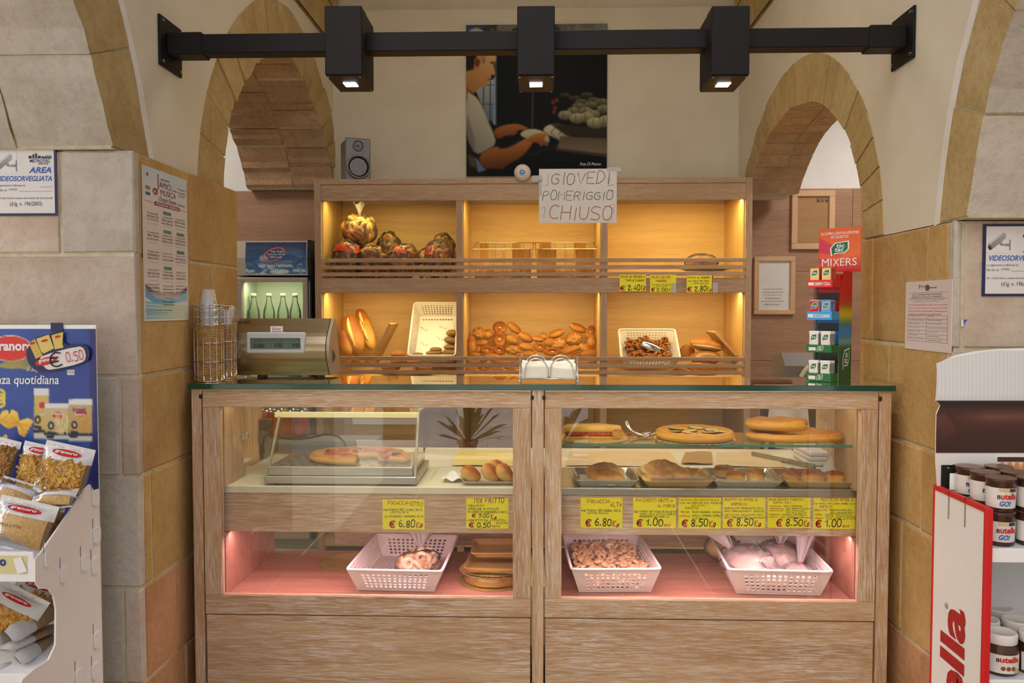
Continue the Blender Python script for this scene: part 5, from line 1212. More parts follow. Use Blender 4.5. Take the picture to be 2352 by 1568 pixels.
# deck trays with pastries (right case)
zk = zD1
GT = 'trays of savoury pastries on the steel deck'
trs = [(1393, 3.09, .235, .235, 'foil', 'silver pastry tray with two baked half-moons, first in the row', 0), (1556, 3.09, .255, .24, 'gold', 'gold pastry tray with three half-moons on printed paper, second in the row', 0.02), (1718, 3.095, .255, .24, 'foil', 'silver pastry tray with three puff rounds, third in the row', -.03), (1884, 3.09, .25, .235, 'gold', 'bronze pastry tray with three puff rounds on white paper, last in the row', -.04)]
tx = []
for px, Y, w, d, m, lab, r in trs:
    x = xat(px, 1130, Y - .1); tx.append(x); tray(lab, x, Y, zk + .001, w, d, .024, M[m], GT, r)
for i, (dx, dy, ln) in enumerate(((0, 0, .18), (.005, -.005, .20), (.0, .0, .19), (.01, .01, .2))):
    x, Y = tx[i] + dx, trs[i][1] + dy
    curl = i == 3
    o = obj('tray_paper', MB().grid(lambda u, v: (x + (u - .5) * ln, Y + (v - .5) * .19, zk + .0045 + (.03 * max(0, (.14 - v) / .14) if i == 1 else 0) + (.055 * max(0, u - .72) * max(0, v - .3) * 7 if curl else 0) + .0012 * math.sin(9 * u + 5 * v)), 18, 10), M['paper'], None, True, loc=(x, Y, zk + .003)); tag(o, ('white paper lining the first silver pastry tray', 'white paper printed with blue script lining the gold pastry tray', 'white paper lining the third pastry tray', 'white paper with a curled corner lining the bronze pastry tray')[i], 'paper')
    if i == 1:
        for s, u0 in (('Pane', .25), ('Pane', .62)):
            mb = MB(); put_shape(mb, pen_shape(s.upper(), .12, .4, .4, 9), Vector((x - ln / 2 + u0 * ln, Y - .0965, zk + .012)), V(1, 0, .12), V(0, .25, 1).normalized(), .035, .014, .003); obj('blue_lettering', mb, M['ink_blue'], o)
def halfmoon(label, x, y, z, w, d, h, rot, seed, tiltx=0.0):
    h *= .9
    nr, na = 12, 56; mb = MB()
    def pt(r, a, top):
        fx, fy = math.cos(a), math.sin(a); sc_ = 1.0 if fy < 0 else .42
        wav = 1 + (.035 * math.sin(a * 26) * max(0, (r - .8) / .2) if fy < .3 else 0) + .04 * mnoise.noise(V(fx * 2 + seed, fy * 2, 0))
        x_, y_ = r * fx * w / 2 * wav, r * fy * d * sc_ * wav
        dome = h * (max(0, 1 - (r / .82) ** 2)) ** .6 if r < .82 else 0
        zz = .006 + (.003 * math.sin(a * 26) if r > .85 else 0) + dome * (1 + .22 * mnoise.noise(V(x_ * 45 + seed, y_ * 45, 1)))
        return (x_, y_, zz if top else (.0 if r < .7 else .0015))
    rr_ = [0, .15, .3, .45, .58, .68, .75, .80, .84, .89, .95, 1.0]
    vs = [pt(r, 2 * math.pi * k / na, True) for r in rr_ for k in range(na)] + [pt(r, 2 * math.pi * k / na, False) for r in (1.0, .7, .02) for k in range(na)]
    fs = [(q * na + k, (q + 1) * na + k, (q + 1) * na + (k + 1) % na, q * na + (k + 1) % na) for q in range(len(rr_) + 2) for k in range(na)]
    mb.add(vs, fs)
    o = obj('half_moon_pastry', mb, M['pastry'], None, True); o.location = (x, y, z); o.rotation_euler = (tiltx, 0, rot)
    return tag(o, label, 'pastry', 'half-moon pastries on the trays')
x, Y = tx[0], trs[0][1]
halfmoon('golden half-moon pastry at the front of the first silver tray', x + .012, Y - .045, zk + .007, .15, .06, .040, .05, 1, .10)
halfmoon('darker half-moon pastry at the back of the first silver tray', x + .004, Y + .045, zk + .026, .15, .06, .044, -.05, 2, .55)
x, Y = tx[1], trs[1][1]
halfmoon('half-moon pastry nearest the first tray, on printed paper', x - .055, Y - .035, zk + .012, .135, .055, .040, .1, 3, .15)
halfmoon('half-moon pastry with a dark top, leaning on the printed paper fold', x + .045, Y - .025, zk + .014, .135, .058, .044, -.12, 4, .25)
halfmoon('half-moon pastry lying across the others at the back of the gold tray', x - .035, Y + .045, zk + .036, .16, .06, .042, -.15, 5, .5)
def puff(label, x, y, z, R, h, rot, seed, tilt=0):
    m = MB(); n = 26; prof_ = [(.001, 0), (R * .86, 0), (R * .95, h * .18), (R * .93, h * .34), (R * 1.0, h * .45), (R * .98, h * .72), (R * .86, h * .92), (R * .5, h * 1.04), (.001, h * 1.07)]
    b = len(m.v); m.lathe(prof_, (0, 0, 0), n)
    m.v = [(p[0] * (1 + .07 * mnoise.noise(Vector(p) * 40 + Vector((seed, 0, 0)))), p[1] * (1 + .07 * mnoise.noise(Vector(p) * 40 + Vector((0, seed, 0)))), p[2] * (1 + .12 * mnoise.noise(Vector((p[0], p[1], 0)) * 50 + Vector((seed, 1, 0))))) for p in m.v]
    o = obj('puff_pastry', m, M['puff'], None, True); o.location = (x, y, z); o.rotation_euler = (tilt, 0, rot); return tag(o, label, 'pastry', 'round puff pastries on the trays')
x, Y = tx[2], trs[2][1]
puff('round puff pastry with a brown rim at the front of the third tray', x - .03, Y - .035, zk + .007, .036, .034, 0, 1); puff('round puff pastry with a pale split top, at the side of the third tray', x + .045, Y - .02, zk + .007, .034, .042, 1, 2, .15); puff('round puff pastry with a raised lid at the back of the third tray', x - .052, Y + .055, zk + .007, .038, .04, 2, 3)
x, Y = tx[3], trs[3][1]
puff('round puff pastry at the back of the bronze tray, next to the third tray', x - .075, Y + .0, zk + .008, .037, .038, 0, 4, .1); puff('split round puff pastry in the middle of the bronze tray', x - .005, Y - .04, zk + .008, .041, .042, 1, 5); puff('pale round puff pastry against the end panel on the bronze tray', x + .075, Y - .03, zk + .008, .038, .036, 2, 6)

# glass shelf: pie, aubergine focaccia, two plain focaccias
def disc(name, label, x, y, z, R, h, a0, a1, m, crust=.012, seed=0, ry=1.0, cat='focaccia', smoothtop=.004):
    mb = MB(); full = abs(a1 - a0) > 6.27; n = max(8, int(44 * (a1 - a0) / 6.283)); rs = [0, .25, .5, .7, .82, .9, .96, 1.0]
    def top(r, a): return h * (.72 + .12 * mnoise.noise(Vector((r * math.cos(a) * 3, r * math.sin(a) * 3, seed)))) + (crust * max(0, 1 - ((r - .90) / .10) ** 2) if r > .78 else 0)
    G = []
    for j in range(n + 1):
        a = a0 + (a1 - a0) * j / n; wob = 1 + .02 * mnoise.noise(Vector((math.cos(a) * 2, math.sin(a) * 2, seed + 3)))
        col = []
        for r in rs: col.append((x + R * r * wob * math.cos(a), y + R * r * wob * ry * math.sin(a), z + top(r, a) - (h * .25 if r == 1.0 else 0)))
        col.append((x + R * 1.0 * wob * math.cos(a), y + R * wob * ry * math.sin(a), z + h * .25)); col.append((x + R * .95 * wob * math.cos(a), y + R * .95 * wob * ry * math.sin(a), z)); col.append((x, y, z))
        G.append(col)
    k = len(G[0]); vs = [p for c_ in G for p in c_]; fs = []
    for j in range(n):
        for i in range(k - 1): fs.append((j * k + i, j * k + i + 1, (j + 1) * k + i + 1, (j + 1) * k + i))
    if not full: fs += [tuple(range(k))[::-1], tuple(n * k + i for i in range(k))]
    mb.add(vs, fs); t = thing(name, label, cat, (x, y, z)); obj('dough', mb, m, t, True); return t, top
zsh_ = zS + .0005
xb = xat(1365, 1005, 3.08); scallop_board('gold scalloped cake board under the cut pie on the glass shelf', xb, 3.10, zsh_, .128)
# cut pie
t = thing('cut_pie', 'cut half of a covered pie with red filling on a gold board', 'pie', (xb, 3.1, zsh_ + .004))
def pie_layer(h0, h1, Rr, m, nm, bulge=0, cut=0):
    mb = MB(); n = 22; vs = []
    A = [i / n * math.pi for i in range(n + 1)]
    for zz, r_ in ((h0, Rr), ((h0 + h1) / 2, Rr * (1 + bulge)), (h1, Rr * (1 - bulge * .5))):
        for a in A: vs.append((xb - .01 + r_ * math.cos(a) * (1 + .015 * math.sin(a * 14)), 3.055 + cut + r_ * .8 * math.sin(a), zsh_ + .004 + zz + (.006 * mnoise.noise(Vector((math.cos(a) * 3, zz * 50, 2))) if zz == h1 else 0)))
    k = n + 1; fs = []
    for j in range(2):
        for i in range(n): fs.append((j * k + i, j * k + i + 1, (j + 1) * k + i + 1, (j + 1) * k + i))
        fs.append((j * k + n, j * k, (j + 1) * k, (j + 1) * k + n))
    fs += [tuple(range(n, -1, -1)), tuple(2 * k + i for i in range(k))]
    mb.add(vs, fs); obj(nm, mb, m, t, True)
pie_layer(0, .008, .105, M['puff'], 'base_crust'); pie_layer(.008, .026, .098, noisy('red_filling', C(150, 40, 24), C(204, 104, 56), 60, .5, .4), 'filling', .02, .004); pie_layer(.026, .046, .107, bread('pie_lid', C(236, 200, 120), C(230, 188, 104), C(206, 150, 70)), 'top_crust', .02)
cr = MB(); cr.blob((xb + .085, 3.07, zsh_ + .024), (.024, .03, .020), 14, 9, lambda d, p: p * (1 + .1 * mnoise.noise(d * 3))); obj('crust_end', cr, M['puff'], t, True)
# cake server
sx_ = xat(1465, 1000, 3.1); t = thing('cake_tongs', 'steel cake tongs lying between the cut pie and the aubergine focaccia', 'tongs', (sx_, 3.12, zsh_))
m = MB(); m.tube(smoothline([(sx_ + .03, 3.10, zsh_ + .004), (sx_ - .005, 3.13, zsh_ + .012), (sx_ - .035, 3.15, zsh_ + .035), (sx_ - .04, 3.16, zsh_ + .055), (sx_ - .03, 3.165, zsh_ + .05), (sx_ - .022, 3.15, zsh_ + .02), (sx_ + .03, 3.12, zsh_ + .006)], 2), .0035, 8); obj('handle', m, M['chrome'], t, True)
for k in (0, 1): obj('blade', MB().prism([(sx_ + .015, 3.085 + k * .03, zsh_ + .003 + k * .006), (sx_ + .062, 3.10 + k * .02, zsh_ + .003 + k * .006), (sx_ + .02, 3.115 + k * .02, zsh_ + .003 + k * .006)], (0, 0, .0015)), M['chrome'], t)
xz = xat(1596, 1005, 3.09); scallop_board('grey scalloped board under the aubergine focaccia', xz, 3.10, zsh_, .152, M['foil'])
t, tp = disc('aubergine_focaccia', 'round focaccia topped with aubergine slices in the middle of the glass shelf', xz, 3.095, zsh_ + .004, .145, .030, 0, 6.2832, M['focaccia'], .010, 3)
M['aub'] = noisy('aubergine_flesh', C(188, 150, 84), C(206, 170, 100), 40, .6, .2); M['aubskin'] = flat('aubergine_skin', C(38, 28, 26), .35)
rg = random.Random(8)
for i, (dx, dy, a) in enumerate(((-.06, .05, .3), (.02, .075, -.2), (.07, .03, .5), (-.02, -.005, .1), (.05, -.04, -.3), (-.08, -.02, .6), (-.03, -.06, 0), (.09, -.015, .2))):
    z = zsh_ + .004 + .030 * .78 + .0015
    s_ = obj('aubergine_slice', MB().lathe([(.001, .002), (.024, .0025), (.0265, .0015), (.0265, 0)], (0, 0, 0), 18, cap=False), M['aub'], t); s_.data.transform(Matrix.Translation(t.location))
    obj('skin', MB().torus((0, 0, .001), .0265, .0016, 18, 5), M['aubskin'], s_, True).data.transform(Matrix.Translation(t.location)); s_.location = Vector((xz + dx, 3.095 + dy, z)) - t.location; s_.rotation_euler = (.08 * math.sin(i), .12 * math.cos(i), a); s_.scale = (1.15, .9, 1)
xf_ = xat(1828, 1005, 3.1)
disc('plain_focaccia', 'wide golden plain focaccia lying flat on the glass shelf', xf_ - .006, 3.10, zsh_, .180, .032, 0, 6.2832, M['focaccia'], .006, 7, .62)
t, _ = disc('half_focaccia', 'half of a golden focaccia resting on top of the wide plain focaccia', xf_ - .06, 3.105, zsh_ + .040, .125, .036, math.pi * .12, math.pi * 2.0 - .9, M['focaccia'], .006, 9, .7)

# left case: croquettes on a tray with paper, pizza warmer
xc_ = xat(1117, 1113, 3.02); tray('small steel tray with croquettes beside the pizza warmer', xc_ + .01, 3.06, zk + .001, .20, .16, .014, M['foil'], None, .03)
for i, (px, dy, r, tl, lab) in enumerate(((1082, .0, .5, .0, 'golden croquette lying nearest the pizza warmer'), (1127, .0, .75, .15, 'golden croquette standing in the middle of the small tray'), (1160, .0, .8, .1, 'golden croquette standing at the door stile end of the small tray'), (1143, .06, 1.0, .0, 'golden croquette peeking out behind the others'))):
    o = obj('croquette', MB().blob((0, 0, 0), (.042, .026, .026), 18, 10, lambda d, p: V(p.x, p.y * (1.1 - .25 * d.x), p.z * (1.1 - .25 * d.x)) * (1 + .04 * mnoise.noise(d * 4 + V(i, 0, 0)))), bread('croquette_crust_%d' % i, C(226, 186, 112), C(206, 142, 62), C(166, 92, 34)), None, True)
    x = xat(px, 1090, 3.05 + dy); o.location = (x, 3.05 + dy, zk + .034 if i else zk + .030); o.rotation_euler = (0, r, .3); tag(o, lab, 'croquette', 'croquettes on the small tray')
o = obj('wrapping_paper', MB().grid(lambda u, v: (xat(1045, 1100, 3.07) + (u - .5) * .09, 3.07 + (v - .5) * .08, zk + .012 + .022 * math.sin(math.pi * u) * math.sin(math.pi * v) + .006 * math.sin(11 * u + 7 * v)), 18, 16), M['paper'], None, True, loc=(xat(1045, 1100, 3.07), 3.07, zk)); tag(o, 'crumpled white paper between the pizza warmer and the croquettes', 'paper')
Yw = 2.965; wx0, wx1 = xat(606, 1110, Yw), xat(957, 1110, Yw); wz0 = zD1; wz1 = W(780, 1094, Yw).z; wz2 = W(780, 1071, 2.985).z
wm = thing('pizza_warmer', 'steel and glass table-top pizza warmer holding a cut tomato focaccia', 'warmer', ((wx0 + wx1) / 2, 3.13, wz0))
obj('base', MB().box(wx0, wx1, Yw, 3.31, wz0 + .006, wz1, .003), M['steel'], wm)
obj('foot', MB().lathe([(.012, 0), (.012, .006)], (wx1 - .04, Yw + .03, wz0 + .0006), 10).lathe([(.012, 0), (.012, .006)], (wx0 + .04, Yw + .03, wz0 + .0006), 10), M['dark'], wm)
obj('tray', MB().box(wx0 + .012, wx1 - .016, Yw + .012, 3.30, wz1, wz2, .002), M['steel'], wm)
hp = MB(); hx0, hx1 = wx0 + .05, wx1 - .05
for j in range(6):
    for i in range(11):
        hp.lathe([(.0085, .0001), (.0085, .0006)], (hx0 + (hx1 - hx0) * (i + .5 * (j % 2)) / 11, Yw + .05 + j * .045, wz2), 10)
ho = obj('perforation', hp, M['dark'], wm); ho['kind'] = 'stuff'
bz1, bz0 = W(790, 946, 3.075).z, W(790, 959, 3.07).z; bx0, bx1 = xat(632, 950, 3.07), xat(959, 950, 3.07)
obj('front_glass', MB().hexa([(wx0 + .012, Yw + .014, wz2 + .001), (wx1 - .016, Yw + .014, wz2 + .001), (wx1 - .016, Yw + .018, wz2 + .001), (wx0 + .012, Yw + .018, wz2 + .001), (bx0, 3.068, bz0), (bx1, 3.068, bz0), (bx1, 3.072, bz0), (bx0, 3.072, bz0)]), M['glass'], wm)
obj('top_bar', MB().box(bx0 - .001, bx1 + .001, 3.064, 3.084, bz0, bz1, .002), flat('cream_bar', C(228, 224, 180), .4), wm)
obj('top_glass', MB().box(bx0, bx1, 3.085, 3.29, bz1 - .006, bz1 - .002), M['glass'], wm)
for x in (wx0 + .004, wx1 - .012):
    obj('side_frame', MB().hexa([(x, Yw + .012, wz1), (x + .008, Yw + .012, wz1), (x + .008, Yw + .024, wz1), (x, Yw + .024, wz1), (x + (.022 if x < -.8 else -.0), 3.07, bz1), (x + .008 + (.022 if x < -.8 else 0), 3.07, bz1), (x + .008 + (.022 if x < -.8 else 0), 3.084, bz1), (x + (.022 if x < -.8 else 0), 3.084, bz1)]), flat('warmer_frame', C(150, 146, 128), .35, .5), wm)
    obj('side_glass', MB().prism([(x + .003, Yw + .03, wz2), (x + .003, 3.29, wz2), (x + .003, 3.29, bz1), (x + .003, 3.085, bz1)], (.003, 0, 0)), M['glass'], wm)
obj('back_flap', MB().grid(lambda u, v: (bx1 + .008 + .01 * v, 3.10 + u * .15, bz1 - .01 - .16 * v + .05 * u * v), 8, 8), film('amber_film', (.86, .66, .30, 1), .2, .1, .2, (.7, .5, .2, 1)), wm, True)
# tomato focaccia, one sector cut away, one slice apart
M['tomato'] = noisy('tomato_topping', C(150, 34, 16), C(196, 70, 26), 40, .35, .3)
px_ = xat(822, 1035, 3.13)
def pizza(label, x, y, a0, a1, R, seed):
    t, tp = disc('tomato_focaccia', label, x, y, wz2 + .001, R, .030, a0, a1, M['focaccia'], .008, seed, .72, 'focaccia'); rg = random.Random(seed)
    for k in range(int(22 * (a1 - a0) / 5)):
        a = rg.uniform(a0 + .15, a1 - .15); r = rg.uniform(.25, .80); h_ = tp(r, a)
        o = obj('tomato', MB().blob((0, 0, 0), (.026, .022, .008), 12, 7, lambda d, p: p * (1 + .2 * mnoise.noise(d * 2 + V(k, 0, 0)))), M['tomato'], t, True); o.data.transform(Matrix.Translation(t.location)); o.location = Vector((x + R * r * math.cos(a), y + R * r * .72 * math.sin(a), wz2 + .001 + h_)) - t.location; o.rotation_euler = (0, 0, rg.uniform(0, 3))
    for k in range(2):
        a = rg.uniform(a0 + .2, a1 - .2); r = rg.uniform(.4, .7); o = obj('olive', MB().blob((0, 0, 0), (.010, .009, .008), 10, 7), M['aubskin'], t, True); o.data.transform(Matrix.Translation(t.location)); o.location = Vector((x + R * r * math.cos(a), y + R * r * .72 * math.sin(a), wz2 + .008 + tp(r, a))) - t.location
    return t
pizza('tomato focaccia with a wedge cut away, inside the pizza warmer', px_, 3.135, .35, math.pi * 1.5 + .1, .185, 11)
pizza('single slice of tomato focaccia apart from the rest, inside the pizza warmer', px_ + .085, 3.095, -.55, .55, .125, 12)
# behind the warmer: cans, scale body, cable, socket, papers on the worktop
zw_ = zD1 - .0015
M['can'] = noisy('red_can', C(150, 18, 22), C(170, 24, 26), 20, .3, .02, metal=.3)
k = 0
for r_ in range(2):
    for i in range(5):
        x = xat(572 + i * 27 + r_ * 8, 980, 3.66 + r_ * .075); y = 3.70 + r_ * .075
        t = thing('soda_can', '%s red soda can of the %s row behind the pizza warmer, counted from the socket' % (('first', 'second', 'third', 'fourth', 'fifth')[i], ('front', 'rear')[r_]), 'can', (x, y, zw_ + .06), 'red soda cans behind the counter')
        obj('body', MB().lathe([(.026, 0), (.033, .006), (.033, .106), (.027, .118)], (x, y, zw_ + .06), 18), M['can'], t, True); obj('lid', MB().lathe([(.027, .118), (.0275, .121), (.025, .121), (.024, .118)], (x, y, zw_ + .06), 18), M['chrome'], t, True)
        if r_ == 0 and i == 0:
            mb = MB(); put_shape(mb, font_shape('Coca-Cola', .01, .25), V(x + .006, y - .0335, zw_ + .075), V(0, 0, 1), V(-1, 0, 0), .08, .018, .0005); obj('lettering', mb, M['ink_white'], t)
rk = obj('can_riser', MB().box(-1.16, -.72, 3.64, 3.80, zw_ + .001, zw_ + .059, .004), flat('grey_riser', C(120, 122, 124), .5), None, loc=(-.94, 3.72, zw_)); tag(rk, 'grey riser box under the soda cans', 'box')
t = thing('power_cable', 'black power cable running from the clear socket to the pizza warmer', 'cable', (-1.06, 3.3, zw_))
cx0, cy0 = xw0 + .02, 3.29
obj('cord', MB().tube(smoothline([(cx0, 3.29, W(547, 1045, 3.29).z), (cx0 + .001, 3.30, W(549, 1010, 3.3).z), (cx0 + .012, 3.31, W(553, 996, 3.3).z), (cx0 + .08, 3.33, W(590, 1006, 3.33).z), (cx0 + .15, 3.33, W(625, 1009, 3.33).z), (cx0 + .30, 3.335, W(690, 990, 3.33).z), (cx0 + .36, 3.335, zw_ + .03)], 2), .005, 8), M['black'], t, True)
so = thing('clear_socket', 'clear plastic socket on the inner panel of the counter', 'socket', (xs0 + .05, 3.25, zD1 + .1)); a = W(540, 1001, 3.12)
obj('housing', MB().box(xw0 + .0035, xw0 + .02, 3.10, 3.145, a.z - .012, a.z + .012, .003), film('clear_box', (.95, .95, .92, 1), .3, .05, .2), so)
t = thing('counter_adapter', 'dark grey adapter box with a black foot behind the pizza warmer', 'adapter', (xat(590, 1030, 3.5), 3.5, zw_))
obj('box', MB().box(xat(571, 1030, 3.5), xat(608, 1030, 3.5), 3.49, 3.56, zw_ + .06, zw_ + .125, .004), flat('slate_grey', C(98, 102, 108), .5), t); obj('foot', MB().lathe([(.014, 0), (.014, .02), (.02, .024), (.02, .045), (.014, .06)], (xat(594, 1050, 3.5), 3.52, zw_), 14), M['black'], t); obj('bracket', MB().box(xat(589, 990, 3.5), xat(618, 990, 3.5), 3.50, 3.54, zw_ + .125, zw_ + .17, .003), M['dark'], t)
def flatpaper(name, label, pts, m, cat='paper', wav=.004):
    cx = sum(p[0] for p in pts) / 4; cy = sum(p[1] for p in pts) / 4
    A, B_, C_, D = [Vector(p) for p in pts]
    o = obj(name, MB().grid(lambda u, v: tuple((A.lerp(B_, u) * (1 - v) + D.lerp(C_, u) * v) + V(0, 0, wav * (.5 + .5 * math.sin(6 * u + 4 * v)))), 14, 8), m, None, True, loc=(cx, cy, zw_)); return tag(o, label, cat)
M['buff'] = noisy('buff_paper', C(206, 178, 130), C(216, 190, 144), 8, .7, .05); M['kraft'] = noisy('kraft_paper', C(166, 126, 74), C(176, 136, 82), 10, .7, .08)
zq = zw_ + .002
flatpaper('wrapping_sheet', 'pale printed wrapping paper stacked on the worktop behind the first pastry trays', [(xat(1300, 1060, 3.4), 3.37, zq), (xat(1560, 1060, 3.4), 3.37, zq), (xat(1540, 1040, 3.7), 3.72, zq), (xat(1310, 1040, 3.7), 3.72, zq)], M['buff'])
flatpaper('wrapping_sheet', 'pale wrapping paper on the worktop behind the third pastry tray', [(xat(1640, 1060, 3.4), 3.37, zq), (xat(1800, 1060, 3.4), 3.37, zq), (xat(1770, 1040, 3.7), 3.72, zq), (xat(1650, 1040, 3.7), 3.72, zq)], M['buff'])
flatpaper('kraft_bag', 'folded brown paper bag on the worktop behind the half-moon pastries', [(xat(1566, 1050, 3.4), 3.42, zq + .004), (xat(1640, 1050, 3.4), 3.42, zq + .004), (xat(1634, 1030, 3.7), 3.70, zq + .004), (xat(1575, 1030, 3.7), 3.70, zq + .004)], M['kraft'], 'bag')
flatpaper('wrapping_sheet', 'yellowish sheet lying on the deck behind the croquettes', [(xat(1040, 1060, 3.4), 3.36, zq), (xat(1200, 1060, 3.4), 3.36, zq), (xat(1200, 1030, 3.7), 3.72, zq), (xat(1050, 1030, 3.7), 3.72, zq)], noisy('yellow_sheet', C(222, 196, 110), C(228, 204, 124), 6, .6, .03))
for i in range(3):
    xx = xat(1895, 1040, 3.45); t_ = obj('paper_pile', MB().box(xx - .08, xx + .06, 3.40, 3.62, zq + .02 * i, zq + .02 * i + .0185, .004), M['paper'], None, loc=(xx, 3.5, zq + .02 * i)); tag(t_, ('lowest', 'middle', 'topmost')[i] + ' pack of white wrapping paper on the worktop behind the last pastry trays', 'paper', 'packs of wrapping paper')
o = obj('bread_knife', MB().box(-.006, .006, -.17, .17, 0, .02, .003), M['steel']); o.location = (xat(1800, 1045, 3.46), 3.48, zq); o.rotation_euler = (0, 0, .55); tag(o, 'steel bar lying slanted before the packs of wrapping paper', 'bar')
# white carrier bags hanging behind the counter
wbx = xat(1805, 960, 3.9); o = obj('carrier_bag', MB().grid(lambda u, v: (wbx + (u - .5) * (.16 + .06 * v), 3.86 + .02 * math.sin(u * 9) * v, 1.10 - v * .30 + .01 * math.sin(4 * u)), 20, 8), flat('white_bag', C(216, 208, 200), .5), None, True, loc=(wbx, 3.86, .8)); tag(o, 'white carrier bag standing behind the counter, under the candy stand', 'bag')
bk = obj('bag_rack', MB().box(wbx - .12, wbx + .13, 3.875, 3.90, zw_ - .3, 1.0, .004), M['dark'], None, loc=(wbx, 3.89, .5)); tag(bk, 'dark rack behind the counter that holds the carrier bag', 'rack')
rack_leg = MB().box(wbx - .10, wbx + .10, 3.876, 3.899, 0.0, zw_ - .3); obj('leg', rack_leg, M['dark'], bk)

# ------------------------------------------------------------------ UPPER SHELF: WIRE BASKETS, CAKE
M['wickerwarm'] = noisy('warm_wicker', C(190, 132, 60), C(222, 164, 84), 50, .6, .2, (1, 1, .1))
for i, (p0, p1, lab) in enumerate(((1087, 1223, 'wire and wicker rack nearer the bagged ring breads on the upper shelf'), (1230, 1369, 'wire and wicker rack under the paper notice on the upper shelf'))):
    ya, yb = 4.87, 5.12; x0, x1 = xat(p0 + 4, 600, ya), xat(p1 - 3, 600, ya); zt = zat_px(572, ya); z0 = zU
    t = thing('wire_rack', lab, 'rack', ((x0 + x1) / 2, 5.0, z0), 'wire racks on the upper shelf'); w = MB(); fl_ = .012
    zt2 = zat_px(557, yb) - .0
    for y, z in ((ya, zt), (yb, zt2)):
        w.tube([(x0 - fl_, y, z), (x1 + fl_, y, z)], .0028, 6); w.tube([(x0, y, z0 + .012), (x1, y, z0 + .012)], .0022, 6)
        for k in range(7): xx = x0 + (x1 - x0) * k / 6; w.tube([(xx, y, z0 + .003), (xx + (xx - (x0 + x1) / 2) * .06, y, z)], .0018, 6)
    for x, s in ((x0 - fl_, -1), (x1 + fl_, 1)): w.tube([(x, ya, zt), (x, yb, zt2)], .0028, 6)
    obj('wire_frame', w, M['chrome'], t, True)
    def weave(xa, xb_, y, za, zb_, nm='wicker_panel'):
        m = MB(); nn = max(4, int((xb_ - xa) / .007))
        for k in range(nn): xx = xa + (xb_ - xa) * (k + .5) / nn; m.tube([(xx, y - .002, za), (xx + .001, y + .002, (za + zb_) / 2), (xx, y - .002, zb_)], .003, 5)
        obj(nm, m, M['wickerwarm'], t, True)
    s3 = (x1 - x0) / 6
    if i == 0: segs = [(x0 + 4 * s3, x1, ya, zt - .002)]; bsg = [(x0 + .2 * s3, x0 + 1.2 * s3), (x0 + 3.8 * s3, x0 + 4.8 * s3)]
    else: segs = [(x0, x0 + 2 * s3, ya, zt - .002), (x0 + 4 * s3, x1, ya, zt - .002)]; bsg = [(x0 + .2 * s3, x0 + 1.5 * s3), (x0 + 4 * s3, x0 + 5.3 * s3)]
    for xa, xb_, y, z in segs: weave(xa, xb_, y, z0 + .03, z)
    for xa, xb_ in bsg: weave(xa, xb_, yb, z0 + .04, zt2 - .003)
    m = MB()
    for r_ in range(7):
        for y in (ya + .004, yb - .004): m.tube([(x0 + (x1 - x0) * k / 12, y + (.003 if (k + r_) % 2 else -.003), z0 + .008 + r_ * .0075) for k in range(13)], .003, 5)
    obj('wicker_band', m, M['wickerwarm'], t, True)
# loaf cake in film on stacked plates
xk = xat(1620, 610, 4.98)
for i, (R, z, lab) in enumerate(((.155, zU + .028, 'lower cream plate under the wrapped cake on the upper shelf'), (.165, zU + .052, 'upper cream plate holding the wrapped cake on the upper shelf'))):
    o = obj('cake_plate', MB().lathe([(.001, 0), (R * .62, 0), (R * .7, .004), (R, .016), (R, .019), (R * .7, .008), (.001, .006)], (xk, 5.0, z), 40, cap=False), flat('cream_plate_%d' % i, C(228, 214, 180), .3), None, True, loc=(xk, 5.0, z)); tag(o, lab, 'plate')
o = obj('cake_stand', MB().lathe([(.10, 0), (.10, .004), (.05, .008), (.05, .024), (.10, .0275)], (xk, 5.0, zU + .0005), 30), M['gold'], None, True, loc=(xk, 5.0, zU)); tag(o, 'low gold stand under the cream plates on the upper shelf', 'stand')
t = thing('wrapped_cake', 'dark cake wrapped in clear film on the cream plates', 'cake', (0, 0, 0))
obj('cake', MB().blob((0, 0, .035), (.085, .06, .04), 22, 12, lambda d, p: p * (1 + .12 * mnoise.noise(d * 2.5))), noisy('chocolate_cake', C(96, 54, 26), C(176, 116, 56), 12, .5, .3), t, True)
obj('film', MB().blob((0, 0, .04), (.10, .07, .05), 30, 18, lambda d, p: p * (1 + .10 * mnoise.noise(d * 3 + V(3, 0, 0)) + .07 * mnoise.noise(d * 8))), M['bagfilm'], t, True); t.location = (xk - .02, 5.0, zU + .068)

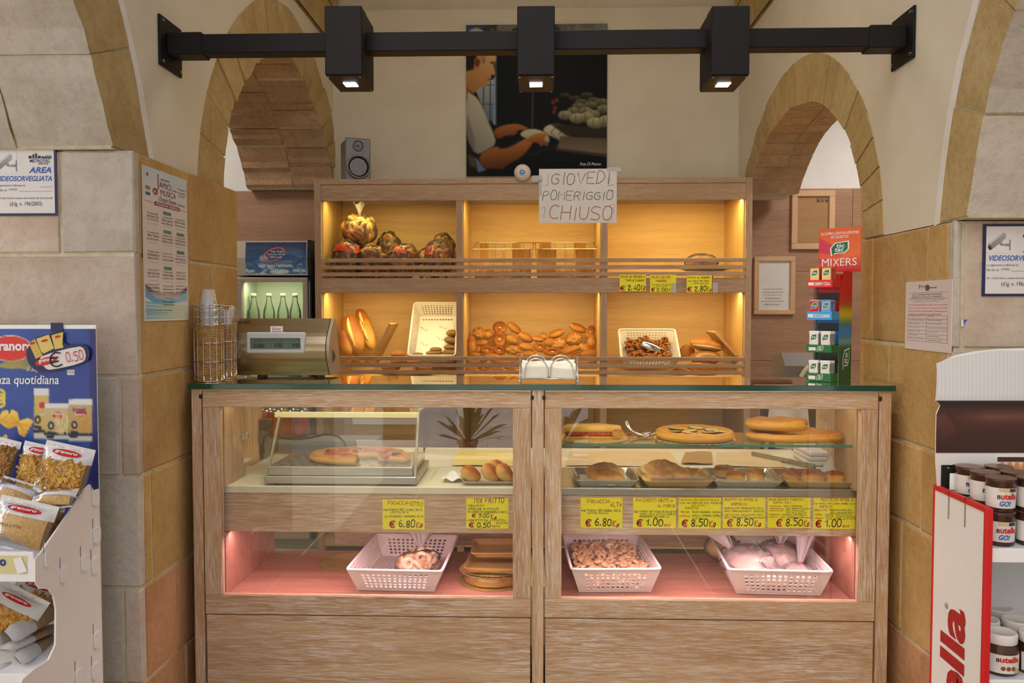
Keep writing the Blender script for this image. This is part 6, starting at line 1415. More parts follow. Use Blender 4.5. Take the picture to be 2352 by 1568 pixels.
# ------------------------------------------------------------------ LOWER SHELF
def roll(nm, label, px, py, w, h, ang, kind, Y, group='bread rolls heaped on the lower shelf', dep=None):
    c_ = W(px, py, Y); sx = w * Y / 1900 / 2 * 1.06; sz = h * Y / 1900 / 2 * 1.06; sy = dep or min(sx, sz) * 1.05
    def fn(d, p):
        q_ = p * (1 + .05 * mnoise.noise(d * 2.2 + V(px, py, 0)))
        if kind == 'dark': q_.y *= (1 - .35 * max(0, -d.y) * (1 - (d.x ** 2 + d.z ** 2)) * 1.6)
        return q_
    t = thing(nm, label, 'bread roll', (0, 0, 0), group)
    o = obj('crust', MB().blob((0, 0, 0), (sx, sy, sz), 20, 12, fn), M['roll_dark'] if kind == 'dark' else M['roll'], t, True)
    if kind == 'ros':   # hexagonal rosette scoring
        m = MB()
        def on(a, b):
            d = V(a, -math.sqrt(max(.05, 1 - a * a - b * b)), b); p = fn(d, V(d.x * sx, d.y * sy, d.z * sz)); return p * 1.012
        for k in range(6):
            a0, a1 = k * 1.047, (k + 1) * 1.047
            m.tube([on(.36 * math.cos(a0 + (a1 - a0) * f), .36 * math.sin(a0 + (a1 - a0) * f)) for f in (0, .5, 1)], .0018, 5); m.tube([on(r * math.cos(a0), r * math.sin(a0)) for r in (.36, .6, .84)], .0018, 5)
        obj('scoring', m, M['score'], t, True)
    if kind == 'dark':
        obj('navel', MB().blob((0, -sy * .70, 0), (sx * .22, sy * .08, sz * .16), 10, 6), M['score'], t, True)
    t.location = c_; t.rotation_euler = (0, math.radians(ang), 0)
    return t
RL = [(285, 325, 220, 210, 0, 'ros', 'scored roll at the top of the heap above the divider end'), (435, 340, 150, 170, 15, '', 'small roll tucked behind the first scored roll'), (165, 510, 140, 290, 0, '', 'tall narrow roll against the divider'), (335, 480, 180, 95, -8, '', 'flat roll beneath the first scored roll'), (630, 230, 225, 200, 0, 'dark', 'dark flat roll at the top of the heap'), (625, 420, 215, 270, 0, 'dark', 'dark flat roll standing below the other dark roll'), (860, 235, 260, 130, 38, '', 'long roll sloping down at the top of the heap'), (840, 430, 220, 160, 30, '', 'roll sloping beside the standing dark roll'), (1050, 390, 250, 140, 30, '', 'long roll continuing the slope of the top one'), (1255, 420, 190, 100, 10, '', 'low roll in the dip of the heap'), (1345, 370, 120, 110, 0, '', 'small roll peeking out in the dip of the heap'), (1070, 555, 250, 140, 18, '', 'pale oval roll in the middle of the heap'), (850, 600, 250, 155, 8, 'ros', 'scored roll low in the middle of the heap'), (425, 600, 240, 150, 12, 'dark', 'wrinkled roll low at the divider side'), (620, 600, 190, 155, 20, 'dark', 'flat wrinkled roll beneath the standing dark roll'), (225, 675, 170, 90, 0, '', 'roll just above the slats next to the divider'), (490, 695, 240, 90, 0, '', 'pale roll just above the slats, second from the divider'), (1285, 550, 200, 150, 22, 'dark', 'brown roll below the dip of the heap'), (1440, 470, 170, 150, 0, '', 'roll shadowed behind the large scored roll'), (1585, 500, 250, 200, -25, 'ros', 'large scored roll in front of the longer slanted one'), (1555, 330, 260, 130, -20, '', 'long roll slanting up on the heap'), (1900, 235, 290, 130, 22, '', 'long roll tilted on the very top near the side panel'), (1840, 415, 270, 220, -20, 'ros', 'big scored roll under the tilted top roll'), (2105, 300, 130, 220, 25, 'dark', 'brown roll on edge near the side panel'), (2130, 455, 140, 220, 5, '', 'pale roll standing against the side panel'), (1490, 625, 290, 140, 0, 'dark', 'wide wrinkled roll behind the napkin holder'), (1800, 595, 300, 120, -20, '', 'long roll slanting low near the side panel'), (2040, 575, 250, 150, 25, '', 'long roll sloping to the side panel'), (2065, 655, 280, 110, -10, '', 'pale roll at the slats by the side panel'), (1110, 665, 220, 100, 0, '', 'roll at the slats behind the napkin holder'), (955, 685, 130, 80, 0, '', 'small roll at the slats left of the napkin holder'), (1880, 665, 180, 90, -15, 'dark', 'narrow brown roll at the slats'), (275, 595, 90, 110, 10, '', 'small roll wedged between the standing and the wrinkled roll'), (190, 775, 220, 110, 0, '', 'roll seen through the first slat gap by the divider'), (450, 785, 270, 100, 0, 'dark', 'roll seen through the first slat gap, second along'), (690, 790, 220, 90, 0, '', 'roll seen through the first slat gap, third along'), (900, 785, 200, 90, 0, '', 'roll seen through the first slat gap beside the napkins'), (150, 890, 220, 80, 0, '', 'roll low in the second slat gap by the divider'), (360, 890, 180, 80, 0, 'dark', 'roll low in the second slat gap, second along'), (590, 895, 220, 80, 0, '', 'roll low in the second slat gap, third along'), (810, 890, 220, 80, 0, '', 'roll low in the second slat gap beside the napkins'), (1980, 790, 230, 90, 0, '', 'roll in the slat gap right of the napkin holder'), (1500, 780, 260, 90, 0, '', 'roll hidden behind the napkins at the first slat gap'), (1240, 800, 240, 90, 0, '', 'roll hidden behind the napkins near their middle'), (1740, 790, 230, 90, 0, 'dark', 'roll behind the end of the napkin holder')]
for cx, cy, w, h, a, kd, lab in RL:
    px, py = 1060 + cx / 7.127, 720 + cy / 7.127
    Y = 4.90 + max(0, min(1, (852 - py) / 110)) * .33
    roll('bread_roll', lab, px, py, w / 7.127, h / 7.127, a, kd, Y)
# loaves standing in the corner
def facing(ax):   # axes along the loaf whose -y side is turned to the customer
    z = ax.normalized(); y = V(0, 1, 0); y = (y - z * y.dot(z)).normalized(); x = y.cross(z)
    return Matrix((x, y, z)).transposed()
def long_loaf(label, p0, p1, Y0, Y1, wpx, slits, seed, nm='long_loaf', mt=None):
    a, b = W(p0[0], p0[1], Y0), W(p1[0], p1[1], Y1); ax = (b - a); L = ax.length; R = wpx * Y0 / 1900 / 2
    rot = facing(ax)
    t = thing(nm, label, 'loaf', (0, 0, 0))
    def fn(d, p): return p * (1 + .05 * mnoise.noise(d * 2 + V(seed, 0, 0)))
    def sup(d, p):
        z = -math.cos(math.acos(max(-1, min(1, -d.z)))); rad = max(0, 1 - abs(z) ** 2.8) ** .5; hh = math.hypot(d.x, d.y) or 1.0
        return fn(d, V(d.x / hh * rad * R, d.y / hh * rad * R * .9, z * L / 2))
    obj('crust', MB().blob((0, 0, 0), (R, R * .9, L / 2), 20, 20, sup, rot), mt or M['loaf'], t, True)
    m = MB()
    for (z0, z1, xo) in slits:
        P = []
        for k in range(9):
            z = z0 + (z1 - z0) * k / 8; x = xo + .12 * math.sin(k / 8 * math.pi); rr = max(.03, 1 - abs(z) ** 2.8) ** .5; y = -math.sqrt(max(.05, 1 - (x / 1.0) ** 2)) * 1.02
            P.append(rot @ V(x * rr * R, y * rr * R * .9, z * L / 2))
        m.tube(P, [R * .03 + R * .20 * math.sin(k / 8 * math.pi) for k in range(9)], 6)
    obj('score', m, M['score'], t, True); t.location = (a + b) / 2
    return t
o6 = lambda x, y: (760 + x / 7.587, 680 + y / 7.587)
long_loaf('broad crusty loaf with one long split, standing in the corner of the lower shelf', o6(300, 340), o6(470, 1020), 5.10, 4.95, 47, [(-.7, .75, -.15)], 1)
long_loaf('slim pale loaf with three slashes, standing beside the broad crusty loaf', o6(490, 230), o6(720, 930), 5.2, 5.05, 33, [(-.75, -.1, -.2), (-.35, .3, .1), (.1, .7, -.1)], 2, mt=M['roll'])
long_loaf('dark loaf wedged against the side panel behind the broad one', o6(215, 600), o6(330, 1040), 5.02, 4.93, 30, [], 3)
# wedge shaped wooden dividers
def wedge(label, pts, Yf, Yb_, th):
    pass
wx_ = xat(861, 800, 4.93)
def slope_board(label, p_top, p_bot, Y, Y2, depth):
    a, b = W(*p_top, Y2), W(*p_bot, Y); n_ = V(-(b - a).z, 0, (b - a).x).normalized() * .014
    q_ = [a, a + n_, b + n_, b]
    o = obj('wooden_divider', MB().prism([tuple(V(p.x, 0, p.z) + V(0, Y, 0)) for p in q_], (0, depth, 0)), M['shelf_side'], None, False, loc=tuple(b)); return tag(o, label, 'divider')
# triangular divider: side board leaning
slope_board('slanting wooden divider board beside the standing loaves', (894, 742), (846, 838), 4.90, 4.90, .26)
slope_board('leaning wooden divider board beside the round loaves, near the side panel', (1641, 764), (1690, 818), 4.95, 4.95, .27)
# white baskets, tilted
def tilted(label, tl, tr, br, w, d, h, nx, ny, Yf, Yb_, **k):
    pass
tiltA = math.radians(40)
c4 = W(1487, 806, 5.06); L4 = (c4.x, 5.05, 1.166); R4 = (math.radians(33), 0, math.radians(-2))
basket('bread_basket', 'tilted white basket of brown ring biscuits with a metal scoop on them', .345, .30, .10, 13, 5, L4, R4)
X4 = xf(L4, R4)
pos = drop(150, .118, .100, .020, .012, 9, .062); pos = [(x, y * .95, z + .008) for x, y, z in pos]; pos.sort(key=lambda p: -p[2]); deep = pos[90:]; pos = pos[:90]; ringstuff(deep, X4, .021, M['tarallo_dark'], 'deeper brown ring biscuits in the tilted basket with the scoop')
rings(M['tarallo_dark'], pos, X4, 'brown ring biscuit in the tilted white basket with the scoop', 'brown ring biscuits in the tilted basket', .021, seed=8)
t = thing('metal_scoop', 'shiny metal scoop lying on the brown ring biscuits', 'scoop', (0, 0, 0))
m = MB()
def sc(u, v):
    a = (u - .5) * math.pi * 1.0; r = .036 * (.25 + .75 * math.sin(math.pi * min(1, .12 + v * .8)) ** .6); return (-.06 + .125 * v, r * math.sin(a) * 1.0, r * math.cos(a) * .8)
m.grid(sc, 16, 12); obj('bowl', m, M['chrome'], t, True).modifiers.new('t', 'SOLIDIFY').thickness = .0015
obj('handle', MB().tube(smoothline([(.06, 0, .018), (.08, 0, .012), (.11, 0, .016), (.125, 0, .010)], 2), .006, 10), M['chrome'], t, True)
pp = X4 @ Vector((.012, -.01, .082)); t.location = pp; t.rotation_euler = (math.radians(40), math.radians(22), math.radians(-4))
c5 = W(1030, 770, 5.14); L5 = (xat(950, 695, 5.17) + .146, 5.11, 1.272); R5 = (math.radians(49), 0, 0)
basket('bread_basket', 'tilted white basket lined with printed paper, holding small brown breads', .285, .42, .10, 11, 5, L5, R5)
X5 = xf(L5, R5)
o = obj('basket_paper', MB().grid(lambda u, v: tuple(X5 @ Vector(((u - .5) * .205, (v - .5) * .28, .0075 + .002 * math.sin(7 * u + 9 * v)))), 14, 14), M['paper'], None, True, loc=tuple(X5 @ Vector((0, 0, .006)))); tag(o, 'white paper printed in blue lining the tilted basket by the divider', 'paper')
for k, (u0, v0, r_) in enumerate(((.05, .75, .5), (.55, .78, .4), (.1, .35, .5), (.5, .5, .6))):
    mb = MB(); put_shape(mb, pen_shape('PANE', .10, .5, .3, k), X5 @ Vector(((u0 - .5) * .24, (v0 - .5) * .30, .010)), X5.to_3x3() @ V(math.cos(r_), -math.sin(r_), 0), X5.to_3x3() @ V(math.sin(r_), math.cos(r_), 0), .06, .018, .001); obj('blue_lettering', mb, M['ink_blue'], o)
for i, (x, y, w, h, lab) in enumerate(((2100, 640, 190, 120, 'topmost'), (2080, 770, 230, 120, 'second'), (2080, 890, 240, 90, 'third'), (2070, 965, 250, 90, 'lowest'), (1830, 930, 220, 90, ''), (1800, 985, 300, 90, ''), (1510, 1010, 200, 60, ''))):
    px, py = o6(x, y); zq_ = W(px, py, 5.04).z; Y = 5.11 + (zq_ - 1.272) * .87 - .055
    l_ = ('%s small brown bread in the stack against the divider' % lab) if lab else ('brown bread lying next to the stack by the divider', 'flat brown bread beneath the one next to the stack', 'low brown bread just above the slats in the tilted basket')[i - 4]
    c_ = W(px, py, Y); o = obj('brown_bread', MB().blob((0, 0, 0), (w / 7.587 * Y / 1900 / 2, .05, h / 7.587 * Y / 1900 / 2), 18, 10, lambda d, p: p * (1 + .07 * mnoise.noise(d * 3 + V(i, 0, 0)))), M['brown_bread'], None, True); o.location = c_; o.rotation_euler = (0, (-.1, .2, .05, 0, .05, -.05, 0)[i], 0); tag(o, l_, 'bread', 'small brown breads by the divider')
# flat breads behind the slats of the first bay, round loaves of the last bay
for i, (x, y, w, h, lab) in enumerate(((1175, 1010, 260, 70, 'flat loaf showing just above the top slat, next to the triangular divider'), (250, 1115, 230, 60, 'flat loaf in the first slat gap under the standing loaves'), (500, 1120, 200, 60, 'flat loaf in the first slat gap beneath the slim loaf'), (1180, 1130, 300, 80, 'wide loaf in the first slat gap past the triangular divider'), (1040, 1240, 350, 60, 'loaf with a floury edge in the second slat gap'), (1620, 1250, 300, 60, 'loaf in the second slat gap under the tilted basket'), (1440, 1140, 260, 50, 'loaf end in the first slat gap under the tilted basket'))):
    px, py = o6(x, y); Y = 4.90; c_ = W(px, py, Y); o = obj('flat_loaf', MB().blob((0, 0, 0), (w / 7.587 * Y / 1900 / 2, .055, max(.022, h / 7.587 * Y / 1900 / 2)), 18, 10, lambda d, p: p * (1 + .06 * mnoise.noise(d * 3 + V(i, 2, 0)))), M['roll'], None, True); o.location = c_; tag(o, lab, 'loaf', 'flat loaves behind the lower slats')
o5 = lambda x, y: (1390 + x / 7.127, 720 + y / 7.127)
for i, (x, y, w, h, ry, Y, lab, mt) in enumerate(((1660, 515, 560, 220, .15, 5.0, 'golden loaf with a grey split, lying on top of the round loaves', 'roll'), (1640, 720, 520, 230, 0, 4.95, 'round loaf with curved ridges under the split loaf', 'loaf'), (1340, 640, 260, 260, 0, 5.08, 'round loaf at the back beside the scoop basket', 'loaf'), (1590, 870, 520, 200, 0, 4.93, 'floury loaf seen through the slats under the ridged one', 'roll'), (1230, 920, 240, 90, 0, 4.90, 'small loaf end low behind the slats beside the scoop basket', 'loaf'))):
    px, py = o5(x, y); c_ = W(px, py, Y); sx, sz = w / 7.127 * Y / 1900 / 2, h / 7.127 * Y / 1900 / 2
    t = thing('round_loaf', lab, 'loaf', (0, 0, 0), 'loaves at the end of the lower shelf')
    fn = lambda d, p: p * (1 + .06 * mnoise.noise(d * 2 + V(i, 5, 0)))
    obj('crust', MB().blob((0, 0, 0), (sx, sx * .62, sz), 24, 14, fn), M[mt], t, True)
    if i in (0, 1):
        m = MB()
        for k in range(1 if i == 0 else 3):
            P = [fn(V(math.sin(a) * (1 - .12 * k), -.9, 0).normalized(), V(sx * math.sin(a) * (1 - .12 * k), -sx * .62 * math.cos(a) * 1.0, sz * ((-.25 + .0 * k) if i == 0 else (.1 + .22 * k * math.cos(a))))) for a in np.linspace(-1.0, 1.0, 9)]
            m.tube(P, [sz * (.05 + (.22 if i == 0 else .06) * math.sin(kk / 8 * math.pi)) for kk in range(9)], 6)
        obj('split', m, flat('grey_crumb', C(186, 160, 122), .8) if i == 0 else M['score'], t, True)
    t.location = c_; t.rotation_euler = (0, ry, 0)
# ------------------------------------------------------------------ PLANE HELPER FOR PRINTED SHEETS
class Sheet:   # rectangle: top-left corner, direction to the right, width, height; u to the right, v down
    def __init__(s, tl, ux, w, h): s.tl, s.ux, s.w, s.h = Vector(tl), Vector(ux), w, h; s.uy = V(0, 0, 1); s.n = s.ux.cross(s.uy)
    def p(s, u, v, lift=0.0): return s.tl + s.ux * (u * s.w) - s.uy * (v * s.h) + s.n * lift
    def slab(s, mb, th=.0012, u0=0, v0=0, u1=1, v1=1, lift=0.0): return mb.prism([s.p(u0, v1, lift), s.p(u1, v1, lift), s.p(u1, v0, lift), s.p(u0, v0, lift)], -s.n * th)
    def text(s, parent, t, box, m, bold=0, shear=0, lift=.0006, pen=None, **k):
        mb = MB(); put_shape(mb, font_shape(t, bold, shear) if pen is None else pen_shape(t, pen, **k), s.p(box[0], box[3]), s.ux, s.uy, (box[2] - box[0]) * s.w, (box[3] - box[1]) * s.h, lift); return obj('lettering', mb, m, parent)
    def rect(s, parent, box, m, nm='printed_bar', lift=.0004):
        u0, v0, u1, v1 = box; return obj(nm, MB().quad(s.p(u0, v1, lift), s.p(u1, v1, lift), s.p(u1, v0, lift), s.p(u0, v0, lift)), m, parent)
    def paint(s, P, parent, name, m, lift=.0004, box=(0, 0, 1, 1)): return P.mesh(name, lambda u, v: s.p(box[0] + u * (box[2] - box[0]), box[1] + v * (box[3] - box[1]), lift), m, parent)
    def lines(s, parent, rows, m, lift=.0006, name='lettering'):   # many lines of small print in one part
        mb = MB()
        for t, box in rows: put_shape(mb, font_shape(t), s.p(box[0], box[3]), s.ux, s.uy, (box[2] - box[0]) * s.w, (box[3] - box[1]) * s.h, lift)
        return obj(name, mb, m, parent)
def xsheet(px0, px1, py0, py1, X, off=0):   # upright sheet on a side wall plane
    a, b = WX(px0, py0, X), WX(px1, py0, X); c_ = WX(px0, py1, X); sg = 1 if X < 0 else -1
    return Sheet((X, a.y, a.z), (0, sg, 0), abs(b.y - a.y), a.z - c_.z)
def ysheet(px0, py0, px1, py1, Y): a, b = W(px0, py0, Y), W(px1, py1, Y); return Sheet(a, (1, 0, 0), b.x - a.x, a.z - b.z)

# ------------------------------------------------------------------ CONCERT POSTER on the left pier
S = xsheet(325.5, 427.5, 377, 738, PXL + .0035)
t = thing('concert_poster', 'tall pale concert programme poster taped to the side of the stone pier', 'poster', tuple(S.p(.5, 1)))
P = Paint(96, 330, (226, 214, 204))
P.put(np.clip(1 - P.Y * 4.5, 0, 1), (196, 214, 218), op=.9)
P.poly([(.03, .80), (.2, .84), (.5, .86), (.8, .84), (.97, .80), (.97, .76), (.8, .80), (.5, .82), (.2, .80), (.03, .755)], (120, 96, 104), (214, 200, 196), 3)
P.poly([(.03, .79), (.25, .845), (.5, .86), (.75, .845), (.97, .79), (.97, .86), (.5, .89), (.2, .88), (.03, .84)], (104, 164, 200), (160, 196, 206), 2, ax=(1, 0))
for k in range(6): P.poly([(.03, .87 + k * .02), (.97, .90 + k * .016), (.97, .905 + k * .016), (.03, .885 + k * .02)], (96, 168, 214), (190, 214, 120), 1, ax=(1, 0), op=.75)
P.ell(.27, .148, .055, .022, (150, 30, 40)); P.line([(.335, .03), (.33, .13)], .018, (90, 20, 34)); P.line([(.25, .14), (.25, .158)], .015, (235, 225, 220)); P.line([(.29, .14), (.25, .149), (.295, .157)], .015, (235, 225, 220))
P.ell(.11, .052, .022, .014, (178, 90, 40)); P.poly([(.07, .125), (.16, .125), (.16, .15), (.07, .15)], (150, 140, 110)); P.poly([(.07, .165), (.16, .165), (.16, .185), (.07, .185)], (60, 110, 150))
P.poly([(.25, .212), (.81, .212), (.81, .238), (.25, .238)], (150, 34, 44)); P.line([(.03, .222), (.25, .226)], .008, (150, 34, 44)); P.line([(.81, .226), (.97, .23)], .008, (150, 34, 44))
for (u, v) in ((.52, .275), (.52, .40), (.82, .40), (.82, .525), (.52, .645)): P.poly([(u - .09, v - .011), (u + .09, v - .011), (u + .09, v + .011), (u - .09, v + .011)], (70, 120, 80), op=.8)
for u in (.2, .52, .82):
    for v in (.365, .49, .615, .735): P.line([(u - .1, v), (u + .1, v)], .008, (190, 140, 130))
S.paint(P, t, 'printed_sheet', M['print_matt'], .0005); obj('paper', S.slab(MB(), .001), M['paper'], t)
wine, navy = flat('wine_ink', C(130, 30, 44), .6), flat('navy_ink', C(40, 40, 62), .6)
for s_, b, m_, bo, sh in (('ASSOCIAZIONE', (.38, .048, .58, .062), navy, 0, 0), ('AMICI', (.35, .072, .62, .112), wine, 0, 0), ('della', (.64, .098, .74, .112), wine, 0, .2), ('MUSICA', (.38, .122, .73, .160), wine, 0, 0), ('Orazio Fiume', (.34, .170, .73, .203), navy, 0, .4), (', MONOPOLI', (.74, .185, .94, .203), wine, 0, 0), ('PROGRAMMA GENERALE', (.28, .217, .79, .233), M['ink_white'], .01, 0)): S.text(t, s_, b, m_, bo, sh, .0012)
S.lines(t, [('37\u00aa Stagione', (.77, .075, .96, .09)), ('Concertistica', (.76, .099, .97, .112)), ('2016-2017', (.79, .121, .95, .134))], wine, .0012)
red_rows, blk = [], []
for u, v, d, a, b2 in ((.2, .29, '26 ottobre 2016', 'LARRY FRANCO TRIO', 'feat. DEE DEE JOY'), (.52, .295, '2 novembre 2016', 'MUSICA NUDA', 'Petra MAGONI'), (.82, .29, '16 novembre 2016', 'FATUM TRIO', 'Trio di Fisarmoniche'), (.2, .415, '25 novembre 2016', 'ARS TRIO', 'di ROMA'), (.52, .418, '16 dicembre 2016', 'PAOLO FRESU', 'ROBERTO CIPELLI'), (.82, .418, '21 dicembre 2016', "FRANCESCO D'ORAZIO", 'GIAMPAOLO NOTI'), (.2, .54, '27 dicembre 2016', 'ENSEMBLE', "TERRA D'OTRANTO"), (.52, .54, '5 gennaio 2017', 'Concerto di Capodanno', 'STRAUSS KONZERT'), (.82, .545, '13 gennaio 2017', 'RITA MARCOTULLI', 'Omaggio ai Pink Floyd'), (.2, .66, '26 gennaio 2017', 'MAX DE ALOE', 'QUARTET'), (.52, .665, '7 febbraio 2017', 'DANILO REA', 'Omaggio a Beatles e Rolling Stones'), (.82, .66, '23 febbraio 2017', 'Orchestra Tzigana', 'di BUDAPEST'), (.2, .755, '9 marzo 2017', 'COLLE ENSEMBLE', '"NINO ROTA"'), (.52, .76, '23 marzo 2017', 'Quartetto Archi', '"GUADAGNINI"'), (.82, .755, '6 aprile 2017', 'TPO DI VITTORIO', 'Danza e musica della Puglia'), (.52, .845, '27 e 28 aprile 2017', 'Rassegna', '"GIOVANI CONCERTISTI"')):
    w_ = .125; red_rows.append((d, (u - w_ * .9, v, u + w_ * .9, v + .012))); blk += [(a, (u - w_, v + .021, u + w_, v + .034)), (b2, (u - w_, v + .043, u + w_, v + .055))]
blk += [('Direzione artistica: Associazione Amici della Musica', (.06, .925, .6, .934)), ('info e prenotazioni', (.06, .945, .5, .953))]
S.lines(t, red_rows, wine, .0012, 'date_lettering'); S.lines(t, blk, navy, .0012, 'name_lettering')

# ------------------------------------------------------------------ CAMERA WARNING SIGNS
blue = flat('sign_blue', C(36, 92, 182), .5); navyf = flat('sign_navy', C(28, 34, 80), .45)
def cctv(label, px0, py0, px1, py1):
    S = ysheet(px0, py0, px1, py1, YP - .004); t = thing('warning_sign', label, 'sign', tuple(S.p(.5, 1)), 'camera warning signs on the stone piers')
    obj('border_panel', S.slab(MB(), .003), navyf, t); obj('face', S.slab(MB(), .0005, .045, .035, .965, .965, .0006), M['paper'], t)
    P = Paint(84, 66, (232, 230, 230))
    P.poly([(.02, .74), (.06, .56), (.6, .12), (.72, .08), (.80, .16), (.78, .34), (.2, .84), (.10, .86)], (188, 184, 184), (132, 128, 130), 1); P.poly([(.03, .70), (.12, .66), (.2, .76), (.18, .86), (.08, .85)], (60, 56, 58), soft=1); P.poly([(.06, .56), (.6, .12), (.66, .14), (.14, .60)], (214, 212, 212), soft=1)
    P.poly([(.5, .58), (.62, .48), (.66, .60), (.95, .56), (.95, .70), (.56, .66)], (150, 146, 146), soft=1); P.poly([(.94, .40), (1.0, .38), (1.0, .92), (.94, .86)], (140, 136, 138), soft=1)
    S.paint(P, t, 'camera_picture', M['print_matt'], .0011, (.05, .12, .36, .44) if False else (.06, .10, .40, .40))
    S.text(t, 'METROTEC', (.60, .20, .91, .245), navyf, .02, 0, .0012); S.text(t, 'SERVICE', (.73, .25, .88, .275), navyf, .02, 0, .0012)
    mb = MB()
    for (u0, v0, u1, v1) in ((.58, .15, .63, .19), (.64, .13, .67, .19), (.68, .115, .71, .19), (.72, .15, .77, .19), (.78, .16, .83, .19)): mb.quad(S.p(u0, v1, .0012), S.p(u1, v1, .0012), S.p(u1, v0, .0012), S.p(u0, v0, .0012))
    for k in range(4): mb.add([S.p(.83 + k * .025, .19, .0012), S.p(.86 + k * .025, .19, .0012), S.p(.845 + k * .025, .135, .0012)], [(0, 1, 2)])
    obj('skyline_logo', mb, navyf, t)
    S.text(t, 'AREA', (.58, .31, .925, .395), blue, .03, .25, .0012); S.text(t, 'VIDEOSORVEGLIATA', (.09, .435, .93, .51), blue, .02, .25, .0012)
    S.lines(t, [('La registrazione \u00e8 effettuata da', (.06, .555, .52, .59)), ('Per fini di:', (.06, .62, .24, .652)), ('SICUREZZA', (.27, .615, .40, .638)), ('Art. 13 del Codice in materia di protezione dei dati personali', (.06, .735, .93, .77)), ('(d.lg. n. 196/2003)', (.28, .80, .77, .875))], navyf, .0012)
    for b in ((.74, .59, .93, .594), (.42, .652, .93, .656)): S.rect(t, b, M['dark'], 'rule', .001)
    return t
cctv('navy framed camera warning sign on the pink stone pier above the pasta stand', -22, 334, 132, 495)
cctv('navy framed camera warning sign on the pale stone pier above the jar shaped board', 2259, 514, 2412, 680)
o = obj('torn_sticker', MB().box(W(2207, 740, YP).x, W(2213, 740, YP).x, YP - .002, YP - .001, W(2207, 749, YP).z, W(2207, 734, YP).z), M['paper'], None, loc=tuple(W(2210, 741, YP - .002))); tag(o, 'torn corner of a white and blue sticker on the pale stone pier', 'sticker')
p_ = [W(a, b, YP - .002) for a, b in ((2212, 746), (2213, 734), (2222, 734))]; obj('blue_corner', MB().prism(p_, (0, .0009, 0)), blue, o)
# official notice on the right pier
S = xsheet(2081, 2187, 648, 800, PXR - .0035)
t = thing('official_notice', 'white official notice with red lines and a table, on the pale stone pier', 'notice', tuple(S.p(.5, 1)))
M['pinkish'] = flat('notice_paper', C(222, 206, 200), .6)
obj('panel', S.slab(MB(), .003), M['pinkish'], t)
S.lines(t, [('ELENCO DEI PREZZI E DELLE PRESTAZIONI', (.16, .185, .80, .205)), ('ESERCENTI ATTIVITA DI COMMERCIO', (.15, .22, .82, .24)), ('con indicazione delle norme vigenti', (.1, .262, .86, .277)), ('regolamento comunale', (.2, .29, .74, .303)), ('Orario di apertura', (.1, .50, .38, .514)), ('Prodotti da forno', (.1, .555, .46, .57)), ('Pane comune', (.1, .612, .33, .625)), ('Pane speciale', (.1, .667, .33, .68)), ('Focaccia', (.1, .722, .36, .735)), ('Dolci', (.1, .777, .3, .79)), ('Altri prodotti', (.1, .832, .42, .845))], M['dark'])
S.lines(t, [('Chiusura', (.52, .497, .65, .51)), ('Dal lunedi al sabato', (.52, .553, .8, .567)), ('Prezzo per chilo', (.52, .61, .8, .624)), ('Prezzo per chilo secondo listino', (.52, .67, .92, .683)), ('Al pezzo', (.52, .727, .73, .74)), ('Secondo listino', (.52, .783, .77, .796)), ('Altre informazioni', (.52, .838, .82, .852))], M['dark'])
S.lines(t, [('A tutta la gentile clientela si rende noto che i prodotti', (.07, .335, .92, .357)), ('esposti in questo locale sono preparati freschi ogni', (.07, .38, .92, .402)), ('giorno secondo le norme di legge e le disposizioni di', (.07, .425, .92, .447)), ('sanita in materia di alimenti', (.07, .468, .80, .488))], M['red'], name='red_lettering')
for v in (.495, .545, .6, .655, .71, .765, .82, .87): S.rect(t, (.06, v, .93, v + .003), M['dark'], 'table_line')
for u in (.06, .485, .926): S.rect(t, (u, .495, u + .004, .87), M['dark'], 'table_line')
for b in ((.07, .165, .92, .168), (.07, .25, .92, .253)): S.rect(t, b, M['dark'], 'rule')
S.text(t, 'F', (.31, .05, .345, .11), M['red'], .03); S.lines(t, [('FIESA', (.355, .065, .45, .09))], M['dark']); o = obj('green_emblem', MB().prism([S.p(.5 + .05 * math.cos(a), .10 + .045 * math.sin(a) , .001) for a in np.linspace(0, 6.28, 13)[:-1]], -S.n * .0005), flat('emblem_green', C(70, 100, 80), .6), t); S.rect(t, (.55, .095, .70, .11), flat('emblem_key', C(110, 130, 116), .6), 'emblem_bar')

# ------------------------------------------------------------------ FRAMED CERTIFICATES in the side room
M['pale_frame'] = wood('pale_frame_wood', C(216, 176, 138), C(200, 158, 120), C(226, 192, 160), 'Z', .3)
YW_ = 5.435
def framed(label, x0, y0, x1, y1, bw, inner):
    a, b = W(x0, y1, YW_), W(x1, y0, YW_); t = thing('picture_frame', label, 'picture', ((a.x + b.x) / 2, YW_, a.z), 'framed certificates on the oak panelling'); w = bw * YW_ / 1900
    obj('rail', MB().box(a.x, b.x, YW_ - .018, YW_ + .003, b.z - w, b.z, .003), M['pale_frame'], t); obj('rail', MB().box(a.x, b.x, YW_ - .018, YW_ + .003, a.z, a.z + w, .003), M['pale_frame'], t)
    obj('stile', MB().box(a.x, a.x + w, YW_ - .018, YW_ + .003, a.z + w, b.z - w, .003), M['pale_frame'], t); obj('stile', MB().box(b.x - w, b.x, YW_ - .018, YW_ + .003, a.z + w, b.z - w, .003), M['pale_frame'], t)
    obj('backing', MB().box(a.x + w, b.x - w, YW_ - .004, YW_ + .002, a.z + w, b.z - w), inner, t); obj('glass_pane', MB().box(a.x + w, b.x - w, YW_ - .009, YW_ - .007, a.z + w, b.z - w), glassmat('frame_glass', boost=2.2), t)
    return t
t = framed('pale wooden frame holding a brown wood grain print with a small tag, hung higher', 1816, 438, 1917, 573, 13, wood('print_oak', C(184, 142, 86), C(160, 118, 66), C(200, 164, 112), 'X', .3))
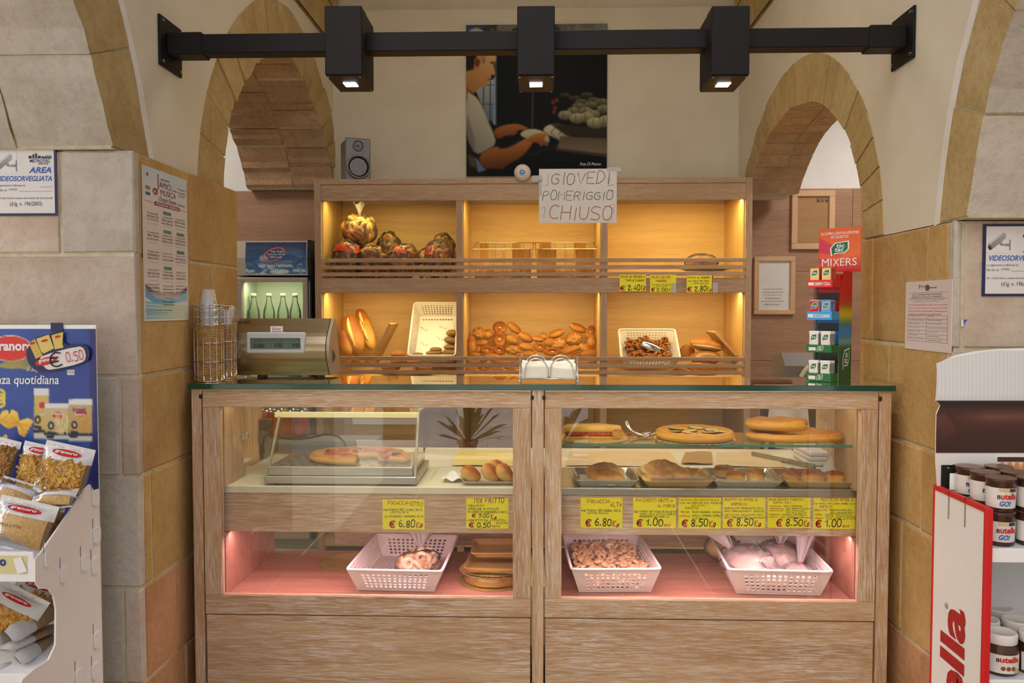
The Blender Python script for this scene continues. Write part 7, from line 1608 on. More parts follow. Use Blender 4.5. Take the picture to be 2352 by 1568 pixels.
text_px(t, 'M N M', (1876, 455, 1902, 465), YW_ - .006, flat('grey_print', C(90, 98, 110), .6), bold=.02)
t = framed('pale wooden frame with a white certificate whose glass catches the daylight, hung lower', 1730, 589, 1826, 722, 11, M['paper'])
for k, (u0, u1) in enumerate(((1752, 1798), (1750, 1800), (1754, 1796), (1758, 1792), (1750, 1800), (1756, 1790))): text_px(t, ('Attestato di qualifica', 'si certifica che il titolare', 'ha frequentato il corso', 'di formazione', 'per panificatori artigiani', 'data e firma')[k], (u0, 662 + k * 7, u1, 665 + k * 7), YW_ - .006, M['dark'])
# grey card terminal or till behind the counter
a = W(1830, 868, 4.0); t = thing('cash_register', 'grey sloping till standing behind the counter next to the candy stand', 'till', (a.x, 3.95, .9))
b0, b1 = xat(1797, 850, 4.02), xat(1870, 850, 4.02); zz0, zz1 = .80, W(1800, 812, 3.95).z
obj('body', MB().prism([(b0, 3.98, zz0 - .02), (b0, 3.98, zz1 - .06), (b0, 4.04, zz1), (b0, 4.20, zz1 - .02), (b0, 4.20, zz0 - .02)], (b1 - b0, 0, 0)), flat('till_grey', C(120, 112, 104), .5), t); obj('stand', MB().box(b0 + .02, b1 - .02, 4.0, 4.18, 0, zz0 - .021), M['oak_x'], t)
obj('handle', MB().tube(smoothline([W(1840, 866, 3.96), W(1852, 846, 3.96), W(1868, 838, 3.96), W(1888, 842, 3.96)], 2), .012, 8), flat('ivory', C(206, 190, 160), .5), t)

# ------------------------------------------------------------------ CANDY STAND
zc = zGT + .0005
cpt = W(1905, 872, 3.085)
st = thing('candy_stand', 'tall cardboard mint display with an orange header and four stepped trays on the glass counter', 'display', (0, 0, 0))
cw, cd = .094, .095
zy = lambda y: W(1905, y, 3.05).z - zc
segs = [(zy(715), zy(628), 'red_board', C(206, 30, 34)), (zy(790), zy(715), 'blue_board', C(40, 130, 205)), (0, zy(790), 'green_board', C(22, 92, 50))]
for z0, z1, nm, c_ in segs:
    m_ = flat(nm, c_, .45)
    obj('tier_body', MB().box(-cw / 2 + .004, cw / 2 - .004, .012, cd, z0, z1 - .001), m_, st)
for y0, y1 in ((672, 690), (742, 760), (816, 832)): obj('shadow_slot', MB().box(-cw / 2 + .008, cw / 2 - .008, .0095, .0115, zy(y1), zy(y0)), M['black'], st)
P = Paint(20, 90, (22, 92, 50)); P.put(np.clip((.42 - P.Y) * 6, 0, 1), (206, 30, 34)); P.put(np.exp(-((P.Y - .40) / .09) ** 2), (226, 190, 40)); P.put(np.exp(-((P.Y - .55) / .09) ** 2), (50, 140, 210)); P.put(np.exp(-((P.Y - .64) / .04) ** 2), (170, 200, 210), op=.6)
zt_ = zy(622)
for sx_, nm in ((1, 'side_panel'), (-1, 'side_panel')):
    def sf(u, v, sx_=sx_): return (sx_ * (cw / 2 + .001), -.005 + (cd + .012) * u + .03 * max(0, .18 - v) / .18 * (1 - u), zt_ * (1 - v))
    obj('side_board', MB().prism([(sx_ * cw / 2, -.005, 0), (sx_ * cw / 2, cd + .007, 0), (sx_ * cw / 2, cd + .007, zt_), (sx_ * cw / 2, .03, zt_), (sx_ * cw / 2, -.0, zt_ * .82)], (sx_ * .0008, 0, 0)), M['paper'], st)
    P.mesh('printed_side', sf, M['print'], st)
Sx = Sheet((cw / 2 + .0022, .0, 0), (0, 1, 0), .1, .1)
def leaf(parent, S, u0, v0, u1, v1, words, mat_o=None, mat_i=None, lift=.0008):
    pts = [(u0 + .02, v1), (u0, v0 + (v1 - v0) * .45), (u0 + (u1 - u0) * .25, v0 + (v1 - v0) * .1), (u1, v0), (u1, v0 + (v1 - v0) * .55), (u0 + (u1 - u0) * .78, v0 + (v1 - v0) * .82), (u0 + (u1 - u0) * .2, v0 + (v1 - v0) * .85)]
    cx, cy = (u0 + u1) / 2, v0 + (v1 - v0) * .45
    obj('leaf_edge', MB().prism([S.p(a, b, lift) for a, b in pts], -S.n * .0003), M['ink_white'], parent); obj('leaf', MB().prism([S.p(cx + (a - cx) * .86, cy + (b - cy) * .84, lift + .0004) for a, b in pts], -S.n * .0003), mat_i or flat('leaf_green', C(20, 110, 70), .45), parent)
    for k, w_ in enumerate(words): S.text(parent, w_, (u0 + (u1 - u0) * (.33 - .08 * k), v0 + (v1 - v0) * (.18 + .27 * k), u0 + (u1 - u0) * (.78 - .05 * k), v0 + (v1 - v0) * (.44 + .27 * k)), M['ink_white'], .02, 0, lift + .0008)
leafg = flat('leaf_green_board', C(20, 110, 70), .45)
Sside = Sheet((cw / 2 + .0025, -.0, zt_), (0, 1, 0), cd, zt_); leaf(st, Sside, .25, .70, .85, .90, ('tic', 'tac'), mat_i=leafg)
# header
hw = .082; hz0, hz1 = zy(622), zy(517); P = Paint(60, 68, (226, 96, 36))
P.put(np.clip(P.Y, 0, 1), (238, 120, 40), (190, 36, 44)); P.poly([(0, .2), (.45, .45), (.55, .7), (0, .8)], (214, 50, 88), (200, 40, 60), 3); P.poly([(0, .55), (.6, .62), (1, .5), (1, .62), (.5, .75), (0, .68)], (236, 110, 50), soft=3, op=.7)
hb_ = obj('header_board', MB().box(-hw, hw, cd + .002, cd + .006, hz0, hz1, .002), flat('orange_board', C(220, 100, 40), .45), st)
P.mesh('printed_header', lambda u, v: (-hw + .002 + u * (2 * hw - .004), cd + .0014, hz1 - .002 + v * (hz0 - hz1 + .004)), M['print'], hb_)
S = Sheet((-hw, cd + .0012, hz1), (1, 0, 0), 2 * hw, hz1 - hz0)
S.text(hb_, "SCOPRI L'EVOLUZIONE", (.06, .09, .94, .15), M['ink_white'], .012); S.text(hb_, 'DI GUSTO!', (.30, .175, .70, .235), M['ink_white'], .012)
leaf(hb_, S, .28, .30, .72, .64, ('tic', 'tac'), mat_i=leafg); S.text(hb_, 'MI', (.09, .69, .32, .86), M['ink_white']); S.text(hb_, 'X', (.35, .69, .50, .86), M['ink_white']); S.text(hb_, 'ERS', (.52, .69, .90, .86), M['ink_white'])
tiers = [(643, 660, 613, C(214, 44, 40), 'red'), (715, 734, 688, C(60, 160, 222), 'blue'), (791, 808, 760, C(24, 110, 56), 'green'), (856, 874, 827, C(24, 110, 56), 'lowest green')]
ROTC = math.radians(-44); LOCC = Vector((cpt.x - .016, 3.075, zc))
MS = Matrix.Translation(LOCC) @ Matrix.Rotation(ROTC, 4, 'Z')
clearp = film('mint_box_plastic', (.94, .95, .92, 1), .3, .08, .25, (.9, .9, .86, 1)); orng = film('orange_box_plastic', (.95, .40, .16, 1), .3, .08, .35, (.9, .3, .1, 1)); bluep = film('blue_box_plastic', (.4, .66, .92, 1), .3, .08, .4, (.3, .55, .9, 1)); mint = noisy('mints', C(214, 212, 204), C(238, 238, 232), 160, .5, .4)
labg = flat('mint_label', C(226, 226, 214), .5); labo = flat('orange_label', C(240, 196, 120), .5)
for k, (y0, y1, yb, c_, nm) in enumerate(tiers):
    z0, z1 = max(.0005, zy(y1)), zy(y0); tm_ = flat('tray_board_%d' % k, c_, .45)
    d0 = -.062
    obj('tray', MB().box(-cw / 2, cw / 2, d0, d0 + .002, z0, z1).box(-cw / 2, -cw / 2 + .002, d0 + .002, .011, z0, z1).box(cw / 2 - .002, cw / 2, d0 + .002, .011, z0, z1).box(-cw / 2 + .002, cw / 2 - .002, d0 + .002, .011, z0, z0 + .002), tm_, st)
    S = Sheet((-cw / 2, d0 - .0002, z1), (1, 0, 0), cw, z1 - z0)
    if k < 2: S.text(st, ('CHERRY COLA', 'COCCO & ANANAS')[k], (.25, .3, .92, .75), M['ink_white'], .02); S.rect(st, (.05, .3, .25, .72), M['paper'], 'price_sticker')
    else: S.rect(st, (.10, .35, .38, .8), M['paper'], 'price_sticker'); leaf(st, S, .42, .12, .68, .92, ('tic', 'tac'), mat_i=leafg, lift=.0004)
    zb = z0 + .003; hh = zy(yb) - zb
    for cidx in range(2):
        for d in range(2):
            bx, by = -.022 + cidx * .044 , d0 + .014 + d * .022
            pw = M_ = (orng if k == 0 else (bluep if (k == 1 and cidx == 1) else clearp))
            lab = ('%s mint box, %s of the %s candy tray, %s' % ({0: 'orange', 1: ('red and green', 'pale blue')[cidx], 2: 'white', 3: 'white'}[k], ('front', 'rear')[d], nm, ('till side', 'pier side')[cidx]))
            t = thing('mint_box', lab, 'mints', (0, 0, 0), 'mint boxes on the candy stand')
            obj('box', MB().box(bx - .019, bx + .019, by - .009, by + .009, zb, zb + hh - .012, .002), pw, t); obj('mints', MB().box(bx - .017, bx + .017, by - .007, by + .007, zb + .002, zb + hh * .45, .003), mint if k != 0 else flat('orange_mints_%d%d' % (cidx, d), C(226, 110, 40), .5), t)
            obj('lid', MB().box(bx - .019, bx + .019, by - .009, by + .009, zb + hh - .0115, zb + hh, .002), M['white'] if k > 1 else pw, t)
            if d == 0:
                Sb = Sheet((bx - .016, by - .0094, zb + hh - .006), (1, 0, 0), .032, hh * .6); lb_ = obj('label', Sb.slab(MB(), .0003), labo if k == 0 else (flat('red_green_label', C(190, 30, 50), .5) if (k == 1 and cidx == 0) else (flat('sky_label', C(110, 170, 220), .5) if k == 1 else labg)), t); leaf(lb_, Sb, .12, .08, .88, .7, (), mat_i=leafg, lift=.0003); Sb.text(lb_, 'tic tac', (.28, .26, .74, .46), M['ink_white'], .02, 0, .0014)
            t.matrix_world = MS
st.location = LOCC; st.rotation_euler = (0, 0, ROTC)

# ------------------------------------------------------------------ PASTA STAND (front left)
YBk = 2.46
X0 = xat(226, 1000, YBk)
card_w = noisy('white_card', C(250, 244, 241), C(252, 248, 245), 5, .55, .02); card_ww = flat('bright_white_card', C(250, 250, 250), .5)
ps = thing('pasta_stand', 'white cardboard floor stand of pasta bags with a blue printed back board', 'display', (X0 - .3, 2.3, 0))
def xp(*xy): return [WX(xy[i], xy[i + 1], X0) for i in range(0, len(xy), 2)]
Yn = WX(80, 1300, X0).y
up = xp(225, 1140, 207, 1112, 196, 1122, 95, 1268, 81, 1285, 81, 1335, 92, 1352, 112, 1352, 124, 1368, 129, 1400, 128, 1480, 112, 1515, 80, 1536, 52, 1560)
zb_, yn2 = 0.0, up[-1].y
outline = [V(X0, YBk + .002, 0)] + [V(X0, YBk + .002, up[0].z)] + up + [V(X0, yn2 - .02, up[-1].z - .02), V(X0, yn2 - .02, 0)]
for xx in (X0, X0 - .62): obj('side_panel', MB().prism([p + V(xx - X0, 0, 0) for p in outline], (-.005, 0, 0)), card_w, ps)
slit_m = flat('slit_shadow', C(128, 118, 114), .7)
def tab(px, py, w=16, h=38):
    c_ = WX(px, py, X0); hw_, hh_ = w * c_.y * c_.y / (1900 * abs(X0)), h / 2 * c_.y / 1900; P = []
    for a in range(0, 360, 30):
        r_ = min(hw_ * .45, .011); P.append((X0 + .001, c_.y + max(-hw_ * .5 + r_, min(hw_ * .5 - r_, 9 * math.cos(math.radians(a)))) + r_ * math.cos(math.radians(a)), c_.z + max(-hh_ + r_, min(hh_ - r_, 9 * math.sin(math.radians(a)))) + r_ * math.sin(math.radians(a))))
    o = obj('tab', MB().prism([Vector(p) for p in P], (.004, 0, 0)), card_ww, ps); obj('slit', MB().box(X0 + .0004, X0 + .0014, c_.y - hw_ * .5 - .0015, c_.y - hw_ * .5, c_.z + hh_, c_.z + hh_ + .03), M['sachet'] if False else slit_m, ps)
for px, py in ((221, 1228), (108, 1284), (193, 1292), (217, 1298), (146, 1319), (222, 1468), (218, 1540), (180, 1553), (218, 1142)): tab(px, py)
# back board print
bx0 = X0 - .62; bS = Sheet((bx0, YBk - .003, W(100, 755, YBk).z), (1, 0, 0), X0 - bx0, W(100, 755, YBk).z - .70)
bz1 = W(100, 746, YBk).z
bb = obj('back_board', MB().box(bx0, X0, YBk - .002, YBk + .002, 0, bz1, .001), card_ww, ps)
def bu(px, py): a = W(px, py, YBk - .003); return ((a.x - bS.tl.x) / bS.w, (bS.tl.z - a.z) / bS.h)
P = Paint(210, 200, (30, 76, 160))
P.put(np.ones((200, 210)), (44, 96, 178), (30, 44, 128), (.75, .55)); P.put(np.clip((P.fbm(3, 2) - .4) * 2, 0, 1), (70, 130, 205), op=.4)
P.put(P.blur(P.mask([bu(205, 755), bu(228, 755), bu(228, 1140), bu(205, 1140)]), 2), (30, 34, 104), op=.8)
c_ = bu(24, 801); rx = bu(70, 0)[0] - bu(24, 0)[0]; ry = bu(0, 829)[1] - bu(0, 801)[1]
P.ell(c_[0], c_[1], rx * 1.12, ry * 1.08, (236, 210, 196)); P.ell(c_[0], c_[1], rx * 1.08, ry, (216, 40, 34))
for k in range(5): P.line([bu(-10 + 8 * k, 842 + k), bu(20 + 6 * k, 832 + 3 * k), bu(70, 826 + 6 * k)], .008, (176, 160, 70), op=.9)
def pk(x0, y0, x1, y1, c1, c2):
    P.poly([bu(x0, y0), bu(x1, y0), bu(x1, y1), bu(x0, y1)], c1, c2, 1); P.poly([bu(x0, y0), bu(x1, y0), bu(x1, y0 + (y1 - y0) * .13), bu(x0, y0 + (y1 - y0) * .13)], (224, 226, 230)); P.poly([bu(x0, y1 - (y1 - y0) * .12), bu(x1, y1 - (y1 - y0) * .12), bu(x1, y1), bu(x0, y1)], (206, 206, 196)); P.line([bu(x0, y1 - (y1 - y0) * .15), bu(x1, y1 - (y1 - y0) * .15)], .012, (28, 34, 60))
    xc, yc = (x0 + x1) / 2 + 2, y0 + (y1 - y0) * .33; P.ell(*bu(xc, yc), (x1 - x0) * .25 / 296 * 1.0 * .6, .014, (206, 36, 34))
    gx, gy = x0 + (x1 - x0) * .25, y0 + (y1 - y0) * .62; P.ell(*bu(gx, gy), .016, .018, (22, 28, 52)); P.ell(*bu(gx, gy), .007, .009, c1); P.line([bu(gx - 6, gy + 16), bu(gx + 6, gy + 18), bu(gx + 4, gy + 26), bu(gx - 8, gy + 26)], .012, (22, 28, 52))
pk(78, 893, 112, 1007, (212, 186, 110), (204, 172, 92)); pk(103, 927, 158, 1008, (206, 190, 140), (196, 170, 100)); pk(157, 917, 211, 1012, (204, 176, 116), (190, 150, 80))
for k in range(30): a, b = random.uniform(128, 155), random.uniform(950, 990); P.line([bu(a, b), bu(a + random.uniform(-3, 3), b + 8)], .006, (222, 206, 150))
for k in range(30): a, b = random.uniform(180, 206), random.uniform(955, 992); P.line([bu(a, b), bu(a + random.uniform(-6, 6), b + random.uniform(-4, 4))], .008, (200, 150, 66))
def farf(cx, cy, s_, r_):
    def pt(a, b): return bu(cx + s_ * (a * math.cos(r_) - b * math.sin(r_)), cy + s_ * (a * math.sin(r_) + b * math.cos(r_)))
    for sg in (-1, 1): P.poly([pt(0, -.25), pt(sg * .5, -.8)] + [pt(sg * (1.0 + (.08 if k % 2 else 0)), -.8 + k * .16) for k in range(11)] + [pt(sg * .5, .8), pt(0, .25)], (246, 216, 96), (222, 168, 40), 0, ax=(.5, 1)); P.line([pt(0, 0), pt(sg * .8, -.2)], .008, (226, 160, 40), 1); P.line([pt(0, 0), pt(sg * .7, .3)], .008, (214, 150, 36), 1)
farf(42, 972, 27, .5); farf(-2, 965, 24, -.2); farf(15, 1012, 12, .8); farf(28, 1018, 9, .2)
for k in range(3): P.line([bu(2 + 14 * math.cos(a) * .6, 905 + k * 10 + 9 * math.sin(a)) for a in np.linspace(-1.6, 1.9, 12)], .012, (234, 206, 80))
bS.paint(P, bb, 'printed_board', M['print'], .0006)
text_px(bb, 'granoro', (-16, 789, 78, 812), YBk - .004, M['ink_white'], bold=.035); text_px(bb, 'il sapore', (62, 840, 112, 856), YBk - .004, M['ink_white'], shear=.3); text_px(bb, 'eleganza quotidiana', (-58, 861, 136, 888), YBk - .004, M['ink_white'], bold=.012, shear=.12); text_px(bb, 'regolarit\u00e0', (105, 1019, 160, 1034), YBk - .004, M['ink_white'], bold=.01, shear=.1)
for b in ((92, 950, 106, 955), (119, 948, 146, 955), (172, 950, 196, 956)): text_px(bb, 'granoro', b, YBk - .0042, M['ink_white'], bold=.02)
text_px(bb, 'Speciali', (165, 935, 198, 946), YBk - .0042, blue, shear=.4)
# tape and price hanger
o = obj('tape', MB().box(xat(119, 750, YBk), xat(147, 750, YBk), YBk - .006, YBk - .0044, W(0, 762, YBk).z, W(0, 741, YBk).z), navyf, None, loc=tuple(W(133, 750, YBk - .005))); tag(o, 'strip of dark tape over the top edge of the blue pasta board', 'tape')
Yh = YBk - .012; t = thing('price_hanger', 'shaped card with pasta packs and a handwritten price on the blue pasta board', 'price card', tuple(W(135, 812, Yh)))
def ypoly(pts, Y, th, nm, m, par, sm=0):
    Q_ = [W(a, b, Y) for a, b in pts]; Q_ = smoothline(Q_, sm, True) if sm else Q_; return obj(nm, MB().prism(Q_[::-1], (0, th, 0)), m, par)
ypoly([(62, 800), (70, 790), (78, 776), (112, 766), (122, 764), (145, 762), (147, 794), (185, 788), (203, 796), (207, 815), (200, 832), (130, 852), (90, 856), (66, 838), (60, 815)], Yh, .002, 'card', navyf, t, 1)
ypoly([(90, 826), (96, 816), (180, 794), (194, 800), (198, 822), (188, 834), (115, 850), (104, 846)], Yh - .0012, .001, 'white_field', M['paper'], t, 1)
for (pts, c1) in (([(66, 788), (80, 778), (94, 808), (98, 816), (82, 824)], C(212, 180, 84)), ([(83, 778), (112, 768), (124, 800), (100, 812), (94, 806)], C(226, 200, 110)), ([(118, 770), (145, 762), (143, 790), (146, 798), (126, 802)], C(222, 196, 100))):
    o = ypoly(pts, Yh - .0014, .001, 'pack_picture', flat('pack_yellow', c1, .5), t); 
for cx, cy, w_ in ((74, 788, 12), (102, 782, 16), (132, 773, 13)): ypoly([(cx + w_ / 2 * math.cos(a), cy + 3 * math.sin(a) - .2 * w_ / 2 * math.cos(a)) for a in np.linspace(0, 6.28, 15)[:-1]], Yh - .0022, .0006, 'red_oval', M['red'], t)
ypoly([(106 + 25 * math.cos(a), 829 + 9 * math.sin(a) - 6 * math.cos(a)) for a in np.linspace(0, 6.28, 19)[:-1]], Yh - .0026, .001, 'red_oval', M['red'], t)
rt_ = Matrix.Rotation(math.radians(10), 3, 'Y').inverted()
def tilt_text(s_, p0, w_, h_, m_, pen=None, ang=12, Y=Yh - .0032, **k):
    a = math.radians(ang); mb = MB(); q0 = W(*p0, Y); sc_k = Y / 1900; put_shape(mb, pen_shape(s_, pen, **k) if pen else font_shape(s_, .03), q0, V(math.cos(a), 0, math.sin(a)), V(-math.sin(a), 0, math.cos(a)), w_ * sc_k, h_ * sc_k, .0005); return obj('lettering', mb, m_, t)
tilt_text('granoro', (90, 836), 36, 9, M['ink_white']); tilt_text('\u20ac', (118, 846), 30, 36, M['ink'], .09); tilt_text('0,50', (154, 834), 42, 26, flat('red_marker', C(214, 40, 60), .6), .10, jit=.4)
o = obj('paper_label', ysheet(154, 849, 171, 861, YBk - .004).slab(MB(), .0006), M['paper'], None, loc=tuple(W(162, 855, YBk - .004))); tag(o, 'tiny white price label on the blue board under the price hanger', 'label'); text_px(o, '4 15 16', (156, 852, 169, 857), YBk - .0042, M['dark'])
# shelves and lips
Xl = X0 - .615
def shelf(yf, pxz_top, zsh, nm, lip_h):
    a = WX(80, pxz_top, X0).z
    obj('tray_lip', MB().box(Xl, X0 - .006, yf, yf + .005, a - lip_h, a, .001), card_ww, ps); obj('tray_floor', MB().box(Xl, X0 - .006, yf + .006, YBk - .004, zsh - .004, zsh), card_ww, ps); return a
yf = Yn + .004; zl1 = WX(80, 1268, X0).z; zl0 = WX(80, 1338, X0).z; zsh1 = zl0 + .012
shelf(yf, 1268, zsh1, 'upper', zl1 - zl0)
zsh2 = WX(60, 1560, X0).z - .01
obj('tray_floor', MB().box(Xl, X0 - .006, yf - .02, YBk - .004, zsh2 - .004, zsh2), card_ww, ps); obj('tray_lip', MB().box(Xl, X0 - .006, yf - .026, yf - .021, zsh2 - .10, zsh2 + .012, .001), card_ww, ps)
a = ysheet(-60, 1275, 62, 1318, yf - .0015); lbl = obj('yellow_label', a.slab(MB(), .001), flat('label_yellow', C(226, 218, 160), .5), ps); text_px(lbl, 'granoro', (-70, 1283, 14, 1305), yf - .0026, flat('label_blue', C(30, 50, 140), .5), bold=.03); ypoly([(30, 1284), (48, 1278), (62, 1312), (40, 1318)], yf - .004, .001, 'curled_film', card_ww, lbl)
# pasta bags
pasta_m = noisy('pasta_yellow', C(190, 136, 50), C(222, 176, 84), 26, .5, .5); pasta_fine = noisy('fine_pasta', C(196, 150, 66), C(222, 182, 98), 140, .5, .5); spag = noisy('spaghetti_yellow', C(206, 166, 92), C(224, 188, 116), 60, .5, .2, (1, 1, .05)); bagw = film('white_bag_film', (.9, .9, .9, 1), .25, .14, .78, (.88, .87, .86, 1)); clearf = film('pasta_film', (.97, .96, .93, 1), .25, .1, .06)
def pasta_bag(label, px, py, Y, w, h, th, ang, lean, kind, white=(.0, .30), logo=True, name='pasta_bag', group='pasta bags on the stand', yaw=0.0, txt=None):
    """pillow bag: w x h in metres, white film band from the top, clear below"""
    t = thing(name, label, 'pasta', (0, 0, 0), group); rg = random.Random(int(px * 7 + py))
    def pil(u, v, s_, k=1.0):   # u,v 0..1
        x, z = (u - .5) * w, (.5 - v) * h; e = max(0, math.sin(math.pi * u)) ** .55 * max(0, math.sin(math.pi * min(1, max(0, (v - .10) / .84)))) ** .6
        wob = .10 * mnoise.noise(Vector((u * 4, v * 4, px))) + .05 * mnoise.noise(Vector((u * 9, v * 9, px)))
        return Vector((x * (1 - .06 * e), s_ * th * .5 * k * e * (1 + wob) + (wob * .06 * w if e < .3 else 0), z))
    mb = MB(); nu, nv = 18, 22
    for s_ in (-1, 1): mb.grid(lambda u, v, s_=s_: pil(u if s_ < 0 else 1 - u, v, s_), nu, nv)
    mb.m = []
    for s_ in (0, 1):
        for j in range(nv):
            for i in range(nu): mb.m.append(1 if white[0] <= (j + .5) / nv < white[1] or j >= nv - 1 else 0)
    obj('film', mb, [clearf, bagw], t, True)
    fill = MB()
    for s_ in (-1, 1): fill.grid(lambda u, v, s_=s_: pil(.06 + .88 * (u if s_ < 0 else 1 - u), max(white[1] * .9, .1) + (.9 - max(white[1] * .9, .1)) * v, s_, .86), 14, 14)
    obj('pasta', fill, {'penne': pasta_m, 'fine': pasta_fine, 'dark': noisy('brown_pasta_%d' % int(px), C(140, 96, 44), C(184, 136, 72), 40, .5, .4)}[kind], t, True)
    if kind in ('penne', 'dark'):
        pn_ = MB()
        for _ in range(90):
            u, v = rg.uniform(.14, .86), rg.uniform(white[1] + .06, .88); c_ = pil(u, v, -1, .90); a = rg.uniform(0, 3.14); d = V(math.cos(a), rg.uniform(-.2, .2), math.sin(a)) * .017; pn_.tube([c_ - d, c_ + d], .0042, 6)
        o = obj('penne', pn_, pasta_m if kind == 'penne' else flat('brown_penne_%d' % int(px), C(170, 124, 62), .5), t, True); o['kind'] = 'stuff'
    if logo:
        vc = (white[0] + white[1]) / 2 + .02 if white[1] > .2 else .3; mb = MB(); rx, rz = w * .30, h * .062
        cen = pil(.5, vc, -1); ring = []
        for a in np.linspace(0, 6.283, 25)[:-1]:
            u = .5 + rx * math.cos(a) / w; v = vc - rz * math.sin(a) / h; p = pil(u, v, -1); p.y -= .0016; ring.append(tuple(p))
        cc = pil(.5, vc, -1); cc.y -= .0022; mb.add(ring + [tuple(cc)], [(k, (k + 1) % 24, 24) for k in range(24)]); lg = obj('red_oval', mb, M['red'], t)
        vs, fs = font_shape('granoro', .03); x0_ = min(v[0] for v in vs); x1_ = max(v[0] for v in vs); y0_ = min(v[1] for v in vs); y1_ = max(v[1] for v in vs)
        tv = []
        for (a, b) in vs:
            u = .5 + rx * 1.5 * ((a - x0_) / (x1_ - x0_) - .5) / w; v = vc - rz * .9 * ((b - y0_) / (y1_ - y0_) - .5) / h; p = pil(u, v, -1); p.y -= .0045; tv.append(tuple(p))
        obj('lettering', MB().add(tv, fs), M['ink_white'], lg)
    if txt:
        vs, fs = font_shape(txt); x0_ = min(v[0] for v in vs); x1_ = max(v[0] for v in vs); y1_ = max(v[1] for v in vs); tv = []
        for (a, b) in vs: p = pil(.12 + .5 * (a - x0_) / (x1_ - x0_), .56 - .05 * b / y1_, -1); p.y -= .003; tv.append(tuple(p))
        obj('lettering', MB().add(tv, fs), M['ink'], t)
    t.location = W(px, py, Y); t.rotation_euler = (math.radians(lean), math.radians(ang), yaw); return t
k_ = 2.33 / 1900
pasta_bag('bag of brown pasta at the cut edge of the picture, behind the other bags', 2, 1068, 2.40, 66 * k_, 130 * k_, .045, 14, -8, 'dark', (0, .12), False)
pasta_bag('penne bag half hidden behind the large penne bag', 82, 1072, 2.385, 84 * k_, 112 * k_, .045, 12, -8, 'penne', (0, .24))
pasta_bag('large penne bag with a white top, foremost before the blue board', 148, 1078, 2.33, 120 * k_, 118 * k_, .06, 12, -10, 'penne', (0, .30))
pasta_bag('crumpled bag end of pale film under the half hidden penne bag', 36, 1132, 2.32, 104 * k_, 70 * k_, .05, 16, -50, 'fine', (0, .55), False)
pasta_bag('crumpled bag end of pale film under the large penne bag', 124, 1142, 2.29, 106 * k_, 66 * k_, .05, -6, -50, 'fine', (0, .6), False)
pasta_bag('bag of dark small pasta wedged behind the tiny ring pasta bag', 118, 1200, 2.30, 50 * k_, 84 * k_, .04, 8, -10, 'dark', (0, .2), True)
pasta_bag('bag of tiny ring pasta lying at the front behind the yellow label', 50, 1206, 2.225, 136 * k_, 112 * k_, .07, 12, -18, 'fine', (0, .34), True, txt='ANELLETTI')
pasta_bag('white topped pasta bag at the back of the lower tray', 80, 1372, 2.40, 120 * k_, 90 * k_, .05, 18, -30, 'penne', (0, .4), True)
pasta_bag('pasta bag with a tilted red oval at the front of the lower tray', 26, 1402, 2.26, 130 * k_, 100 * k_, .06, 26, -30, 'penne', (0, .45), True)
def spack(label, p0, p1, Y0, Y1, wpx):
    a, b = W(*p0, Y0), W(*p1, Y1); ax = b - a; L = ax.length; rot = facing(ax); R_ = wpx * Y0 / 1900 / 2; t = thing('spaghetti_pack', label, 'pasta', (0, 0, 0), 'spaghetti packs in the lower tray')
    def fl(d, p): return rot @ V(p.x * 1.0, p.y * .55, p.z)
    def pr(z): return (1 if abs(z) < .82 else max(.0, (1 - abs(z)) / .18)) ** .5
    m = MB(); m.grid(lambda u, v: tuple(rot @ V(R_ * math.cos(6.283 * u) * max(.7, pr(2 * v - 1)), .6 * R_ * math.sin(6.283 * u) * max(.06, pr(2 * v - 1)), L * (v - .5))), 20, 16); m.m = [1 if (i // 20) < 7 else 0 for i in range(len(m.f))]
    obj('film', m, [clearf, bagw], t, True); obj('spaghetti', MB().grid(lambda u, v: tuple(rot @ V(.93 * R_ * math.cos(6.283 * u), .54 * R_ * math.sin(6.283 * u), L * (-.38 + .78 * v))), 18, 6), spag, t, True)
    ov = MB().add([tuple(rot @ V(R_ * .62 * math.cos(q), -.62 * R_ * math.sqrt(max(0, 1 - .38 * math.cos(q) ** 2)) , L * (-.2) + R_ * .3 * math.sin(q))) for q in np.linspace(0, 6.283, 17)[:-1]], [tuple(range(16))]); obj('red_oval', ov, M['red'], t)
    t.location = (a + b) / 2; return t
for i, (p0, p1, w_) in enumerate((((20, 1462), (125, 1400), 46), ((10, 1492), (128, 1438), 40), ((40, 1515), (128, 1462), 40), ((-10, 1538), (120, 1500), 36), ((-20, 1470), (60, 1450), 40))): spack(('topmost spaghetti pack of the pile in the lower tray', 'second spaghetti pack of the pile, its printed end turned outward', 'third spaghetti pack of the pile with a small red mark', 'lowest spaghetti pack of the pile', 'spaghetti pack end at the cut edge of the picture')[i], p0, p1, 2.16 - .0 * i, 2.40, w_)

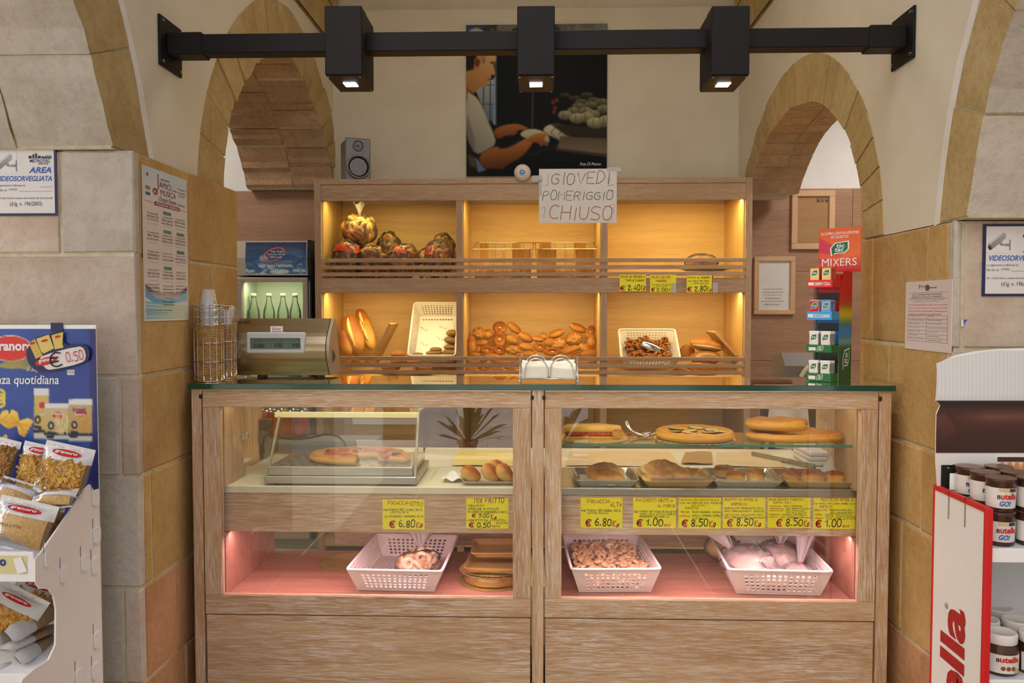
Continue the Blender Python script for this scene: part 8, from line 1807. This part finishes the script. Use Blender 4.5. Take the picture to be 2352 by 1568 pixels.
# ------------------------------------------------------------------ CHOCOLATE SPREAD STAND (front right)
YN0, YN1 = 2.166, 2.46
X1 = WX(2150, 1118, 1.19).x; X1 = 1.185
fr_, nr = WX(2148, 1118, X1), WX(2271, 1168, X1)
zt1 = (fr_.z + nr.z) / 2; yF, yN = fr_.y, nr.y
ns = thing('spread_stand', 'white and red cardboard floor stand with a jar shaped back board, full of hazelnut spread', 'display', (X1 + .3, (yF + yN) / 2, 0))
redc = flat('stand_red', C(216, 28, 32), .45)
for xx, s_ in ((X1, -1), (X1 + .62, 1)):
    sp_ = obj('side_panel', MB().box(xx - .003, xx + .003, yN, yF, 0, zt1, .001), card_w, ns)
    obj('red_edge', MB().box(xx - .008, xx + .010, yN - .006, yN + .010, 0, zt1 + .004, .002), redc, ns); obj('red_edge', MB().box(xx - .005, xx + .005, yF - .007, yF + .003, 0, zt1 + .004, .001), redc, ns); obj('red_edge', MB().box(xx - .006, xx + .007, yN, yF, zt1 - .010, zt1 + .006, .002), redc, ns)
NS = Sheet((X1 - .0032, yF, zt1), (0, -1, 0), yF - yN, zt1)
mb = MB(); pa_, pb2 = WX(2217, 1470, X1 - .0034), WX(2160, 1470, X1 - .0034); zA = WX(2190, 1386, X1).z
put_shape(mb, font_shape('nutella', .035), V(X1 - .0034, pa_.y, zA - .56), V(0, 0, 1), V(0, 1, 0), .56, pb2.y - pa_.y, .0006); obj('lettering', mb, flat('dark_red_print', C(186, 22, 28), .45), ns)
NS.text(ns, '(R)', (.30, .0, .40, .01), redc) if False else None
cR = WX(2174, 1391, X1 - .0036); ro = MB().torus((X1 - .0036, cR.y, cR.z), .008, .0006, 16, 4, Matrix.Rotation(math.pi / 2, 3, 'Y')); put_shape(ro, font_shape('R'), V(X1 - .0036, cR.y - .004, cR.z - .004), V(0, 0, 1), V(0, 1, 0), .008, .008, .0006); obj('registered_mark', ro, M['dark'], ns)
for px in (2183, 2221):
    c_ = WX(px, 1150, X1); obj('clip', MB().box(X1 - .006, X1 - .0036, c_.y - .0012, c_.y + .0012, zt1 - .075, zt1 + .004).box(X1 - .011, X1 + .013, c_.y - .003, c_.y + .003, zt1 + .0065, zt1 + .009), M['steel'], ns)
c_ = W(2188, 1110, yF - .05); obj('white_tongue', MB().box(c_.x - .009, c_.x + .009, yF - .052, yF - .049, c_.z - .045, c_.z + .030, .008), card_ww, ns)
# jar shaped board
cxj = 2356
def jl(v):   # left outline px (y in px) of the jar
    y = 835 + v * (1180 - 835)
    if y < 922: return 2150 + (0 if y > 850 else 2) + 3 * math.sin((y - 835) / 87 * 3.1)
    if y < 930: return 2153 + (y - 922) * .8
    if y < 950: return 2160 - (y - 930) * .42
    return 2151 - 1.5 * math.sin((y - 950) / 180 * 3.14) + max(0, (y - 1060)) * .05
P = Paint(190, 150, (232, 232, 232))
def jy(y): return (y - 805) / (1180 - 805)
lidb = jy(921); rib = .5 + .5 * np.sin(P.X * 2 * math.pi * 46)
P.put(rib * (P.Y < lidb), (206, 210, 212), op=.5); P.put(np.clip((P.Y - lidb + .04) * 20, 0, 1) * (P.Y < lidb), (190, 194, 198), op=.5)
body = ((P.Y >= lidb) & (P.Y < jy(1040))) * 1.0
P.put(body, (64, 34, 26)); P.put(body * np.exp(-((P.Y - jy(958)) / .035) ** 2) * np.clip((P.X - .06) * 4, 0, 1), (122, 74, 64), op=.9); P.put(body * np.clip((jy(940) - P.Y) * 40, 0, 1), (40, 20, 22)); P.poly([(.0, jy(955)), (.05, jy(950)), (.12, jy(985)), (.02, jy(1035)), (0, jy(1035))], (112, 62, 52), (58, 28, 24), 3, op=.8); P.poly([(.12, jy(972)), (.6, jy(955)), (1, jy(965)), (1, jy(985)), (.16, jy(1000))], (98, 54, 44), (60, 30, 24), 4, op=.7)
P.put((P.Y >= jy(1040)) * 1.0, (236, 234, 232)); P.put(P.blur(((P.X > .6) & (P.Y > jy(1042)) & (P.Y < jy(1060))) * 1.0, 3), (214, 214, 218))
jb = obj('jar_board', MB().prism([W(a, b, YN1 + .001) for a, b in ([(jl((y - 835) / 345), y) for y in (835, 850, 880, 921, 926, 932, 950, 1000, 1060, 1180)] + [(2 * cxj - jl((y - 835) / 345), y) for y in (1180, 1060, 1000, 950, 932, 926, 921, 880, 850, 835)] + [(cxj + 190 * math.cos(q), 835 - 36 * math.sin(q)) for q in np.linspace(.25, 2.9, 9)])], (0, .005, 0)), card_ww, ns)
def jf(u, v):
    top = 835 - 33 * math.sin(math.pi * u) ** .7; y = top + v * (1180 - top) if False else 805 + v * 375
    yy = max(y, top) if y < 840 else y; l = jl(max(0, (yy - 835) / 345)); return tuple(W(l + u * 2 * (cxj - l), yy, YN1 - .0005))
P.mesh('printed_jar', jf, M['print'], jb)
obj('back_panel', MB().box(X1 + .004, X1 + .616, YN1 + .007, YN1 + .011, 0, W(2300, 1100, YN1).z), card_ww, ns)
text_px(jb, 'n', (2160, 1066, 2212, 1140), YN1 - .001, M['ink'], bold=.06); text_px(jb, 'utella', (2222, 1064, 2545, 1140), YN1 - .001, redc, bold=.05)
# shelves
zg = W(2300, 1254, yN + .03).z; zj = W(2300, 1556, yN + .02).z
pale = flat('pale_card', C(222, 226, 230), .5)
for z, lh in ((zg, .036), (zj, .05)):
    obj('tray_floor', MB().box(X1 + .004, X1 + .616, yN + .012, YN1, z - .005, z), pale, ns); obj('tray_lip', MB().box(X1 + .012, X1 + .616, yN + .004, yN + .009, z - lh, z + .001, .001), card_ww, ns)
obj('riser_panel', MB().box(X1 + .004, X1 + .616, YN1 - .02, YN1 - .016, zj, zg - .006), pale, ns)
choc = flat('chocolate_spread', C(70, 40, 28), .25, 0, .6); labw = flat('jar_label', C(232, 228, 222), .45); gold_p = flat('breadstick_print', C(220, 186, 116), .5)
def gocup(x, y, z, label):
    t = thing('snack_cup', label, 'snack cup', (0, 0, 0), 'breadstick snack cups on the spread stand'); r = .0375
    obj('cup', MB().lathe([(r * .9, 0), (r * .93, .004), (r * .97, .078), (r, .080), (r, .086), (r * .98, .088)], (0, 0, 0), 24), choc, t, True)
    obj('label', MB().lathe([(r * .945, .012), (r * .985, .066)], (0, 0, 0), 24, cap=False), labw, t, True); obj('foil_lid', MB().lathe([(.001, .0895), (r * 1.02, .0895), (r * 1.02, .0885)], (0, 0, 0), 24, cap=False), flat('foil_lid', C(150, 120, 100), .35, .3) if 'foil_lid' not in bpy.data.materials else bpy.data.materials['foil_lid'], t)
    def wrap(mb, shape, u0, z0, w_, h_, rr): # around the front of the cup; u0 angle of the left edge
        vs, fs = shape; a0 = min(v[0] for v in vs); a1 = max(v[0] for v in vs); b0 = min(v[1] for v in vs); b1 = max(v[1] for v in vs)
        mb.add([(rr * math.sin(u0 + w_ * (v[0] - a0) / (a1 - a0)), -rr * math.cos(u0 + w_ * (v[0] - a0) / (a1 - a0)), z0 + h_ * (v[1] - b0) / (b1 - b0)) for v in vs], fs)
    m1, m2, m3, m4 = MB(), MB(), MB(), MB(); rr = r * 1.0
    wrap(m1, font_shape('n', .04), -.85, .036, .19, .011, rr); wrap(m2, font_shape('utella', .03), -.62, .036, 1.15, .017, rr); wrap(m3, font_shape('GO!', .03, .25), -.7, .018, .75, .014, rr)
    for q in range(4): m4.add([(rr * .999 * math.sin(-.75 + q * .17 + a), -rr * .999 * math.cos(-.75 + q * .17 + a), zz) for a, zz in ((0, .056), (.14, .056), (.14, .065), (0, .065))], [(0, 1, 2, 3)])
    m5 = MB().add([(rr * .999 * math.sin(-.05 + a), -rr * .999 * math.cos(-.05 + a), zz) for zz in (.056, .065) for a in (0, .2, .4, .6)], [(0, 1, 5, 4), (1, 2, 6, 5), (2, 3, 7, 6)])
    for mm, nm, mt in ((m1, 'lettering', M['ink']), (m2, 'lettering', redc), (m3, 'lettering', blue), (m4, 'breadstick_picture', gold_p), (m5, 'spread_picture', choc)): obj(nm, mm, mt, t)
    t.location = (x, y, z); t.rotation_euler = (0, 0, .15); return t
xg = W(2297, 1200, yN + .055).x; first = None
ordn = ('front', 'second', 'third', 'rearmost')
for lv in (0, 1):
    for r_ in range(3):
        for c2 in range(2):
            x, y, z = xg + c2 * .082, yN + .056 + r_ * .08, zg + .0006 + lv * .0905; L = '%s snack cup of the %s row, %s' % (('lower', 'upper')[lv], ordn[r_], ('beside the red edged panel', 'nearest the picture edge')[c2])
            if first is None: first = gocup(x, y, z, L)
            else: dup(first, (x, y, z), (0, 0, .15 + .1 * (r_ % 2)), L)
def jar(x, y, z, label):
    t = thing('spread_jar', label, 'jar', (0, 0, 0), 'spread jars in the lower tray'); r = .0445
    obj('jar', MB().lathe([(r * .8, 0), (r * .92, .004), (r * .96, .02), (r * 1.0, .055), (r * .96, .074), (r * .80, .084), (r * .80, .088)], (0, 0, 0), 28), choc, t, True); obj('lid', MB().lathe([(r * .90, .084), (r * .92, .086), (r * .92, .106), (r * .88, .110), (r * .78, .1105), (r * .76, .109), (.001, .109)], (0, 0, 0), 36, cap=False), M['white'], t, True)
    rl = r * 1.012; obj('label', MB().grid(lambda u, v: (rl * (1 - .03 * (1 - v)) * math.sin(-1.45 + 2.9 * u), -rl * (1 - .03 * (1 - v)) * math.cos(-1.45 + 2.9 * u), .010 + .050 * v), 20, 3), labw, t, True)
    def wrap(mb, shape, u0, z0, w_, h_, rr):
        vs, fs = shape; a0 = min(v[0] for v in vs); a1 = max(v[0] for v in vs); b0 = min(v[1] for v in vs); b1 = max(v[1] for v in vs)
        mb.add([(rr * math.sin(u0 + w_ * (v[0] - a0) / (a1 - a0)), -rr * math.cos(u0 + w_ * (v[0] - a0) / (a1 - a0)), z0 + h_ * (v[1] - b0) / (b1 - b0)) for v in vs], fs)
    m1, m2, m3, m4 = MB(), MB(), MB(), MB(); rr = rl * 1.008
    wrap(m1, font_shape('n', .05), -.82, .040, .16, .010, rr); wrap(m2, font_shape('utella', .04), -.64, .040, 1.2, .016, rr)
    for q in range(3): m3.add([(rr * math.sin(-.45 + q * .3 + .13 * math.cos(a)), -rr * math.cos(-.45 + q * .3 + .13 * math.cos(a)), .024 + .006 * math.sin(a)) for a in np.linspace(0, 6.283, 11)[:-1]], [tuple(range(10))])
    m4.add([(rr * math.sin(.25 + a), -rr * math.cos(.25 + a), zz) for a, zz in ((0, .012), (.4, .012), (.35, .022), (.05, .024))], [(0, 1, 2, 3)])
    for mm, nm, mt in ((m1, 'lettering', M['ink']), (m2, 'lettering', redc), (m3, 'hazelnut_picture', flat('hazelnut_print', C(140, 84, 40), .5) if 'hazelnut_print' not in bpy.data.materials else bpy.data.materials['hazelnut_print']), (m4, 'bread_picture', gold_p)): obj(nm, mm, mt, t)
    t.location = (x, y, z); t.rotation_euler = (0, 0, .12); return t
xj = W(2298, 1500, yN + .06).x; first = None
for r_ in range(3):
    for c2 in range(2):
        x, y, z = xj + c2 * .094 + (.004 if r_ == 1 else 0), yN + .062 + r_ * .092, zj + .0006; L = '%s spread jar of the lower tray, %s' % (('front', 'second', 'rearmost')[r_], ('beside the red edged panel', 'nearest the picture edge')[c2])
        if first is None: first = jar(x, y, z, L)
        else: dup(first, (x, y, z), (0, 0, .12 + .3 * r_), L)
# boxes of bar biscuits behind the cups
for i, (x0, y0, x1, y1, lab) in enumerate(((2262, 1064, 2289, 1120, 'narrow box of filled biscuits behind the snack cups'), (2291, 1049, 2362, 1120, 'wide box of filled biscuits behind the snack cups'))):
    Yq = yF - .02 - .01 * i; a = ysheet(x0, y0, x1, y1, Yq); t = thing('biscuit_box', lab, 'box', tuple(a.p(.5, 1)), 'biscuit boxes on the spread stand'); obj('box', MB().box(a.tl.x, a.tl.x + a.w, Yq, Yq + .035, zg + .0006, a.tl.z, .001), labw, t); P = Paint(40, 36, (232, 226, 220))
    P.put((P.Y < .16) * 1.0, (70, 36, 30))
    for k in range(1 if i == 0 else 4): P.ell((.5 if i == 0 else .16 + k * .23), .42, .30 if i == 0 else .11, .26, (216, 150, 78), (196, 120, 54), 1)
    P.put((P.Y > .60) * 1.0, (232, 226, 220)); a.paint(P, t, 'printed_front', M['print'], .0006)
    if i: text_px(t, 'n', (2304, 1094, 2314, 1108), Yq - .001, M['ink'], bold=.04); text_px(t, 'utella', (2316, 1090, 2360, 1108), Yq - .001, redc, bold=.04)
# ------------------------------------------------------------------ PLANTS at the shop door (seen only as reflections)
leafm = noisy('plant_leaf', C(70, 104, 44), C(110, 140, 66), 12, .5, .2); potm = flat('terracotta', C(150, 92, 62), .7)
def plant(x, y, seed, label):
    rg = random.Random(seed); t = thing('potted_plant', label, 'plant', (x, y, -.09)); obj('pot', MB().lathe([(.07, 0), (.10, .16), (.11, .16), (.11, .19), (.09, .19), (.085, .15)], (x, y, -.088), 20, cap=False), potm, t, True); m = MB()
    for k in range(46):
        a, e, L = rg.uniform(0, 6.28), rg.uniform(.2, 1.3), rg.uniform(.16, .42); b = V(x, y, .08); d = V(math.cos(a) * math.cos(e), math.sin(a) * math.cos(e), math.sin(e)); s_ = V(-math.sin(a), math.cos(a), 0) * rg.uniform(.02, .04); c_ = b + d * L; q_ = c_ + d * .10 - V(0, 0, .04)
        m.add([b, c_ + s_, q_, c_ - s_], [(0, 1, 2, 3)])
    o = obj('foliage', m, leafm, t); o['kind'] = 'stuff'
plant(-.72, -2.62, 1, 'potted plant standing outside the shop door, seen mirrored in the case with the pizza warmer')
plant(.27, -2.62, 2, 'potted plant outside the shop door, mirrored beside the cut pie')
